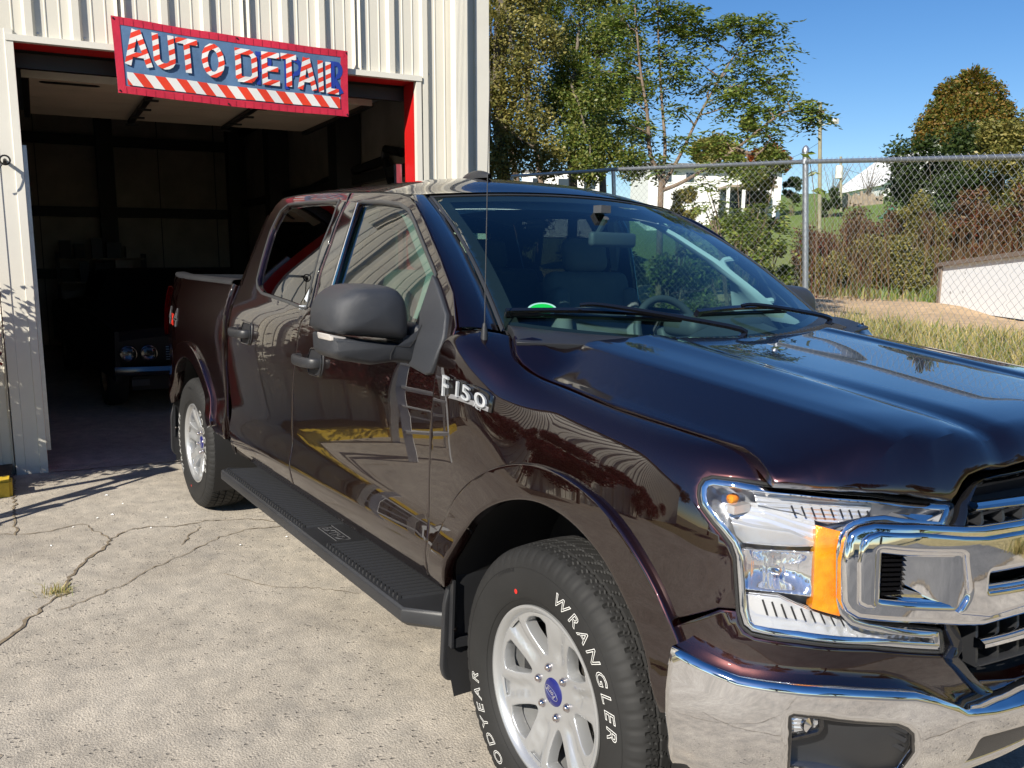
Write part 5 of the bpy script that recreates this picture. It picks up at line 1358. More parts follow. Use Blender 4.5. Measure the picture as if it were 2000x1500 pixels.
# handles
def handle(cx, cz, parent):
    w_, h_ = .115, .052
    base = panel('handle_recess', fillet([(cx-.03,cz-h_),(cx+w_-.02,cz-h_),(cx+w_,cz-.01),(cx+w_-.01,cz+h_),(cx-.02,cz+h_),(cx-.045,cz)], .02), S_side.off(.005), 'black', parent, res=.02, b=.005, th=.01)
    hrim = strip('recess_rim', densify(fillet([(cx-.03,cz-h_),(cx+w_-.02,cz-h_),(cx+w_,cz-.01),(cx+w_-.01,cz+h_),(cx-.02,cz+h_),(cx-.045,cz)], .02), .015), S_side.off(.006), .007, .003, 'gloss_black', base, closed=True)
    m = MB(); y0 = -(1.0-I_cab(cz))
    # grip: a flattened bar that stands off the door, closed at both ends
    path = [(cx-.125,y0-.006),(cx-.118,y0-.034),(cx-.09,y0-.047),(cx-.02,y0-.050),(cx+.04,y0-.046),(cx+.075,y0-.030),(cx+.082,y0-.002)]
    path = smoothpoly(path, n=3); V = []; n = 10
    for i, (x, y) in enumerate(path):
        a = np.array(path[max(0, i-1)]); b2 = np.array(path[min(len(path)-1, i+1)]); t = (b2-a)/np.linalg.norm(b2-a); nrm = np.array([-t[1], t[0]])
        for k in range(n):
            an = 2*PI*k/n; c_, s_ = math.cos(an), math.sin(an)
            c_ = math.copysign(abs(c_)**.6, c_); s_ = math.copysign(abs(s_)**.6, s_)
            V.append((x+nrm[0]*c_*.011, y+nrm[1]*c_*.011, cz+s_*.021))
    F = [(i*n+k, i*n+(k+1)%n, (i+1)*n+(k+1)%n, (i+1)*n+k) for i in range(len(path)-1) for k in range(n)]
    F += [tuple(reversed(range(n))), tuple((len(path)-1)*n+k for k in range(n))]
    grip = mesh('door_handle', V, F, 'black', parent, True, 60)
    return [base, grip]
hf = handle(-1.615, 1.146, door); hr = handle(-2.55, 1.186, rdoor)
for d_, subs in ((door, front_parts+hf), (rdoor, [rg, rt, ra]+hr)):
    c = mirror(d_, truck)
    for s_ in subs: mirror(s_, c)
# cab corner behind the rear door, roof rail
cc = panel('cab_corner', [(-2.925,.56),(-2.845,.56),(-2.845,1.0)]+[(max(u,-2.845)-.002, v) for u, v in rd[::-1] if u < -2.6 and v > 1.05]+[(-2.925,1.20)], S_side, 'paint', truck, res=.04, b=.003, th=.03) if False else None
def f_cc(u, v):  # rear corner of the cab: leans with the rear door's edge
    return f_side(u, v)
xe_ = pchip(sorted([(v, u) for u, v in S_side.tr(redge[::-1])]))
ccp = [(-2.915,.56),(-2.845,.56),(-2.845,1.0)]
vs_ = [1.1,1.2,1.3,1.4,1.5,1.6,1.7,1.78]
V = []; 
for v in [.5,.7,.9,1.0]+vs_:
    xd = -2.845 if v <= 1.05 else max(-2.845, xe_(v))-.002
    if v < 1.25: xd = -2.845
    for k, (dx, dy) in enumerate(((0,0),(-.03,.0),(-.055,.012),(-.072,.04),(-.075,.09))):
        V.append((xd+dx, -(1.0-I_cab(v))+dy, v))
n_ = len([.5,.7,.9,1.0]+vs_)
m = MB(); m.grid(V, n_, 5); m.F = [f[::-1] for f in m.F]
o = m.build('cab_corner', 'paint', truck); both(o)
# rear wall of the cab
m = MB()
rw = [(-2.90,-.93,.6),(-2.90,.93,.6),(-2.90,.93,1.36),(-2.74,.74,1.80),(-2.70,.4,1.87),(-2.70,-.4,1.87),(-2.74,-.74,1.80),(-2.90,-.93,1.36)]
def bw(z): return -2.90+max(0, z-1.36)*.38
fr_ = [(-.62,1.42),(.62,1.42),(.58,1.74),(-.58,1.74)]
out_ = [(-.93,.6),(.93,.6),(.93,1.36),(.75,1.80),(.5,1.885),(-.5,1.885),(-.75,1.80),(-.93,1.36)]
S_back = Surf(lambda u, v: np.array([bw(v), -u, v]), (-1,1), (.5,1.9))
panel('cab_rear_wall', out_, S_back.off(-.0), 'paint', truck, holes=[fr_], res=.1, th=.03)
for o in [truck.children[-1]]: pass
rw_ = panel('rear_window', fr_, S_back.off(.004), 'side_glass', truck, res=.1, th=.001, b=0)
# ---- A pillar
pa_o = seam[:5]
outer = [S_side.P(*q) for q in S_side.tr([(896,640),(893,610),(886,570),(860,500),(830,430),(812,396),(801,385)])]
inner = [S_ws.P(-1.0, t) for t in (0,.12,.25,.5,.77,.93,1.0)]
V = []
for i, (a, b2) in enumerate(zip(outer, inner)):
    bul = np.array([.35,-.75,.5])*.016
    for k, t in enumerate((0,.02,.15,.4,.7,.93,1.0)):
        p = a*(1-t)+b2*t+bul*(math.sin(PI*min(1, t*1.02))**.6 if 0 < t < 1 else 0)
        if k == 0: p = a+np.array([0,.012,-.004])
        if k == 6: p = b2+np.array([-.012,.0,-.014])
        V.append(p)
m = MB(); m.grid(V, len(outer), 7); m.F = [f[::-1] for f in m.F]
o = m.build('windshield_pillar', 'paint', truck, True, 60)
V2 = []
for i, (a, b2) in enumerate(zip(outer, inner)):
    a = a.copy(); a[1] = -(abs(b2[1])+.022); a[0] = a[0]-.05 if i else a[0]-.03; a[2] -= .01
    for t in (0,.15,.4,.7,.93,1.0):
        p = a*(1-t)+b2*t+(np.array([.1,-.9,.3])*.010 if 0 < t < 1 else 0); V2.append((p[0], -p[1], p[2]))
m = MB(); m.grid(V2, len(outer), 6); m.build('windshield_pillar', 'paint', truck, True, 60)
# ---- roof
rail = [S_side.P(u, v) for u, v in S_side.tr([(801,385),(780,378),(740,375.6),(688,376),(640,376),(584,381),(553,387)])]
xs = [-1.0]
V = []; NX, NY = 60, 46
yr = pchip(sorted([(p[0], abs(p[1])) for p in rail])); zr = pchip(sorted([(p[0], p[2]) for p in rail]))
x0, x1 = rail[-1][0], rail[0][0]
for i in range(NX):
    for j in range(NY):
        s_ = -1+2*j/(NY-1)
        # front edge follows the top of the windshield
        q = 1-s_*s_
        xf = -1.275+.10*q+.0
        x = x0+(xf-x0)*i/(NX-1)+(-.02*q if i == 0 else 0)
        xx = min(max(x, x0), x1)
        yy, ze = yr(xx)-.004, zr(xx)+.004
        zc = 1.936-.62*max(0, x+1.66)**2-.35*max(0, -2.45-x)**2
        if x > -1.45:
            k = (x+1.45)/(xf+1.45); ze = ze*(1-k)+(1.818)*k; yy = yy*(1-k)+.655*k
            zt = 1.822+.030*q; zc = min(zc, zc)
            zz = ze+(zc-ze)*(1-abs(s_)**2.7); zz = zz*(1-k**3)+zt*k**3
        else: zz = ze+(zc-ze)*(1-abs(s_)**2.7)
        V.append((x, s_*yy, zz))
m = MB(); m.grid(V, NX, NY)
roof = m.build('roof', 'paint', truck, True, 60)
# the black gap between roof and doors
m = MB(); m.tube([(p[0], p[1]+.012, p[2]-.004) for p in rail], .007, 6); o = m.build('roof_gutter', 'rubber', truck); both(o)
# fin antenna
fx = onp(928, 352, 2, 1.93)
m = MB(); V = []
for i in range(9):
    t = i/8; 
    for k in range(14):
        a = PI*k/13
        V.append((-1.62+.11-t*.22*1.0, -.22+.034*math.cos(a)*math.sin(PI*(t*.86+.07))**.7, 1.928+.038*math.sin(a)*math.sin(PI*(t*.86+.07))**.6))
m.grid(V, 9, 14)
o = m.build('roof_antenna_pod', 'black', truck)
# ---- windshield glass, frit border, seal
wsg = panel('windshield', [(-.985,.01),(.985,.01),(.985,.99),(-.985,.99)], S_ws, 'screen_glass', truck, res=.06, th=.001, b=0)
for s_ in (-1, 1):
    strip('windshield_frit', [(s_*.955, t/12) for t in range(13)][::s_], S_ws.off(-.004), .055, .001, 'dark', wsg)
strip('windshield_frit', [(-.97+1.94*t/20, .03) for t in range(21)], S_ws.off(-.004), .06, .001, 'dark', wsg)
strip('windshield_frit', [(-.97+1.94*t/20, .965) for t in range(21)], S_ws.off(-.004), .05, .001, 'dark', wsg)
strip('windshield_trim', [(-.998, t/16) for t in range(17)], S_ws.off(.001), .012, .003, 'grey_trim', wsg)
strip('windshield_trim', [(.998, t/16) for t in range(17)][::-1], S_ws.off(.001), .012, .003, 'grey_trim', wsg)
strip('windshield_trim', [(-1+2*t/20, .995) for t in range(21)][::-1], S_ws.off(.001), .010, .003, 'grey_trim', wsg)
# ---- fender
cut = [(1003,657),(1003,672),(1006,692),(1018,712),(1037,727),(1062,741),(1100,756),(1200,796),(1320,836),(1400,861),(1450,876),(1478,897),(1496,920),(1508,944)]
hl_out = [(1508,945),(1440,935),(1390,930),(1372,935),(1364,948),(1362,965),(1366,990),(1390,1022),(1425,1066),(1433,1090),(1436,1150),(1438,1190)]
arch_in = [(880,1137),(885,1087),(900,1033),(927,993),(970,967),(1010,961),(1047,970),(1093,997),(1127,1023),(1160,1053),(1220,1120),(1260,1187),(1290,1253),(1307,1283)]
arch_out = [(862,1092),(870,1040),(890,985),(927,945),(970,928),(1010,924),(1060,937),(1113,960),(1160,997),(1207,1043),(1247,1093),(1287,1157),(1320,1217),(1345,1262)]
Sf = S_fr
ai = Sf.tr(arch_in); ao = Sf.tr(arch_out)
# a clean arch: circle-like curve fitted through the traced points
def archpts(cx, R, zc, a0, a1, n=26, ex=1.0): return [(cx+R*math.cos(a0+(a1-a0)*i/n)*ex, zc+R*math.sin(a0+(a1-a0)*i/n)) for i in range(n+1)]

# ---- fender and flares
RI, RO, ZC = .500, .585, .452
def arc(cx, R, a0, a1, n=24, zc=ZC): return [(cx+R*math.cos(a0+(a1-a0)*i/n), zc+R*math.sin(a0+(a1-a0)*i/n)) for i in range(n+1)]
cutuv = Sf.tr(cut)
fl = Sf.tr([(1404,1188),(1330,1170)])
fender_poly = [(fd[0][0]+.0, .56)]+[(u, v) for u, v in fd]+Sf.tr([(905,640),(945,646),(985,652)])+cutuv+Sf.tr(hl_out[1:])+[fl[0]]+[(.475,.800),(.40,.800)]+arc(0, RI, .77, 2.92)
fender = panel('front_fender', fender_poly, Sf, 'paint', truck, res=.03, gap=.0035, b=.003, th=.03)
both(fender)
def flare(cx, S, a0=.30, a1=2.90):
    inner_ = arc(cx, RI-.004, a0, a1, 40); outer_ = arc(cx, RO, a1+.02, a0-.0, 40)
    return panel('wheel_arch_flare', inner_+outer_, S.off(.019), 'paint', truck, res=.022, b=.006, th=.03, lip=.0)
both(flare(0, Sf))
# wheel wells
def well(cx):
    V = []; n = 24
    for i in range(n+1):
        a = -.5+(PI+1.0)*i/n
        for y in (-.99, -.80, -.62): V.append((cx+(RI+.01)*math.cos(a), y, ZC+(RI+.01)*math.sin(a)))
    m = MB(); m.grid(V, n+1, 3)
    k = len(m.V); m.V += [(cx, -.62, ZC)]
    for i in range(n): m.F.append((i*3+2, k, (i+1)*3+2))
    m.F = [f[::-1] for f in m.F]
    return m.build('wheel_well', 'dark', truck)
both(well(0)); both(well(-3.683))
# ---- hood
hcut = [(1006,655),(1007,672),(1010,691),(1022,710),(1041,725),(1065,738),(1103,752),(1202,792),(1322,832),(1402,857),(1452,872),(1481,893),(1500,917),(1513,944)]
hc = S_hood.tr(hcut)
hc = [(u, min(-.60, v)) for u, v in hc]
nose = S_hood.tr([(1520,944),(1560,948),(1600,953),(1650,958),(1700,962),(1760,968),(1820,975),(1858,981),(1868,970),(1880,945),(1892,930),(1910,922),(1950,913),(2000,903)])
yy_l = nose[-1][1]; half = hc[:-1]+[(hc[-1][0], hc[-1][1])]+[p for p in nose if p[1] > hc[-1][1]+.008]+[(nose[-1][0]+.006, yy_l*.5), (nose[-1][0]+.008, 0)]
rear = [(-.345,-.845),(-.335,-.80),(-.30,-.7),(-.22,-.45),(-.17,-.2),(-.155,0)]
hp = half+[(u,-v) for u, v in half[:-1][::-1]]+[(u,-v) for u, v in rear]+rear[:-1][::-1]
hood = panel('hood', hp, S_hood, 'paint', truck, res=.028, b=.004, th=.03, sharp=30, gap=.002, lines=[[(x, s_*(y_+w_*(x+.3))) for x in (-.25,0,.3,.6,.72)] for s_ in (-1,1) for y_, w_ in ((.662,0),(.815,0),(.40,0))])
# under the hood gap
m = MB(); 
V = [(x, y*(1 if x < .3 else .72), f_hood(x, y*.95)[2]-.07) for x in (-.17,-.12,0,.25,.32,.58) for y in (-.86,-.8,-.5,0,.5,.8,.86)]
m.grid(V, 6, 7); m.build('engine_bay_cover', 'dark', truck)
# ---- cowl
def f_cowl(s, t):
    q = 1-s*s
    a = np.array([-.335+.17*q**1.1, s*.87, 1.338-.022*q-.0])
    b2 = f_ws(s*.99, .03)+np.array([.006,0,.006])
    p = a*(1-t)+b2*t; p[2] += .012*math.sin(PI*t)-.0
    return p
S_cowl = Surf(lambda s, t: f_cowl(s, t), (-1,1), (0,1))
cowl = panel('cowl', [(-.985,0),(.985,0),(.985,1),(-.985,1)], S_cowl, 'black', truck, res=.06, b=.002)
sl = MB()
for k in range(38):
    s_ = -.52+1.30*k/37
    a = S_cowl.P(s_, .18); b2 = S_cowl.P(s_+.012, .62); sl.beam(a+np.array([0,0,.002]), b2+np.array([0,0,.002]), .006, .008)
    for j in range(4):
        if k % 3 == 0 and 6 < k < 34:
            a = S_cowl.P(s_+.01+.008*j, .12); b2 = S_cowl.P(s_+.012+.008*j, .3); sl.beam(a+np.array([0,0,.003]), b2+np.array([0,0,.003]), .003, .006)
sl.build('cowl_vent_ribs', 'black', cowl, False)
# wipers: blade, arm
def wiper(p_tip, p_mid, p_end, pivot):
    a = S_ws.P(*S_ws.inv(*p_tip)); b2 = S_ws.P(*S_ws.inv(*p_end)); mid = S_ws.P(*S_ws.inv(*p_mid))
    N = np.array([.5,0,.8]); N /= np.linalg.norm(N)
    root = thing_part('wiper', truck)
    m = MB()
    pts = [a+(b2-a)*t+N*(.020+.012*math.sin(PI*t)) for t in np.linspace(0, 1, 12)]
    for p, q in zip(pts, pts[1:]): m.beam(p, q, .015, .011, N)
    m.beam(a+N*.012, a+N*.012+(b2-a)*.03, .019, .020, N)
    bl = m.build('wiper_blade', 'gloss_black', root, True, 30)
    pts2 = [a+(b2-a)*t+N*.006 for t in np.linspace(0, 1, 12)]
    m = MB(); [m.beam(p, q, .006, .014, N) for p, q in zip(pts2, pts2[1:])]; m.build('wiper_rubber', 'rubber', root)
    pv = pivot
    m = MB(); pp = [mid+N*.034, mid+N*.046+(pv-mid)*.12, mid+(pv-mid)*.5+N*.045, pv+np.array([0,0,.03]), pv]
    pp = smoothpoly(pp, n=4)
    m.tube(pp, [.007+.005*i/len(pp) for i in range(len(pp))], 6); m.build('wiper_arm', 'gloss_black', root, True, 30)
def thing_part(name, parent):
    o = bpy.data.objects.new(name, None); COL.objects.link(o); o.parent = parent; o.empty_display_size = .05
    o.location = -world_loc(parent); return o
wiper((985,617),(1125,612),(1330,628), S_cowl.P(-.02,.55)+np.array([0,0,.0]))
wiper((1357,618),(1440,612),(1535,610), S_cowl.P(.73,.55))

# ---- front fascia
Sg = S_fr
def U(y): # arc position for a lateral place on the nose
    return float(np.interp(y, _uy, _uu))
_uu = np.linspace(.3, 2*UC-.3, 400); _uy = np.array([_py(u) for u in _uu])
hl = [(1508,948),(1440,938),(1392,933),(1375,938),(1367,950),(1365,966),(1369,988),(1393,1020),(1428,1064),(1436,1088),(1440,1150),(1443,1195),(1451,1222),(1468,1236),(1500,1243),(1560,1250),(1700,1262),(1841,1273),(1836,1232),(1760,1224),(1700,1217),(1672,1208),(1655,1192),(1650,1170),(1650,1080),(1655,1052),(1668,1033),(1692,1021),(1730,1017),(1845,1031),(1860,989),(1855,983),(1700,966),(1600,957)]
HL = Sg.tr(hl)
def mir_uv(p): return [(2*UC-u, v) for u, v in p][::-1]
lampS = Sg
# housing behind: bowl
head = panel('headlight', HL, Sg.off(-.11), 'chrome2', truck, res=.03, b=0, th=.004)
hp_ = []
Ld = densify(HL if area(HL) > 0 else HL[::-1], .012)
V = []; 
for k, d in enumerate((-.002,-.03,-.11)):
    V.append([Sg.off(d).P(*p) for p in inset(Ld, .004+.004*k)])
n = len(Ld); m = MB(); VV = [p for row in V for p in row]
F = [(k*n+i, k*n+(i+1)%n, (k+1)*n+(i+1)%n, (k+1)*n+i) for k in range(2) for i in range(n)]
m.add(VV, F); walls = m.build('headlight_housing', 'chrome2', head)
lens = panel('headlight_lens', HL, Sg.off(.006), 'lens', head, res=.025, b=.003, th=.006)
rim1 = strip('headlight_rim', inset(Ld, .010), Sg.off(-.006), .014, .004, 'chrome', head, closed=True)
seal = strip('headlight_seal', inset(Ld, -.003), Sg.off(-.004), .007, .004, 'rubber', head, closed=True)
def zone(name, pts, d, mat, tilt=0, res=.02, th=.02, b=.001, par=None):
    """a plate inside the lamp, d metres behind the lens; tilt brings its upper edge forward"""
    S0 = Sg.off(-d); uv = S0.tr(pts); vm = sum(v for _, v in uv)/len(uv)
    if tilt:
        um = sum(u for u, _ in uv)/len(uv)
        S1 = Surf(lambda u, v: f_front(u, v)-Sg.N(u, v)*(d-tilt*(v-vm)*1.0), Sg.ur, Sg.vr)
    else: S1 = S0
    return panel(name, uv, S1, mat, par or head, res=res, th=th, b=b)
subs = [walls, lens, rim1, seal]
amber_p = [(1594,1026),(1655,1042),(1648,1090),(1648,1170),(1640,1203),(1586,1188),(1590,1160),(1592,1080)]
subs.append(zone('amber_reflector', amber_p, .012, 'amber', th=.04))
subs.append(zone('signal_reflector', [(1412,985),(1500,978),(1590,1012),(1592,1052),(1540,1040),(1450,1030),(1425,1010)], .045, 'fluted', -.15))
subs.append(zone('upper_reflector', [(1470,962),(1600,975),(1700,985),(1690,1008),(1655,1015),(1620,1022),(1560,1000),(1480,985)], .040, 'fluted2', .3))
subs.append(zone('lamp_fin', [(1432,1020),(1470,1030),(1540,1040),(1606,1068),(1560,1070),(1450,1062),(1437,1045)], .020, 'chrome2', .5, th=.01))
_bw = Sg.off(-.03).tr([(1450,1072),(1520,1076),(1588,1078),(1586,1120),(1588,1165),(1520,1158),(1452,1150),(1448,1110)])
_bc = (sum(p[0] for p in _bw)/8, sum(p[1] for p in _bw)/8); _br = (max(p[0] for p in _bw)-min(p[0] for p in _bw))/2, (max(p[1] for p in _bw)-min(p[1] for p in _bw))/2
S_bowl = Surf(lambda u, v: f_front(u, v)-Sg.N(u, v)*(.026+.045*max(0, 1-((u-_bc[0])/_br[0])**2)*max(.2, 1-((v-_bc[1])/_br[1])**2)+.002*math.sin((u-_bc[0])*420)), Sg.ur, Sg.vr)
subs.append(panel('low_beam_bowl', _bw, S_bowl, 'chrome_flute', head, res=.006, th=.01, b=.0005, sharp=80))
_q = S_bowl.P(*_bc)+Sg.N(*_bc)*.022
m = MB(); m.lathe([(-.016,.0),(-.013,.008),(.0,.012),(.013,.008),(.016,.0)], _q, 'x', 12); subs.append(m.build('low_beam_shade', 'chrome', head))
subs.append(zone('lower_reflector', [(1455,1160),(1520,1166),(1590,1195),(1640,1212),(1700,1224),(1800,1238),(1815,1256),(1700,1250),(1560,1238),(1480,1230),(1458,1210)], .035, 'fluted', .2))
# marker bulb and bracket
m = MB(); c0 = Sg.off(-.05).P(*Sg.inv(1412, 968))
m.lathe([(0,0.001),(.004,.010),(.014,.013),(.024,.010),(.03,.001)], c0, 'y', 12); subs.append(m.build('signal_bulb', 'amber', head))
m = MB(); c0 = Sg.off(-.035).P(*Sg.inv(1440, 988)); m.box(c0, (.02,.05,.018)); subs.append(m.build('bulb_bracket', 'clear_plastic', head))
# ribs along the arms of the lamp
m = MB()
for k in range(9):
    px_ = 1552+k*19; a = Sg.off(-.03).P(*Sg.inv(px_, 978+k*1.2)); b2 = Sg.off(-.03).P(*Sg.inv(px_+7, 1000+k*1.0)); m.beam(a, b2, .0022, .0035)
for k in range(9):
    px_ = 1490+k*20; a = Sg.off(-.025).P(*Sg.inv(px_, 1176+k*4.5)); b2 = Sg.off(-.025).P(*Sg.inv(px_+10, 1206+k*3.0)); m.beam(a, b2, .0022, .0035)
subs.append(m.build('lamp_ribs', 'dark', head))
m = MB()
for tri in ([(1752,995),(1838,1003),(1820,1018)], [(1780,1232),(1826,1238),(1830,1258)]):
    P_ = [Sg.off(-.02).P(*Sg.inv(*t)) for t in tri]; c1 = Sg.off(-.06).P(*Sg.inv(*tri[0]))
    m.add([P_[0], P_[1], P_[2], c1], [(0,1,2),(0,3,1),(0,2,3),(1,3,2)])
subs.append(m.build('lamp_prism', 'chrome', head, False))
hm = mirror(head, truck); [mirror(s_, hm) for s_ in subs]

# bumper cover (painted valance under the lamps)
bt = [(1312,1276),(1440,1336),(1530,1351),(1640,1360),(1700,1364),(1790,1368),(1830,1378),(1890,1404),(1945,1400),(2000,1386)]
BT = Sg.off(.055).tr(bt)
yb_top = [(u, v) for u, v in BT]
uL = Sg.tr([(1438,1192)])[0]
hl_bot = Sg.tr([(1438,1193),(1444,1216),(1455,1233),(1475,1245),(1560,1257),(1700,1269),(1845,1280),(1868,1300),(1893,1330)])
end_u = UC
cov = [(.405,.785),(.475,.785)]+[Sg.tr([(1406,1190)])[0]]+hl_bot
cov = cov+[(UC-.28, hl_bot[-1][1]-.03),(UC, hl_bot[-1][1]-.04)]
low = [(UC, .60),(UC-.5,.62),(.75,.66),(.55,.66)]+arc(0, RI, .43, .72, 6)
pc = cov+mir_uv(cov[:-1])+mir_uv(low[1:])+low[1:]
cover = panel('bumper_cover', pc, Sg, 'paint', truck, res=.03, b=.003, th=.03, gap=.003)
# chrome bumper
Sb = Surf(lambda u, v: f_front(u, v)+Sg.N(u, v)*(.062-.9*max(0, .60-v)**2*1.2), Sg.ur, (.3,.8), 0, 110, 40)
BTu = Sb.tr(bt)
zc_ = BTu[-1][1]
topl = [(u, v) for u, v in BTu if u < UC-.02]+[(UC, BTu[-1][1]+.012)]
bot = [(UC,.435),(UC-.6,.435),(.72,.44),(.60,.45),(.50,.50),(topl[0][0]+.005,.58)]
fo = [(1531,1402),(1536,1394),(1550,1388),(1610,1394),(1760,1408),(1782,1416),(1796,1430),(1797,1470)]
FO = Sb.tr(fo); 
FO = FO+[(FO[-1][0]-.005,.505),(FO[0][0]+.01,.505)]
pl_ = Sb.tr([(1893,1480),(1900,1450),(1915,1440),(2000,1425)]); 
PLt = fillet([(pl_[0][0], .46)]+pl_[:1]+[pl_[2]]+[(UC, pl_[3][1])]+mir_uv([pl_[2]])+mir_uv(pl_[:1])+[(2*UC-pl_[0][0], .46)], .02)
bumper = panel('chrome_bumper', topl+mir_uv(topl[:-1])+mir_uv(bot[1:])+bot[1:], Sb, 'chrome', truck, holes=[FO, mir_uv(FO), PLt], res=.03, b=.014, th=.05, sharp=60)
bsub = []
pc_ = panel('number_plate_panel', PLt, Sb.off(-.008), 'black', bumper, res=.05, b=.006, th=.02)
# recess behind the fog lamp opening
Fd = densify(FO if area(FO) > 0 else FO[::-1], .02)
m = MB(); n = len(Fd)
for k, (d, g_) in enumerate(((-.012,.0),(-.07,.006))): m.V += [tuple(Sb.off(d).P(*p)) for p in inset(Fd, g_)]
m.F += [(i, (i+1)%n, n+(i+1)%n, n+i) for i in range(n)]
bsub.append(m.build('fog_lamp_bezel', 'black', bumper))
bsub.append(strip('fog_bezel_edge', inset(Fd, .008), Sb.off(-.010), .014, .006, 'gloss_black', bumper, closed=True))
cen = Sb.tr([(1610,1395),(1740,1412),(1790,1440)])
pan = [(Sb.tr([(1610,1402)])[0])]+Sb.tr([(1760,1412),(1793,1436)])+[(FO[-2][0], .51),(FO[-1][0]+.0,.51)]+Sb.tr([(1537,1452),(1600,1436)])
Sp = Surf(lambda u, v: Sb.P(u, v)-Sg.N(u, v)*(.050-.035*sm(u, pan[0][0], pan[1][0])), Sg.ur, (.3,.8))
bsub.append(panel('fog_lamp_infill', pan, Sp, 'black', bumper, res=.03, b=.004, th=.03))
m = MB()
for k in range(4):
    a = Sp.off(.003).P(*Sb.inv(1640+k*40, 1412+k*0)); b2 = Sp.off(.003).P(*Sb.inv(1770+k*4, 1472-k*18)); m.beam(a, b2, .010, .010)
bsub.append(m.build('infill_ribs', 'black', bumper))
fg = Sb.tr([(1538,1400),(1550,1393),(1607,1398),(1608,1425),(1600,1436),(1540,1450)])
fog = panel('fog_lamp', fg, Sb.off(-.024), 'fluted2', bumper, res=.02, b=.001, th=.02)
fogl = panel('fog_lamp_lens', fg, Sb.off(-.010), 'lens', bumper, res=.03, b=.002, th=.004)
fogr = strip('fog_lamp_rim', densify(fg if area(fg) > 0 else fg[::-1], .015), Sb.off(-.014), .010, .008, 'gloss_black', bumper, closed=True)
m = MB(); m.lathe([(0,.0),(.004,.014),(.014,.016),(.02,.0)], Sb.off(-.022).P(*Sb.inv(1575, 1422)), 'x', 16); bulb = m.build('fog_lamp_bulb', 'chrome', bumper)
for s_ in bsub+[fog, fogl, fogr, bulb]: mirror(s_, bumper)
# ---- grille
go = Sg.tr([(1847,1283),(1862,1262),(1850,1225),(1852,1120),(1862,1030),(1870,985),(1889,944),(1905,932),(1940,924),(2000,912)])
go = [(u, v) for u, v in go]; go.append((UC, go[-1][1]+.012)) if go[-1][0] < UC else None
gb_ = Sg.tr([(1847,1283),(1865,1300),(1885,1325),(1910,1352),(1945,1362),(2000,1352)]); gb_.append((UC, gb_[-1][1]))
gpoly = go+mir_uv(go[:-1])+mir_uv(gb_[1:])+gb_[1:-1][::-1]
gp2 = gb_[::-1][:-1]+go+mir_uv(go[:-1])+mir_uv(gb_[::-1][1:-1])
grille = panel('grille', gp2, Sg.off(-.075), 'dark', truck, res=.06, b=0, th=.002)
gd = densify(gp2 if area(gp2) > 0 else gp2[::-1], .015)
m = MB(); n = len(gd)
for k, (d, g_) in enumerate(((.010,.0),(-.075,.02))): m.V += [tuple(Sg.off(d).P(*p)) for p in inset(gd, g_)]
m.F += [(i, (i+1)%n, n+(i+1)%n, n+i) for i in range(n)]
m.build('grille_frame', 'black', grille)
strip('grille_surround', inset(gd, .004), Sg.off(.0), .026, .014, 'gloss_black', grille, closed=True, prof=[(-.5,-1.5),(-.5,.6),(-.35,1),(.1,1),(.5,.2),(.5,-1.5)])
ymax = .50
def fin(y, z0, z1, d0=-.07, d1=-.004, w_=.010):
    u = U(y); a = Sg.off(d0); b2 = Sg.off(d1); m = MB()
    P_ = [a.P(u, z0), b2.P(u, z0), b2.P(u, z1), a.P(u, z1)]; m.prism([p-np.array([0,w_/2,0]) for p in P_], (0,w_,0)); return m
k = 0
zu0, zu1, zl0, zl1 = .995, 1.145, .69, .83
for i in range(-7, 8):
    y = i*.070
    top = zu1-.02-max(0, abs(y)-.42)*1.2
    fin(y, zu0, top).build('grille_fin', 'black', grille, False)
    if abs(y) < .46: fin(y, zl0+.02, zl1).build('grille_fin', 'black', grille, False)
def bar_strip(name, z0, w_, h_, mat, d, yh, par=grille, dz=0):
    path = [(U(-yh+2*yh*t/30), z0+dz*(1-(2*t/30-1)**2)) for t in range(31)]
    return strip(name, path, Sg.off(d), w_, h_, mat, par, prof=[(-.5,-.6),(-.5,.3),(-.15,1),(.2,1),(.5,.4),(.5,-.6)])
bar_strip('grille_crossbar', 1.028, .008, .012, 'black', -.010, .50)
bar_strip('chrome_crossbar', Sg.inv(1960, 983)[1]-.004, .022, .018, 'chrome', .002, .455, dz=.01)
bar_strip('chrome_crossbar', Sg.inv(1960, 1243)[1], .022, .018, 'chrome', .002, .43, dz=.0)
bar_strip('grille_crossbar', .715, .008, .012, 'black', -.010, .42)
# the big chrome C-bar with its inlets
cb_t = [(1662,1062),(1668,1046),(1682,1036),(1710,1030),(1800,1033),(1882,1038),(1925,1038),(2000,1026)]
cb_b = [(1662,1062),(1656,1100),(1656,1175),(1662,1190),(1680,1202),(1720,1207),(1800,1211),(1880,1216),(1925,1212),(2000,1196)]
Sc = Sg.off(.030)
T_ = Sc.tr(cb_t); B_ = Sc.tr(cb_b[1:])
zt_, zb_ = T_[-1][1]+.004, B_[-1][1]-.004
cpoly = B_[::-1]+T_+[(UC, zt_)]+mir_uv(T_)+mir_uv(B_[::-1])+[(UC, zb_)]
nost = fillet(Sc.tr([(1716,1072),(1878,1082),(1886,1160),(1868,1190),(1720,1180),(1712,1176)]), .012)
slot = fillet(Sc.tr([(1928,1115),(2000,1102)])+[(UC-.05, Sc.tr([(2000,1102)])[0][1]+.002),(UC-.05, Sc.tr([(2000,1143)])[0][1]+.002)]+Sc.tr([(2000,1143),(1924,1155)]), .008)
cbar = panel('chrome_grille_bar', cpoly, Sc, 'chrome', grille, holes=[nost, mir_uv(nost), slot, mir_uv(slot)], res=.03, b=.011, th=.05, sharp=60)
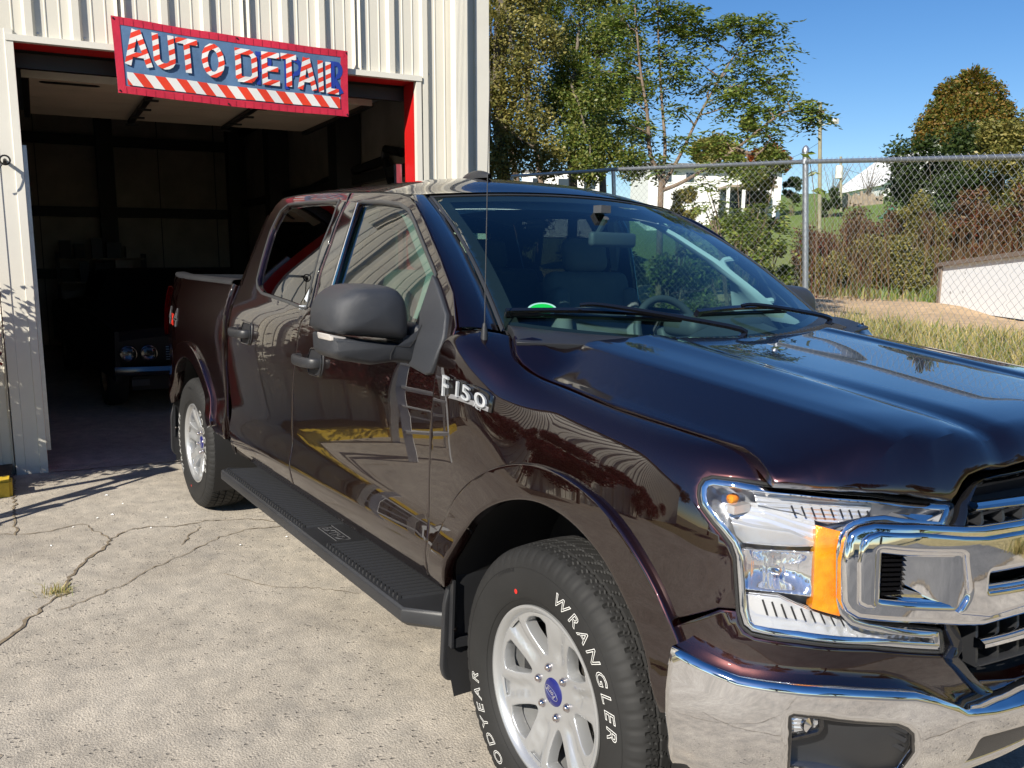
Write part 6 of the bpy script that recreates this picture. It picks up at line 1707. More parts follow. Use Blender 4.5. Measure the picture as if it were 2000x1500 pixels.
def grow(L, g_): L = densify(L if area(L) > 0 else L[::-1], .012); return inset(L, -g_)
ci = inset(densify(cpoly if area(cpoly) > 0 else cpoly[::-1], .015), .024)
cb2 = panel('chrome_bar_face', ci, Sg.off(.039), 'chrome', cbar, holes=[grow(nost, .011), grow(mir_uv(nost), .011), grow(slot, .004), grow(mir_uv(slot), .004)], res=.03, b=.006, th=.010, sharp=60)
# funnel in the inlet
a_ = [Sc.tr([q])[0] for q in ((1784,1080),(1880,1085),(1886,1160),(1868,1192),(1782,1160))]
def dd_(u): return -.055+.055*sm(u, a_[0][0]-.005, a_[1][0])
Sn = Surf(lambda u, v: Sc.P(u, v)+Sg.N(u, v)*dd_(u), Sg.ur, Sg.vr)
f1 = panel('inlet_funnel', [a_[0], a_[1], a_[2], a_[3], a_[4]], Sn, 'chrome', grille, res=.015, b=0, th=.002); mirror(f1)
f2 = panel('inlet_funnel', [Sc.tr([q])[0] for q in ((1716,1176),(1784,1160),(1884,1188),(1866,1196),(1720,1190))], Surf(lambda u, v: Sc.P(u, v)-Sg.N(u, v)*.03, Sg.ur, Sg.vr), 'chrome', grille, res=.015, b=0, th=.002); mirror(f2)
nm = [Sc.tr([q])[0] for q in ((1712,1070),(1786,1074),(1786,1176),(1708,1182))]
S_n2 = Sc.off(-.02)
mb = panel('inlet_mesh_back', nm, Sg.off(-.01), 'dark', grille, res=.05, b=0, th=.002); mirror(mb)
m = MB(); u0, u1 = nm[0][0], nm[1][0]; v0_, v1_ = nm[3][1], nm[0][1]
for r in range(12):
    for cidx in range(6):
        u = u0+(u1-u0)*(cidx+.5)/6; v = v0_+(v1_-v0_)*(r+.5)/12
        p = Sg.off(.004).P(u, v); q = Sg.off(.010).P(u, v-.004)
        a1 = Sg.off(-.004).P(u-.0065, v+.004); a2 = Sg.off(-.004).P(u+.0065, v+.004); b1 = Sg.off(.012).P(u-.0055, v-.002); b2 = Sg.off(.012).P(u+.0055, v-.002)
        c1_ = Sg.off(-.004).P(u-.0065, v-.0045); c2_ = Sg.off(-.004).P(u+.0065, v-.0045)
        m.add([a1, a2, b1, b2, c1_, c2_], [(0,2,3,1),(2,4,5,3),(0,4,2),(1,3,5)])
mm = m.build('inlet_mesh', 'gloss_black', grille, False); mirror(mm)
# lower grille lip
# chrome emblem oval in the middle of the bar
m = MB(); cE = Sg.off(.050).P(UC, (zt_+zb_)/2)
V = [(cE[0]+.006*(1 if r < .9 else 0), cE[1]+.115*r*math.cos(a), cE[2]+.045*r*math.sin(a)) for r in (.05,.9,1.0) for a in np.linspace(0, 2*PI, 33)[:-1]]
m.add(V, [(k*32+i, (k+1)*32+i, (k+1)*32+(i+1)%32, k*32+(i+1)%32) for k in range(2) for i in range(32)]+[tuple(reversed(range(32)))])
m.build('grille_emblem', 'cap_blue', grille)

# ---- bed
zb1 = 1.418
bpoly = [(-2.935,.60),(-2.935,zb1),(-4.72,zb1),(-4.76,1.38),(-4.775,1.28)]+S_bed.tr([])+[(-4.77,.98),(-4.74,.62)]
bpoly = [(-2.935,zb1),(-4.71,zb1),(-4.755,1.38),(-4.765,1.0),(-4.735,.62),(-4.26,.60)]+arc(-3.683, RI, 2.84, .30)+[(-3.12,.57),(-2.935,.57)]
bed = panel('bed_side', bpoly, S_bed, 'paint', truck, res=.035, gap=.004, th=.04)
bed2 = both(bed)
both(flare(-3.683, S_bed, .30, 2.84))
rail = [(-2.95+(-4.73+2.95)*t/14, zb1) for t in range(15)]
def rp(u, dy, dz):
    p = f_bed(u, zb1); return (u, p[1]+dy, zb1+dz)
V = []
for u, v in rail:
    for dy, dz in ((-.004,-.012),(-.006,.006),(.004,.018),(.05,.022),(.078,.018),(.082,-.06)): V.append(rp(u, dy, dz))
m = MB(); m.grid(V, 15, 6); m.F += [tuple(range(14*6, 15*6))[::-1]]; o = m.build('bed_rail_cap', 'black', truck, True, 50); both(o)
m = MB()
V = [rp(u, dy, dz) for u, v in rail for dy, dz in ((.082,-.02),(.085,-.53))]; m.grid(V, 15, 2)
o = m.build('bed_inner_wall', 'liner', truck, False); both(o)
m = MB(); m.box((-3.84,0,.885), (1.8,1.72,.02)); m.box((-2.945,0,1.13), (.03,1.74,.56)); m.build('bed_floor', 'liner', truck, False)
for k in range(12):
    m = MB(); m.box((-3.84,-.77+.14*k,.90), (1.76,.06,.014)); m.build('bed_floor_rib', 'liner', truck, False)
m = MB(); m.box((-4.77,0,1.12), (.05,1.54,.56)); m.build('tailgate', 'paint', truck, False)
m = MB(); m.box((-4.765,0,1.405), (.07,1.54,.03)); m.build('tailgate_cap', 'black', truck, False)
m = MB(); m.tube([(-4.84,-.76,.60),(-4.88,-.68,.59),(-4.90,-.4,.59),(-4.90,.4,.59),(-4.88,.68,.59),(-4.84,.76,.60)], .06, 10); m.build('rear_bumper', 'chrome', truck)
# tail lamp
def f_tl(u, v): # wraps the rear corner
    p = f_bed(min(u, 0), v); return p
tl = [(-4.79,1.335),(-4.70,1.335),(-4.70,1.20),(-4.735,1.16),(-4.735,1.0),(-4.79,.98)]
tl = S_bed.off(.008).tr([(318,580),(330,583),(331,612),(326,640),(325,668),(319,668),(317,640),(319,612)])
mt = MB()
tz = [(1.335,-4.665),(1.29,-4.655),(1.21,-4.66),(1.17,-4.685),(1.08,-4.69),(1.00,-4.70)]
V = []
for z, xf in [(z, xf+.06) for z, xf in tz]:
    for k in range(5):
        x = xf+(-4.80-xf)*min(k, 3)/3; y = f_bed(x, z)[1]-.022+(.0 if k < 3 else .02)+(.06 if k == 4 else 0); V.append((x-(.012 if k >= 3 else 0), y, z))
mt.grid(V, 6, 5); mt.F = [f[::-1] for f in mt.F]; mt.F += [(4,3,2,1,0),(25,26,27,28,29)]
o = mt.build('tail_lamp', 'red_lens', truck, True, 50); both(o)
# under-bed / frame, so that nothing shows through
m = MB()
for s_ in (-1, 1): m.beam((-4.8, s_*.45, .55), (.7, s_*.45, .55), .10, .16)
m.beam((-3.683,-.8,.405), (-3.683,.8,.405), .09, .09); m.beam((0,-.7,.405), (0,.7,.405), .07, .07)
m.build('chassis_frame', 'dark', truck, False)
m = MB(); m.box((-1.75,0,.60), (2.3,1.78,.03)); m.box((.25,0,.62), (.9,1.1,.03)); m.build('cab_floor', 'dark', truck, False)
# rocker
def rock():
    V = []
    for x in (-2.92,-.58):
        for y, z in ((-.975,.575),(-.965,.52),(-.93,.485),(-.86,.475)): V.append((x, y, z))
    m = MB(); m.grid(V, 2, 4); m.F = [f[::-1] for f in m.F]
    V2 = [v for v in V]
    return m.build('rocker_panel', 'paint', truck)
both(rock())

# ---- wheels
YC = -.859
def empty_part(name, parent, loc):
    o = bpy.data.objects.new(name, None); COL.objects.link(o); o.parent = parent; o.empty_display_size = .05
    o.location = Vector(loc)-world_loc(parent); return o
def tri(x): return 2*abs((x % 1)-.5)
side_prof = [(-.112,.2425),(-.121,.252),(-.128,.262),(-.1335,.276),(-.1365,.292),(-.138,.312),(-.1375,.330),(-.1355,.346),(-.132,.360),(-.1275,.371),(-.122,.380),(-.1155,.388),(-.109,.394),(-.102,.3985)]
cols = side_prof+[(-.096+.0024*i, None) for i in range(81)]+[(-o_, r) for o_, r in side_prof[::-1]]
NS = 576; NP = 64
o_all = np.array([c_[0] for c_ in cols]); r_all = np.array([c_[1] if c_[1] else .4015+.0062*(1-(c_[0]/.1)**2) for c_ in cols])
th_ = np.arange(NS)/NS*2*PI
R2 = np.tile(r_all, (NS, 1)); O2 = np.tile(o_all, (NS, 1)); T2 = np.tile(th_[:,None], (1, len(cols)))
ph = T2/(2*PI)*NP
zz = np.abs((ph % 1)-.5)*2-.5
tread = np.abs(O2) < .0972
g1 = np.abs(np.abs(O2)-(.026+.0045*zz*np.sign(O2))) < .0026
g2 = np.abs(np.abs(O2)-(.064+.003*zz)) < .0034
sh = np.abs(O2) > .067
sl1 = (((ph+O2*9) % 1) < .24) & sh
sl2 = ((((ph*2)+.5+O2*14) % 1) < .10) & sh
md = (np.abs(O2) > .028) & (np.abs(O2) < .061)
sm1 = ((((ph)+.35+zz*.1+O2*16) % 1) < .13) & md
ce = np.abs(O2) < .024
sc1 = (((ph+.1+O2*22) % 1) < .12) & ce
sip = (((ph*4+O2*30) % 1) < .13) & (md | ce)
dep_ = np.where(g1 | g2, .0080, 0.)
dep_ = np.maximum(dep_, np.where(sl1, .0060, 0)); dep_ = np.maximum(dep_, np.where(sl2, .003, 0))
dep_ = np.maximum(dep_, np.where(sm1, .0045, 0)); dep_ = np.maximum(dep_, np.where(sc1, .0035, 0)); dep_ = np.maximum(dep_, np.where(sip, .0008, 0))
R2 = R2-np.where(tread, dep_, 0)
lug_ = (R2 > .366) & ~tread
lb = (((ph+.9) % 1) > .30)
O2 = O2*np.where(lug_ & lb, 1.0, 1.0)+np.where(lug_ & lb, np.sign(O2)*.0022, 0)
lin_ = (np.abs(R2-.330) < .004) & ~tread
V = np.stack([R2*np.cos(T2), O2+YC, R2*np.sin(T2)], -1).reshape(-1, 3)
nc = len(cols); F = []
for i in range(NS):
    j = (i+1) % NS
    a = i*nc; b_ = j*nc
    F += [(a+k, a+k+1, b_+k+1, b_+k) for k in range(nc-1)]
F = [f[::-1] for f in F]
tyre_me = None
def prof_o(r): # outer sidewall place at a radius
    return float(np.interp(r, [q[1] for q in side_prof], [q[0] for q in side_prof]))
ZW = .4085
wheel = empty_part('wheel', truck, (0, YC, ZW))
def wmesh(name, V, F, mat, smooth=True, sharp=35):
    V = np.array([tuple(v) for v in V]); V = V+np.array([0,0,ZW])
    return mesh(name, V, F, mat, wheel, smooth, sharp)
ty = wmesh('tyre', V, F, 'rubber', True, 28)
def arc_text(txt, cen, size, r0, mat, outline=.0009, name='tyre_lettering', shear=.0, space=1.15, wide=1.0, lift=.0012):
    Vt, Ft = text_mesh(txt, size, outline=outline, shear=shear, spacing=space)
    out = []
    for x, y, z in Vt:
        a = math.radians(cen)-x*wide/r0; r = r0+y-size*.35
        out.append((r*math.cos(a), YC+prof_o(r)-lift+z*.3, r*math.sin(a)))
    return wmesh(name, out, Ft, mat, False)
arc_text('WRANGLER', 42, .050, .318, 'white_ink', space=1.42, wide=1.15, shear=.25, outline=.0008)
arc_text('GOODYEAR', 226, .050, .318, 'white_ink', space=1.42, wide=1.12, shear=.25, outline=.0008)
m = MB()
for r in (.262,.350):
    m.tube([(r*math.cos(a), YC+prof_o(r)-.0004, r*math.sin(a)) for a in np.linspace(0, 2*PI, 97)[:-1]], .0012, 5, closed=True)
wmesh('tyre_ring', m.V, m.F, 'rubber')
for cen in (118, 305):
    Vt, Ft = text_mesh('LT275/65R18', .017, extrude=.0004)
    wmesh('tyre_size_mark', [((.345+y-.006)*math.cos(math.radians(cen)-x/.345), YC+prof_o(.345+y-.006)-.0008, (.345+y-.006)*math.sin(math.radians(cen)-x/.345)) for x, y, z in Vt], Ft, 'black', False)
m = MB(); m.lathe([(-.1352,.0),(-.1352,.007)], (0,0,0), 'y', 14); a = math.radians(112); m.V = [(x+.285*math.cos(a), y+YC-.0014, z+.285*math.sin(a)) for x, y, z in m.V]
wmesh('tyre_red_dot', m.V, [f[::-1] for f in m.F]+[], 'red_dot', False)
# rim barrel and lip
m = MB(); m.lathe([(-.100,.214),(-.104,.222),(-.112,.226),(-.1175,.231),(-.1215,.238),(-.120,.2445),(-.112,.2455),(-.105,.240)], (0,YC,0), 'y', 96); m.F = [f[::-1] for f in m.F]
wmesh('rim_lip', m.V, m.F, 'alloy')
m = MB(); m.lathe([(-.104,.222),(-.08,.216),(.0,.208),(.09,.215),(.115,.24)], (0,YC,0), 'y', 64)
wmesh('rim_barrel', m.V, m.F, 'alloy')
def f_rim(u, v):
    r = math.hypot(u, v); a = (math.degrees(math.atan2(v, u))-18) % 60; a = min(a, 60-a)
    c = r*math.sin(math.radians(a))
    hw = np.interp(r, [.06,.14,.22], [.02,.021,.034])
    y = YC-.104+.026*(1-sm(r, .06, .215))
    rel = .012*(1-sm(c, hw*.55, hw*.9))*sm(r, .085, .12)
    return np.array([u, y+rel, v])
S_rim = Surf(f_rim, (-.23,.23), (-.23,.23))
def pol(r, a): a = math.radians(a+18); return (r*math.cos(a), r*math.sin(a))
wins = []
for k in range(6):
    b_ = 60*k+30
    wins.append(fillet([pol(.098,b_-5),pol(.125,b_-11.5),pol(.165,b_-15),pol(.200,b_-15.5),pol(.2125,b_-8),pol(.2145,b_),pol(.2125,b_+8),pol(.200,b_+15.5),pol(.165,b_+15),pol(.125,b_+11.5),pol(.098,b_+5)], .008, 3))
Sr2 = Surf(lambda u, v: f_rim(u, v)+np.array([0,0,ZW]), (-.23,.23), (-.23,.23))
face = panel('rim', [pol(.2205, a) for a in range(0, 360, 5)], Sr2, 'alloy', wheel, holes=wins, res=.011, th=.034, b=.0035, sharp=50)
for k in range(6):
    a = math.radians(60*k+48)
    m = MB(); cx, cz = .0675*math.cos(a), .0675*math.sin(a)
    m.lathe([(-.118,.0),(-.117,.006),(-.113,.0098),(-.108,.0115),(-.096,.0118),(-.094,.0145),(-.085,.015)], (cx, YC+.026, cz), 'y', 12); m.F = [f[::-1] for f in m.F]
    wmesh('lug_nut', m.V, m.F, 'lug')
m = MB(); m.lathe([(-.1105,.0),(-.1100,.022),(-.1075,.036),(-.103,.0405),(-.08,.041)], (0, YC+.026, 0), 'y', 32); m.F = [f[::-1] for f in m.F]
wmesh('hub_cap', m.V, m.F, 'cap_blue')
Vt, Ft = text_mesh('Ford', .021, extrude=.0003, shear=.35)
ca, sa = math.cos(math.radians(158)), math.sin(math.radians(158))
def rot_(x, z): return (x*ca-z*sa, x*sa+z*ca)
wmesh('cap_script', [(rot_(x, y-.006)[0], YC+.026-.1105-.0003-z, rot_(x, y-.006)[1]) for x, y, z in Vt], Ft, 'cap_silver', False)
m = MB(); pts = [rot_(.029*math.cos(a), .0125*math.sin(a)) for a in np.linspace(0, 2*PI, 41)[:-1]]
m.tube([(x, YC+.026-.1108, z) for x, z in pts], .0006, 5, closed=True); wmesh('cap_oval', m.V, m.F, 'cap_silver')
m = MB(); m.lathe([(-.03,.06),(-.03,.165),(-.02,.168),(-.0,.168)], (0,YC,0), 'y', 48); m.F = [f[::-1] for f in m.F]; wmesh('brake_disc', m.V, m.F, 'disc')
m = MB(); m.box((-.13,YC-.03,.05), (.07,.06,.15)); wmesh('brake_caliper', m.V, m.F, 'dark', False)
def copy_wheel(x, side, rot):
    w2 = wheel.copy(); COL.objects.link(w2); w2.location = Vector((x, side*.859, ZW))-world_loc(truck)
    w2.rotation_euler = (0, rot, 0) if side < 0 else (0, rot, PI)
    for ch in wheel.children:
        c = ch.copy(); COL.objects.link(c); c.parent = w2
    return w2
copy_wheel(-3.683, -1, math.radians(-148)); copy_wheel(0, 1, 1.0); copy_wheel(-3.683, 1, .4)
wheel.rotation_euler = (0, 0, math.radians(0))

# ---- mud flaps, running board
def flap(x0):
    S = Surf(lambda u, v: np.array([x0+.03*(v-.4), -u, v]), (.6,1.1), (.1,.8)) 
    S = Surf(lambda u, v: np.array([x0-.05*max(0,(.5-v)), u, v]), (-1.1,-.6), (.1,.8))
    p = panel('mud_flap', fillet([(-1.000,.275),(-.985,.235),(-.74,.215),(-.72,.26),(-.72,.60),(-.965,.62),(-.998,.50)], .02), S, 'black', truck, res=.05, b=.004, th=.012)
    m = MB(); m.beam((x0+.012,-.985,.36), (x0+.012,-.98,.58), .008, .02); m.beam((x0+.012,-.985,.37), (x0+.012,-.80,.36), .008, .03)
    q = m.build('flap_bracket', 'black', p, False)
    m = MB(); m.lathe([(0,0),(.004,.008),(.006,.0)], (x0+.018,-.975,.42), 'x', 8); q2 = m.build('flap_bolt', 'lug', p)
    c = mirror(p, truck); mirror(q, c); mirror(q2, c)
flap(-.49); flap(-4.20)
bx0, bx1 = -2.83, -.555
def board():
    Y0, Y1, Z = -.845, -1.058, .440
    top = [(bx0+.10,Y0),(bx0,Y1+.05),(bx0+.03,Y1),(bx1-.11,Y1-.005),(bx1,Y1+.09),(bx1+.005,Y0)]
    V = [(x, y, Z) for x, y in top]; m = MB()
    lay = [(0,Z),(.0,Z-.006),(-.004,Z-.012),(-.004,Z-.045),(.02,Z-.065)]
    def insxy(g): 
        L = top if area(top) > 0 else top[::-1]; return inset(L, g)
    rings_ = [[(x, y, z) for x, y in insxy(g)] for g, z in ((.006,Z),(0,Z-.005),(-.003,Z-.012),(-.003,Z-.048),(.02,Z-.066))]
    n = 6
    for r_ in rings_: m.V += r_
    m.F = [(k*n+i, k*n+(i+1)%n, (k+1)*n+(i+1)%n, (k+1)*n+i) for k in range(4) for i in range(n)]; m.F = [f[::-1] for f in m.F]
    m.F += [tuple(range(n)), tuple(reversed(range(4*n, 5*n)))]
    b_ = m.build('running_board', 'black', truck, True, 30)
    subs_ = []
    rib = None
    k = 0; x = bx0+.08
    while x < bx1-.16:
        if not (-1.62 < x < -1.37):
            if rib is None:
                mm_ = MB(); xx = x
                mm_.prism([(xx-.006,Y1+.020,Z-.001),(xx+.006,Y1+.020,Z-.001),(xx+.004,Y1+.024,Z+.005),(xx-.004,Y1+.024,Z+.005)][::-1], (0,0,0)) if False else None
                P_ = [(xx-.007,-.001),(xx+.007,-.001),(xx+.004,.009),(xx-.004,.009)]
                V_ = [(a_, Y1+.028, Z+c_) for a_, c_ in P_]+[(a_+.03, Y0-.02, Z+c_) for a_, c_ in P_]
                mm_.add(V_, [(0,1,2,3),(7,6,5,4)]+[(i+4,(i+1)%4+4,(i+1)%4,i) for i in range(4)])
                P2 = [(xx-.007,Y1+.010),(xx+.007,Y1+.010),(xx+.007,Y1+.026),(xx-.007,Y1+.026)]
                mm_.add([(a_, c_, Z-.001) for a_, c_ in P2]+[(xx+(a_-xx)*.6, c_*.0+(Y1+.018)+(c_-Y1-.018)*.6, Z+.013) for a_, c_ in P2], [(4,5,6,7),(0,1,5,4),(1,2,6,5),(2,3,7,6),(3,0,4,7)])
                rib = mm_.build('board_rib', 'black', b_, False); x00 = x
                rib['kind'] = 'stuff' if False else ''
                del rib['kind']
            else:
                c = rib.copy(); COL.objects.link(c); c.parent = b_; c.location = Vector(rib.location)+Vector((x-x00,0,0))
        x += .031
    m = MB(); m.tube([(-1.60,Y1+.07,Z+.001),(-1.40,Y1+.07,Z+.001),(-1.40,Y1+.13,Z+.001),(-1.60,Y1+.13,Z+.001)], .002, 5, closed=True); m.build('board_badge_frame', 'decal_grey', b_)
    Vt, Ft = text_mesh('EXTRD', .052, outline=.0009, spacing=1.15)
    mesh('board_badge', [(-1.50+x_*.98, Y1+.10+(y_-.018), Z+.001+z_) for x_, y_, z_ in Vt], Ft, 'decal_grey', b_, False)
    return b_
rb = board(); rbm = mirror(rb, truck)
for ch in list(rb.children): 
    c = mirror(ch, rbm); 
    if ch.location.length > 0: c.location = (ch.location[0], 0, 0)

# ---- door mirror
def puff(name, outline_px, x_plane, layers, mat, parent, sharp=60, fil=.02, dome=False):
    P_ = [onp(px, py, 0, x_plane) for px, py in outline_px]; yz = fillet([(p[1], p[2]) for p in P_], fil, 4)
    yz = densify(yz, .02); cy, cz = sum(p[0] for p in yz)/len(yz), sum(p[1] for p in yz)/len(yz); n = len(yz)
    if area(yz) < 0: yz = yz[::-1]
    V = []
    mr_ = sum(math.dist(q, (cy, cz)) for q in yz)/n
    for x, g in layers:
        V += [(x, a, b_) for a, b_ in (inset(yz, g) if not dome else [(q[0]+(cy-q[0])*g/mr_, q[1]+(cz-q[1])*g/mr_) for q in yz])]
    F = [(k*n+i, k*n+(i+1)%n, (k+1)*n+(i+1)%n, (k+1)*n+i) for k in range(len(layers)-1) for i in range(n)]
    F.append(tuple(reversed(range(n))))
    # front dome closes on a centre point
    k = len(V); V.append((layers[-1][0]+.004, cy, cz)); b0 = (len(layers)-1)*n
    F += [(b0+i, b0+(i+1)%n, k) for i in range(n)]
    return mesh(name, V, F, mat, parent, True, sharp)
cap_px = [(641,652),(640,612),(650,582),(684,558),(745,556),(768,562),(784,582),(790,610),(789,655),(780,664)]
mir = puff('door_mirror', cap_px, -.78, [(-.95,.006),(-.93,.0),(-.80,.0),(-.772,.002),(-.750,.006),(-.733,.013),(-.722,.022),(-.714,.034),(-.708,.055),(-.704,.085)], 'mirror_plastic', truck, dome=True, fil=.03)
arm_px = [(638,652),(640,690),(656,702),(720,712),(762,706),(830,712),(850,690),(860,640),(845,632),(800,630),(793,640),(792,664),(780,670),(740,668)]
arm = puff('mirror_arm', arm_px, -.78, [(-.92,.01),(-.90,.0),(-.77,.0),(-.752,.003),(-.738,.009),(-.730,.018)], 'mirror_plastic', mir, fil=.012)
sm_ = MB(); _pp = [onp(px_, py_, 0, -.726) for px_, py_ in ((762,703),(764,690),(772,676),(800,678),(812,662),(824,634))]; sm_.tube(_pp, .0016, 5); seam_ = sm_.build('mirror_seam', 'dark', mir)
sig = puff('mirror_signal', [(638,652),(672,658),(671,671),(640,665)], -.77, [(-.85,.0),(-.752,.0),(-.745,.003)], 'clear_plastic', mir, fil=.004)
m = MB(); m.box((-.80,-.985,1.30), (.12,.08,.05)); root_ = m.build('mirror_mount', 'mirror_plastic', mir, False)
gl_ = MB(); yz = [(p[1], p[2]) for p in [onp(px, py, 0, -.78) for px, py in cap_px]]; gl_.prism([(-.951, a_, b_) for a_, b_ in inset(yz if area(yz) > 0 else yz[::-1], .012)], (-.004,0,0)); gq = gl_.build('mirror_glass', 'chrome', mir, False)
mm2 = mirror(mir, truck, shift=-.20); [mirror(q, mm2, shift=-.20) for q in (arm, seam_, sig, root_, gq)]

# ---- radio mast
b0 = Sf.P(*Sf.inv(946, 660)); zb_d = (b0-CP)@CF
t0 = at(957, 118, zb_d)
m = MB(); m.tube([b0-np.array([0,0,.02]), b0+np.array([0,0,.02]), b0+np.array([0,0,.045])], [.013,.010,.005], 10); m.build('mast_base', 'black', truck)
m = MB(); m.tube([b0+(t0-b0)*t for t in np.linspace(0.03, 1, 8)], [.0022,.0021,.002,.0018,.0016,.0014,.0012,.001], 6); m.build('radio_mast', 'black', truck)

# ---- badges
def surf_text(txt, S, uv0, size, mat, par, name, extrude=.004, outline=0, sx=1., shear=0, ang=0, spacing=1.0, off0=.001):
    Vt, Ft = text_mesh(txt, size, extrude=extrude, outline=outline, shear=shear, align='LEFT', spacing=spacing); out = []
    ca_, sa_ = math.cos(ang), math.sin(ang)
    for x, y, z in Vt:
        x *= sx; u = uv0[0]+x*ca_-y*sa_; v = uv0[1]+x*sa_+y*ca_
        out.append(S.off(off0+z+extrude).P(u, v))
    return mesh(name, out, Ft, mat, par, False)
bq = Sf.tr([(868,742),(956,766),(966,776),(961,806),(868,772),(862,766)])
bdg = panel('fender_badge', bq, Sf.off(.006), 'gloss_black', fender, res=.03, b=.002, th=.006)
uvb = Sf.inv(870, 766)
u0_, u1_ = bq[0][0], bq[1][0]; v0_ = bq[4][1]
for ch_, bp_, sz_, sx_ in (('F',(869,771),.054,1.5),('1',(891,769),.042,1.9),('5',(906,775),.042,2.2),('0',(931,785),.042,2.6)):
    ub_ = Sf.inv(*bp_); surf_text(ch_, Sf, ub_, sz_, 'badge_chrome', bdg, 'badge_letter' if ch_ == 'F' else 'badge_number', .004, off0=.008, sx=sx_)
panel('badge_band', Sf.tr([(884,770),(957,796),(956,804),(879,777)]), Sf.off(.0075), 'decal_silver', bdg, res=.02, b=.001, th=.002)
ub_ = Sf.inv(928, 795); surf_text('XLT', Sf, (ub_[0], ub_[1]+.002), .018, 'badge_chrome', bdg, 'badge_trim_name', .0005, off0=.009, sx=1.2)
for dx_, tx_, mt_ in ((0, '4', 'decal_grey'), (.155, 'x', 'decal_red'), (.27, '4', 'decal_grey')):
    surf_text(tx_, S_bed, (-4.33+dx_, 1.11), .165, mt_, bed, 'bed_decal', .0006, outline=.0025 if tx_ == '4' else 0, off0=.002, shear=.15, sx=1.3)

# ---- cabin
def seat(x, y, wd=.54):
    tilt = Matrix.Rotation(math.radians(-14), 3, 'Y')
    s_ = rbox('seat', (x+.06, y, .98), (.54, wd, .17), 'cloth', truck, .06)
    rbox('seat_backrest', (x-.26, y, 1.24), (.13, wd-.04, .58), 'cloth', s_, .055, R=tilt)
    rbox('seat_bolster', (x-.215, y-wd*.40, 1.22), (.13, .09, .46), 'cloth', s_, .04, R=tilt); rbox('seat_bolster', (x-.215, y+wd*.40, 1.22), (.13, .09, .46), 'cloth', s_, .04, R=tilt)
    rbox('headrest', (x-.335, y, 1.605), (.10, .25, .17), 'cloth', s_, .045, R=tilt)
    for k in (-1, 1):
        m = MB(); m.tube([(x-.33, y+k*.06, 1.45), (x-.335, y+k*.06, 1.58)], .006, 6); m.build('headrest_post', 'chrome', s_)
seat(-1.30, -.42); seat(-1.30, .42); seat(-2.25, -.48, .6); seat(-2.25, .45, .8)
V = []
for s_ in np.linspace(-1, 1, 15):
    q = 1-s_*s_
    for x, z in ((-.42+.22*q,1.262),(-.56+.2*q,1.290),(-.70+.10*q,1.30),(-.80+.05*q,1.27),(-.84,1.18),(-.80,.9)): V.append((x, s_*.84, z+(.035 if .25 < s_ < .75 and -.74 < x < -.5 else 0)))
m = MB(); m.grid(V, 15, 6); m.build('dashboard', 'cabin', truck, True, 50)
rbox('instrument_hood', (-.74, .40, 1.325), (.20, .42, .09), 'cabin', truck, .04)
rbox('centre_console', (-1.15, 0, .98), (.7, .24, .26), 'cabin', truck, .03)
# steering wheel
sw = empty_part('steering_wheel', truck, (-.98, .40, 1.22))
Rs = Matrix.Rotation(math.radians(-24), 3, 'Y')
m = MB(); C_ = Vector((-.98,.40,1.245)); m.tube([C_+Rs @ Vector((0, .19*math.cos(a), .19*math.sin(a))) for a in np.linspace(0, 2*PI, 41)[:-1]], .0165, 10, closed=True); m.build('steering_rim', 'cabin', sw)
rbox('steering_hub', C_, (.05,.13,.11), 'cabin', sw, .02, R=Rs)
m = MB(); [m.beam(C_, C_+Rs @ Vector((0, .18*math.cos(a), .18*math.sin(a))), .04, .02, (1,0,0)) for a in (0, PI, -PI/2)]; m.build('steering_spokes', 'cabin', sw)
# inner mirror
rbox('cabin_mirror', (-1.00, 0.06, 1.665), (.035, .24, .06), 'cabin', truck, .015)
m = MB(); m.tube([(-1.02,0,1.69),(-.97,0,1.75)], .012, 8); m.box((-1.0,0,1.785), (.05,.05,.03)); m.build('mirror_stalk', 'cabin', truck)
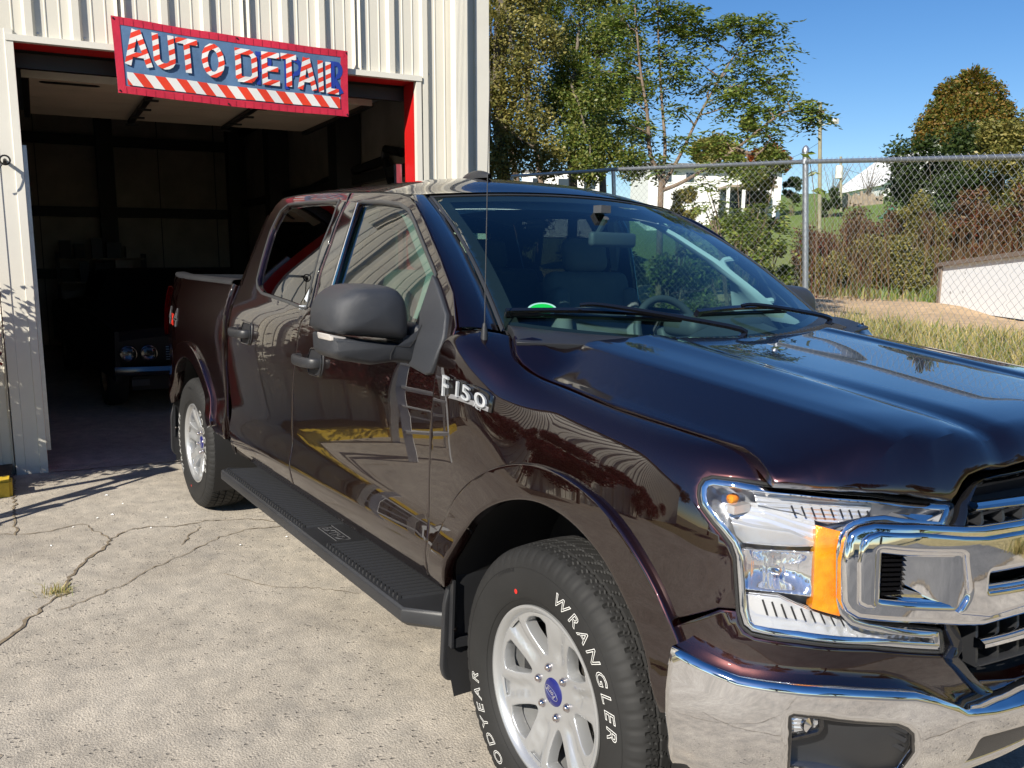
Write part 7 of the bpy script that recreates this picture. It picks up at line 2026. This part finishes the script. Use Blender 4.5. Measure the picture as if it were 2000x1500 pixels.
# headliner, inner pillar trim, door trims
V = [(x, s_*(.70-.03*(x > -1.4)), 1.895-.07*abs(s_)**2.6-.55*max(0, x+1.66)**2-.45*max(0, -2.4-x)**2-.012) for x in np.linspace(-2.72, -1.24, 18) for s_ in np.linspace(-1, 1, 15)]
m = MB(); m.grid(V, 18, 15); m.F = [f[::-1] for f in m.F]; m.build('headliner', 'headliner', truck)
V = []
we = [S_side.P(*q)+np.array([-.15,.05,0]) for q in S_side.tr([(821,628),(834,590),(848,540),(825,484),(806,436),(796,416),(778,404)])]
for i_, (a, b2) in enumerate(zip(inner, we)):
    a = a+np.array([-.03,.012,-.022])
    for t in (0,.15,.4,.7,.9,1.0):
        p = a*(1-t)+b2*t+np.array([0,.045,-.01])*math.sin(PI*t)**.7; V.append(p)
m = MB(); m.grid(V, 7, 6); o = m.build('pillar_trim', 'headliner', truck); both(o)
for s_ in (-1, 1):
    m = MB(); a = Vector((-.74, s_*.80, 1.43)); b_ = Vector((-.93, s_*.735, 1.60)); o_ = Vector((-.03, -s_*.075, -.02))
    m.tube(smoothpoly([a, a+o_*.9+Vector((-.01,0,.01)), (a+b_)/2+o_*1.1, b_+o_*.9, b_], n=4), .014, 8); m.build('grab_handle', 'headliner', truck)
for (ya, xa, xb) in ((-.885,-.75,-1.83),(-.885,-1.90,-2.75),(.885,-.75,-1.83),(.885,-1.90,-2.75)):
    rbox('door_trim', ((xa+xb)/2, ya, 1.05), (abs(xa-xb), .06, .56), 'cabin', truck, .02)
for xx_ in (-1.86,):
    for s_ in (-1, 1):
        m = MB(); m.beam((xx_+.01, s_*.90, .7), (xx_+.01, s_*.895, 1.36), .12, .06, (1,0,0)); m.beam((xx_+.01, s_*.885, 1.36), (-1.72, s_*.70, 1.80), .11, .05, (1,0,0)); m.build('pillar_trim', 'headliner', truck, False)
# sticker on the glass
E_ = S_ws.tr([(1059+29*math.cos(a), 603+13.5*math.sin(a)) for a in np.linspace(0, 2*PI, 29)[:-1]])
st = panel('windshield_sticker', E_, S_ws.off(-.003), 'white_sticker', wsg, res=.03, b=0, th=.0005)
E2 = S_ws.tr([(1059+24*math.cos(a), 603+10.5*math.sin(a)) for a in np.linspace(0, 2*PI, 29)[:-1]])
panel('sticker_centre', E2, S_ws.off(-.002), 'green_sticker', st, res=.03, b=0, th=.0005)
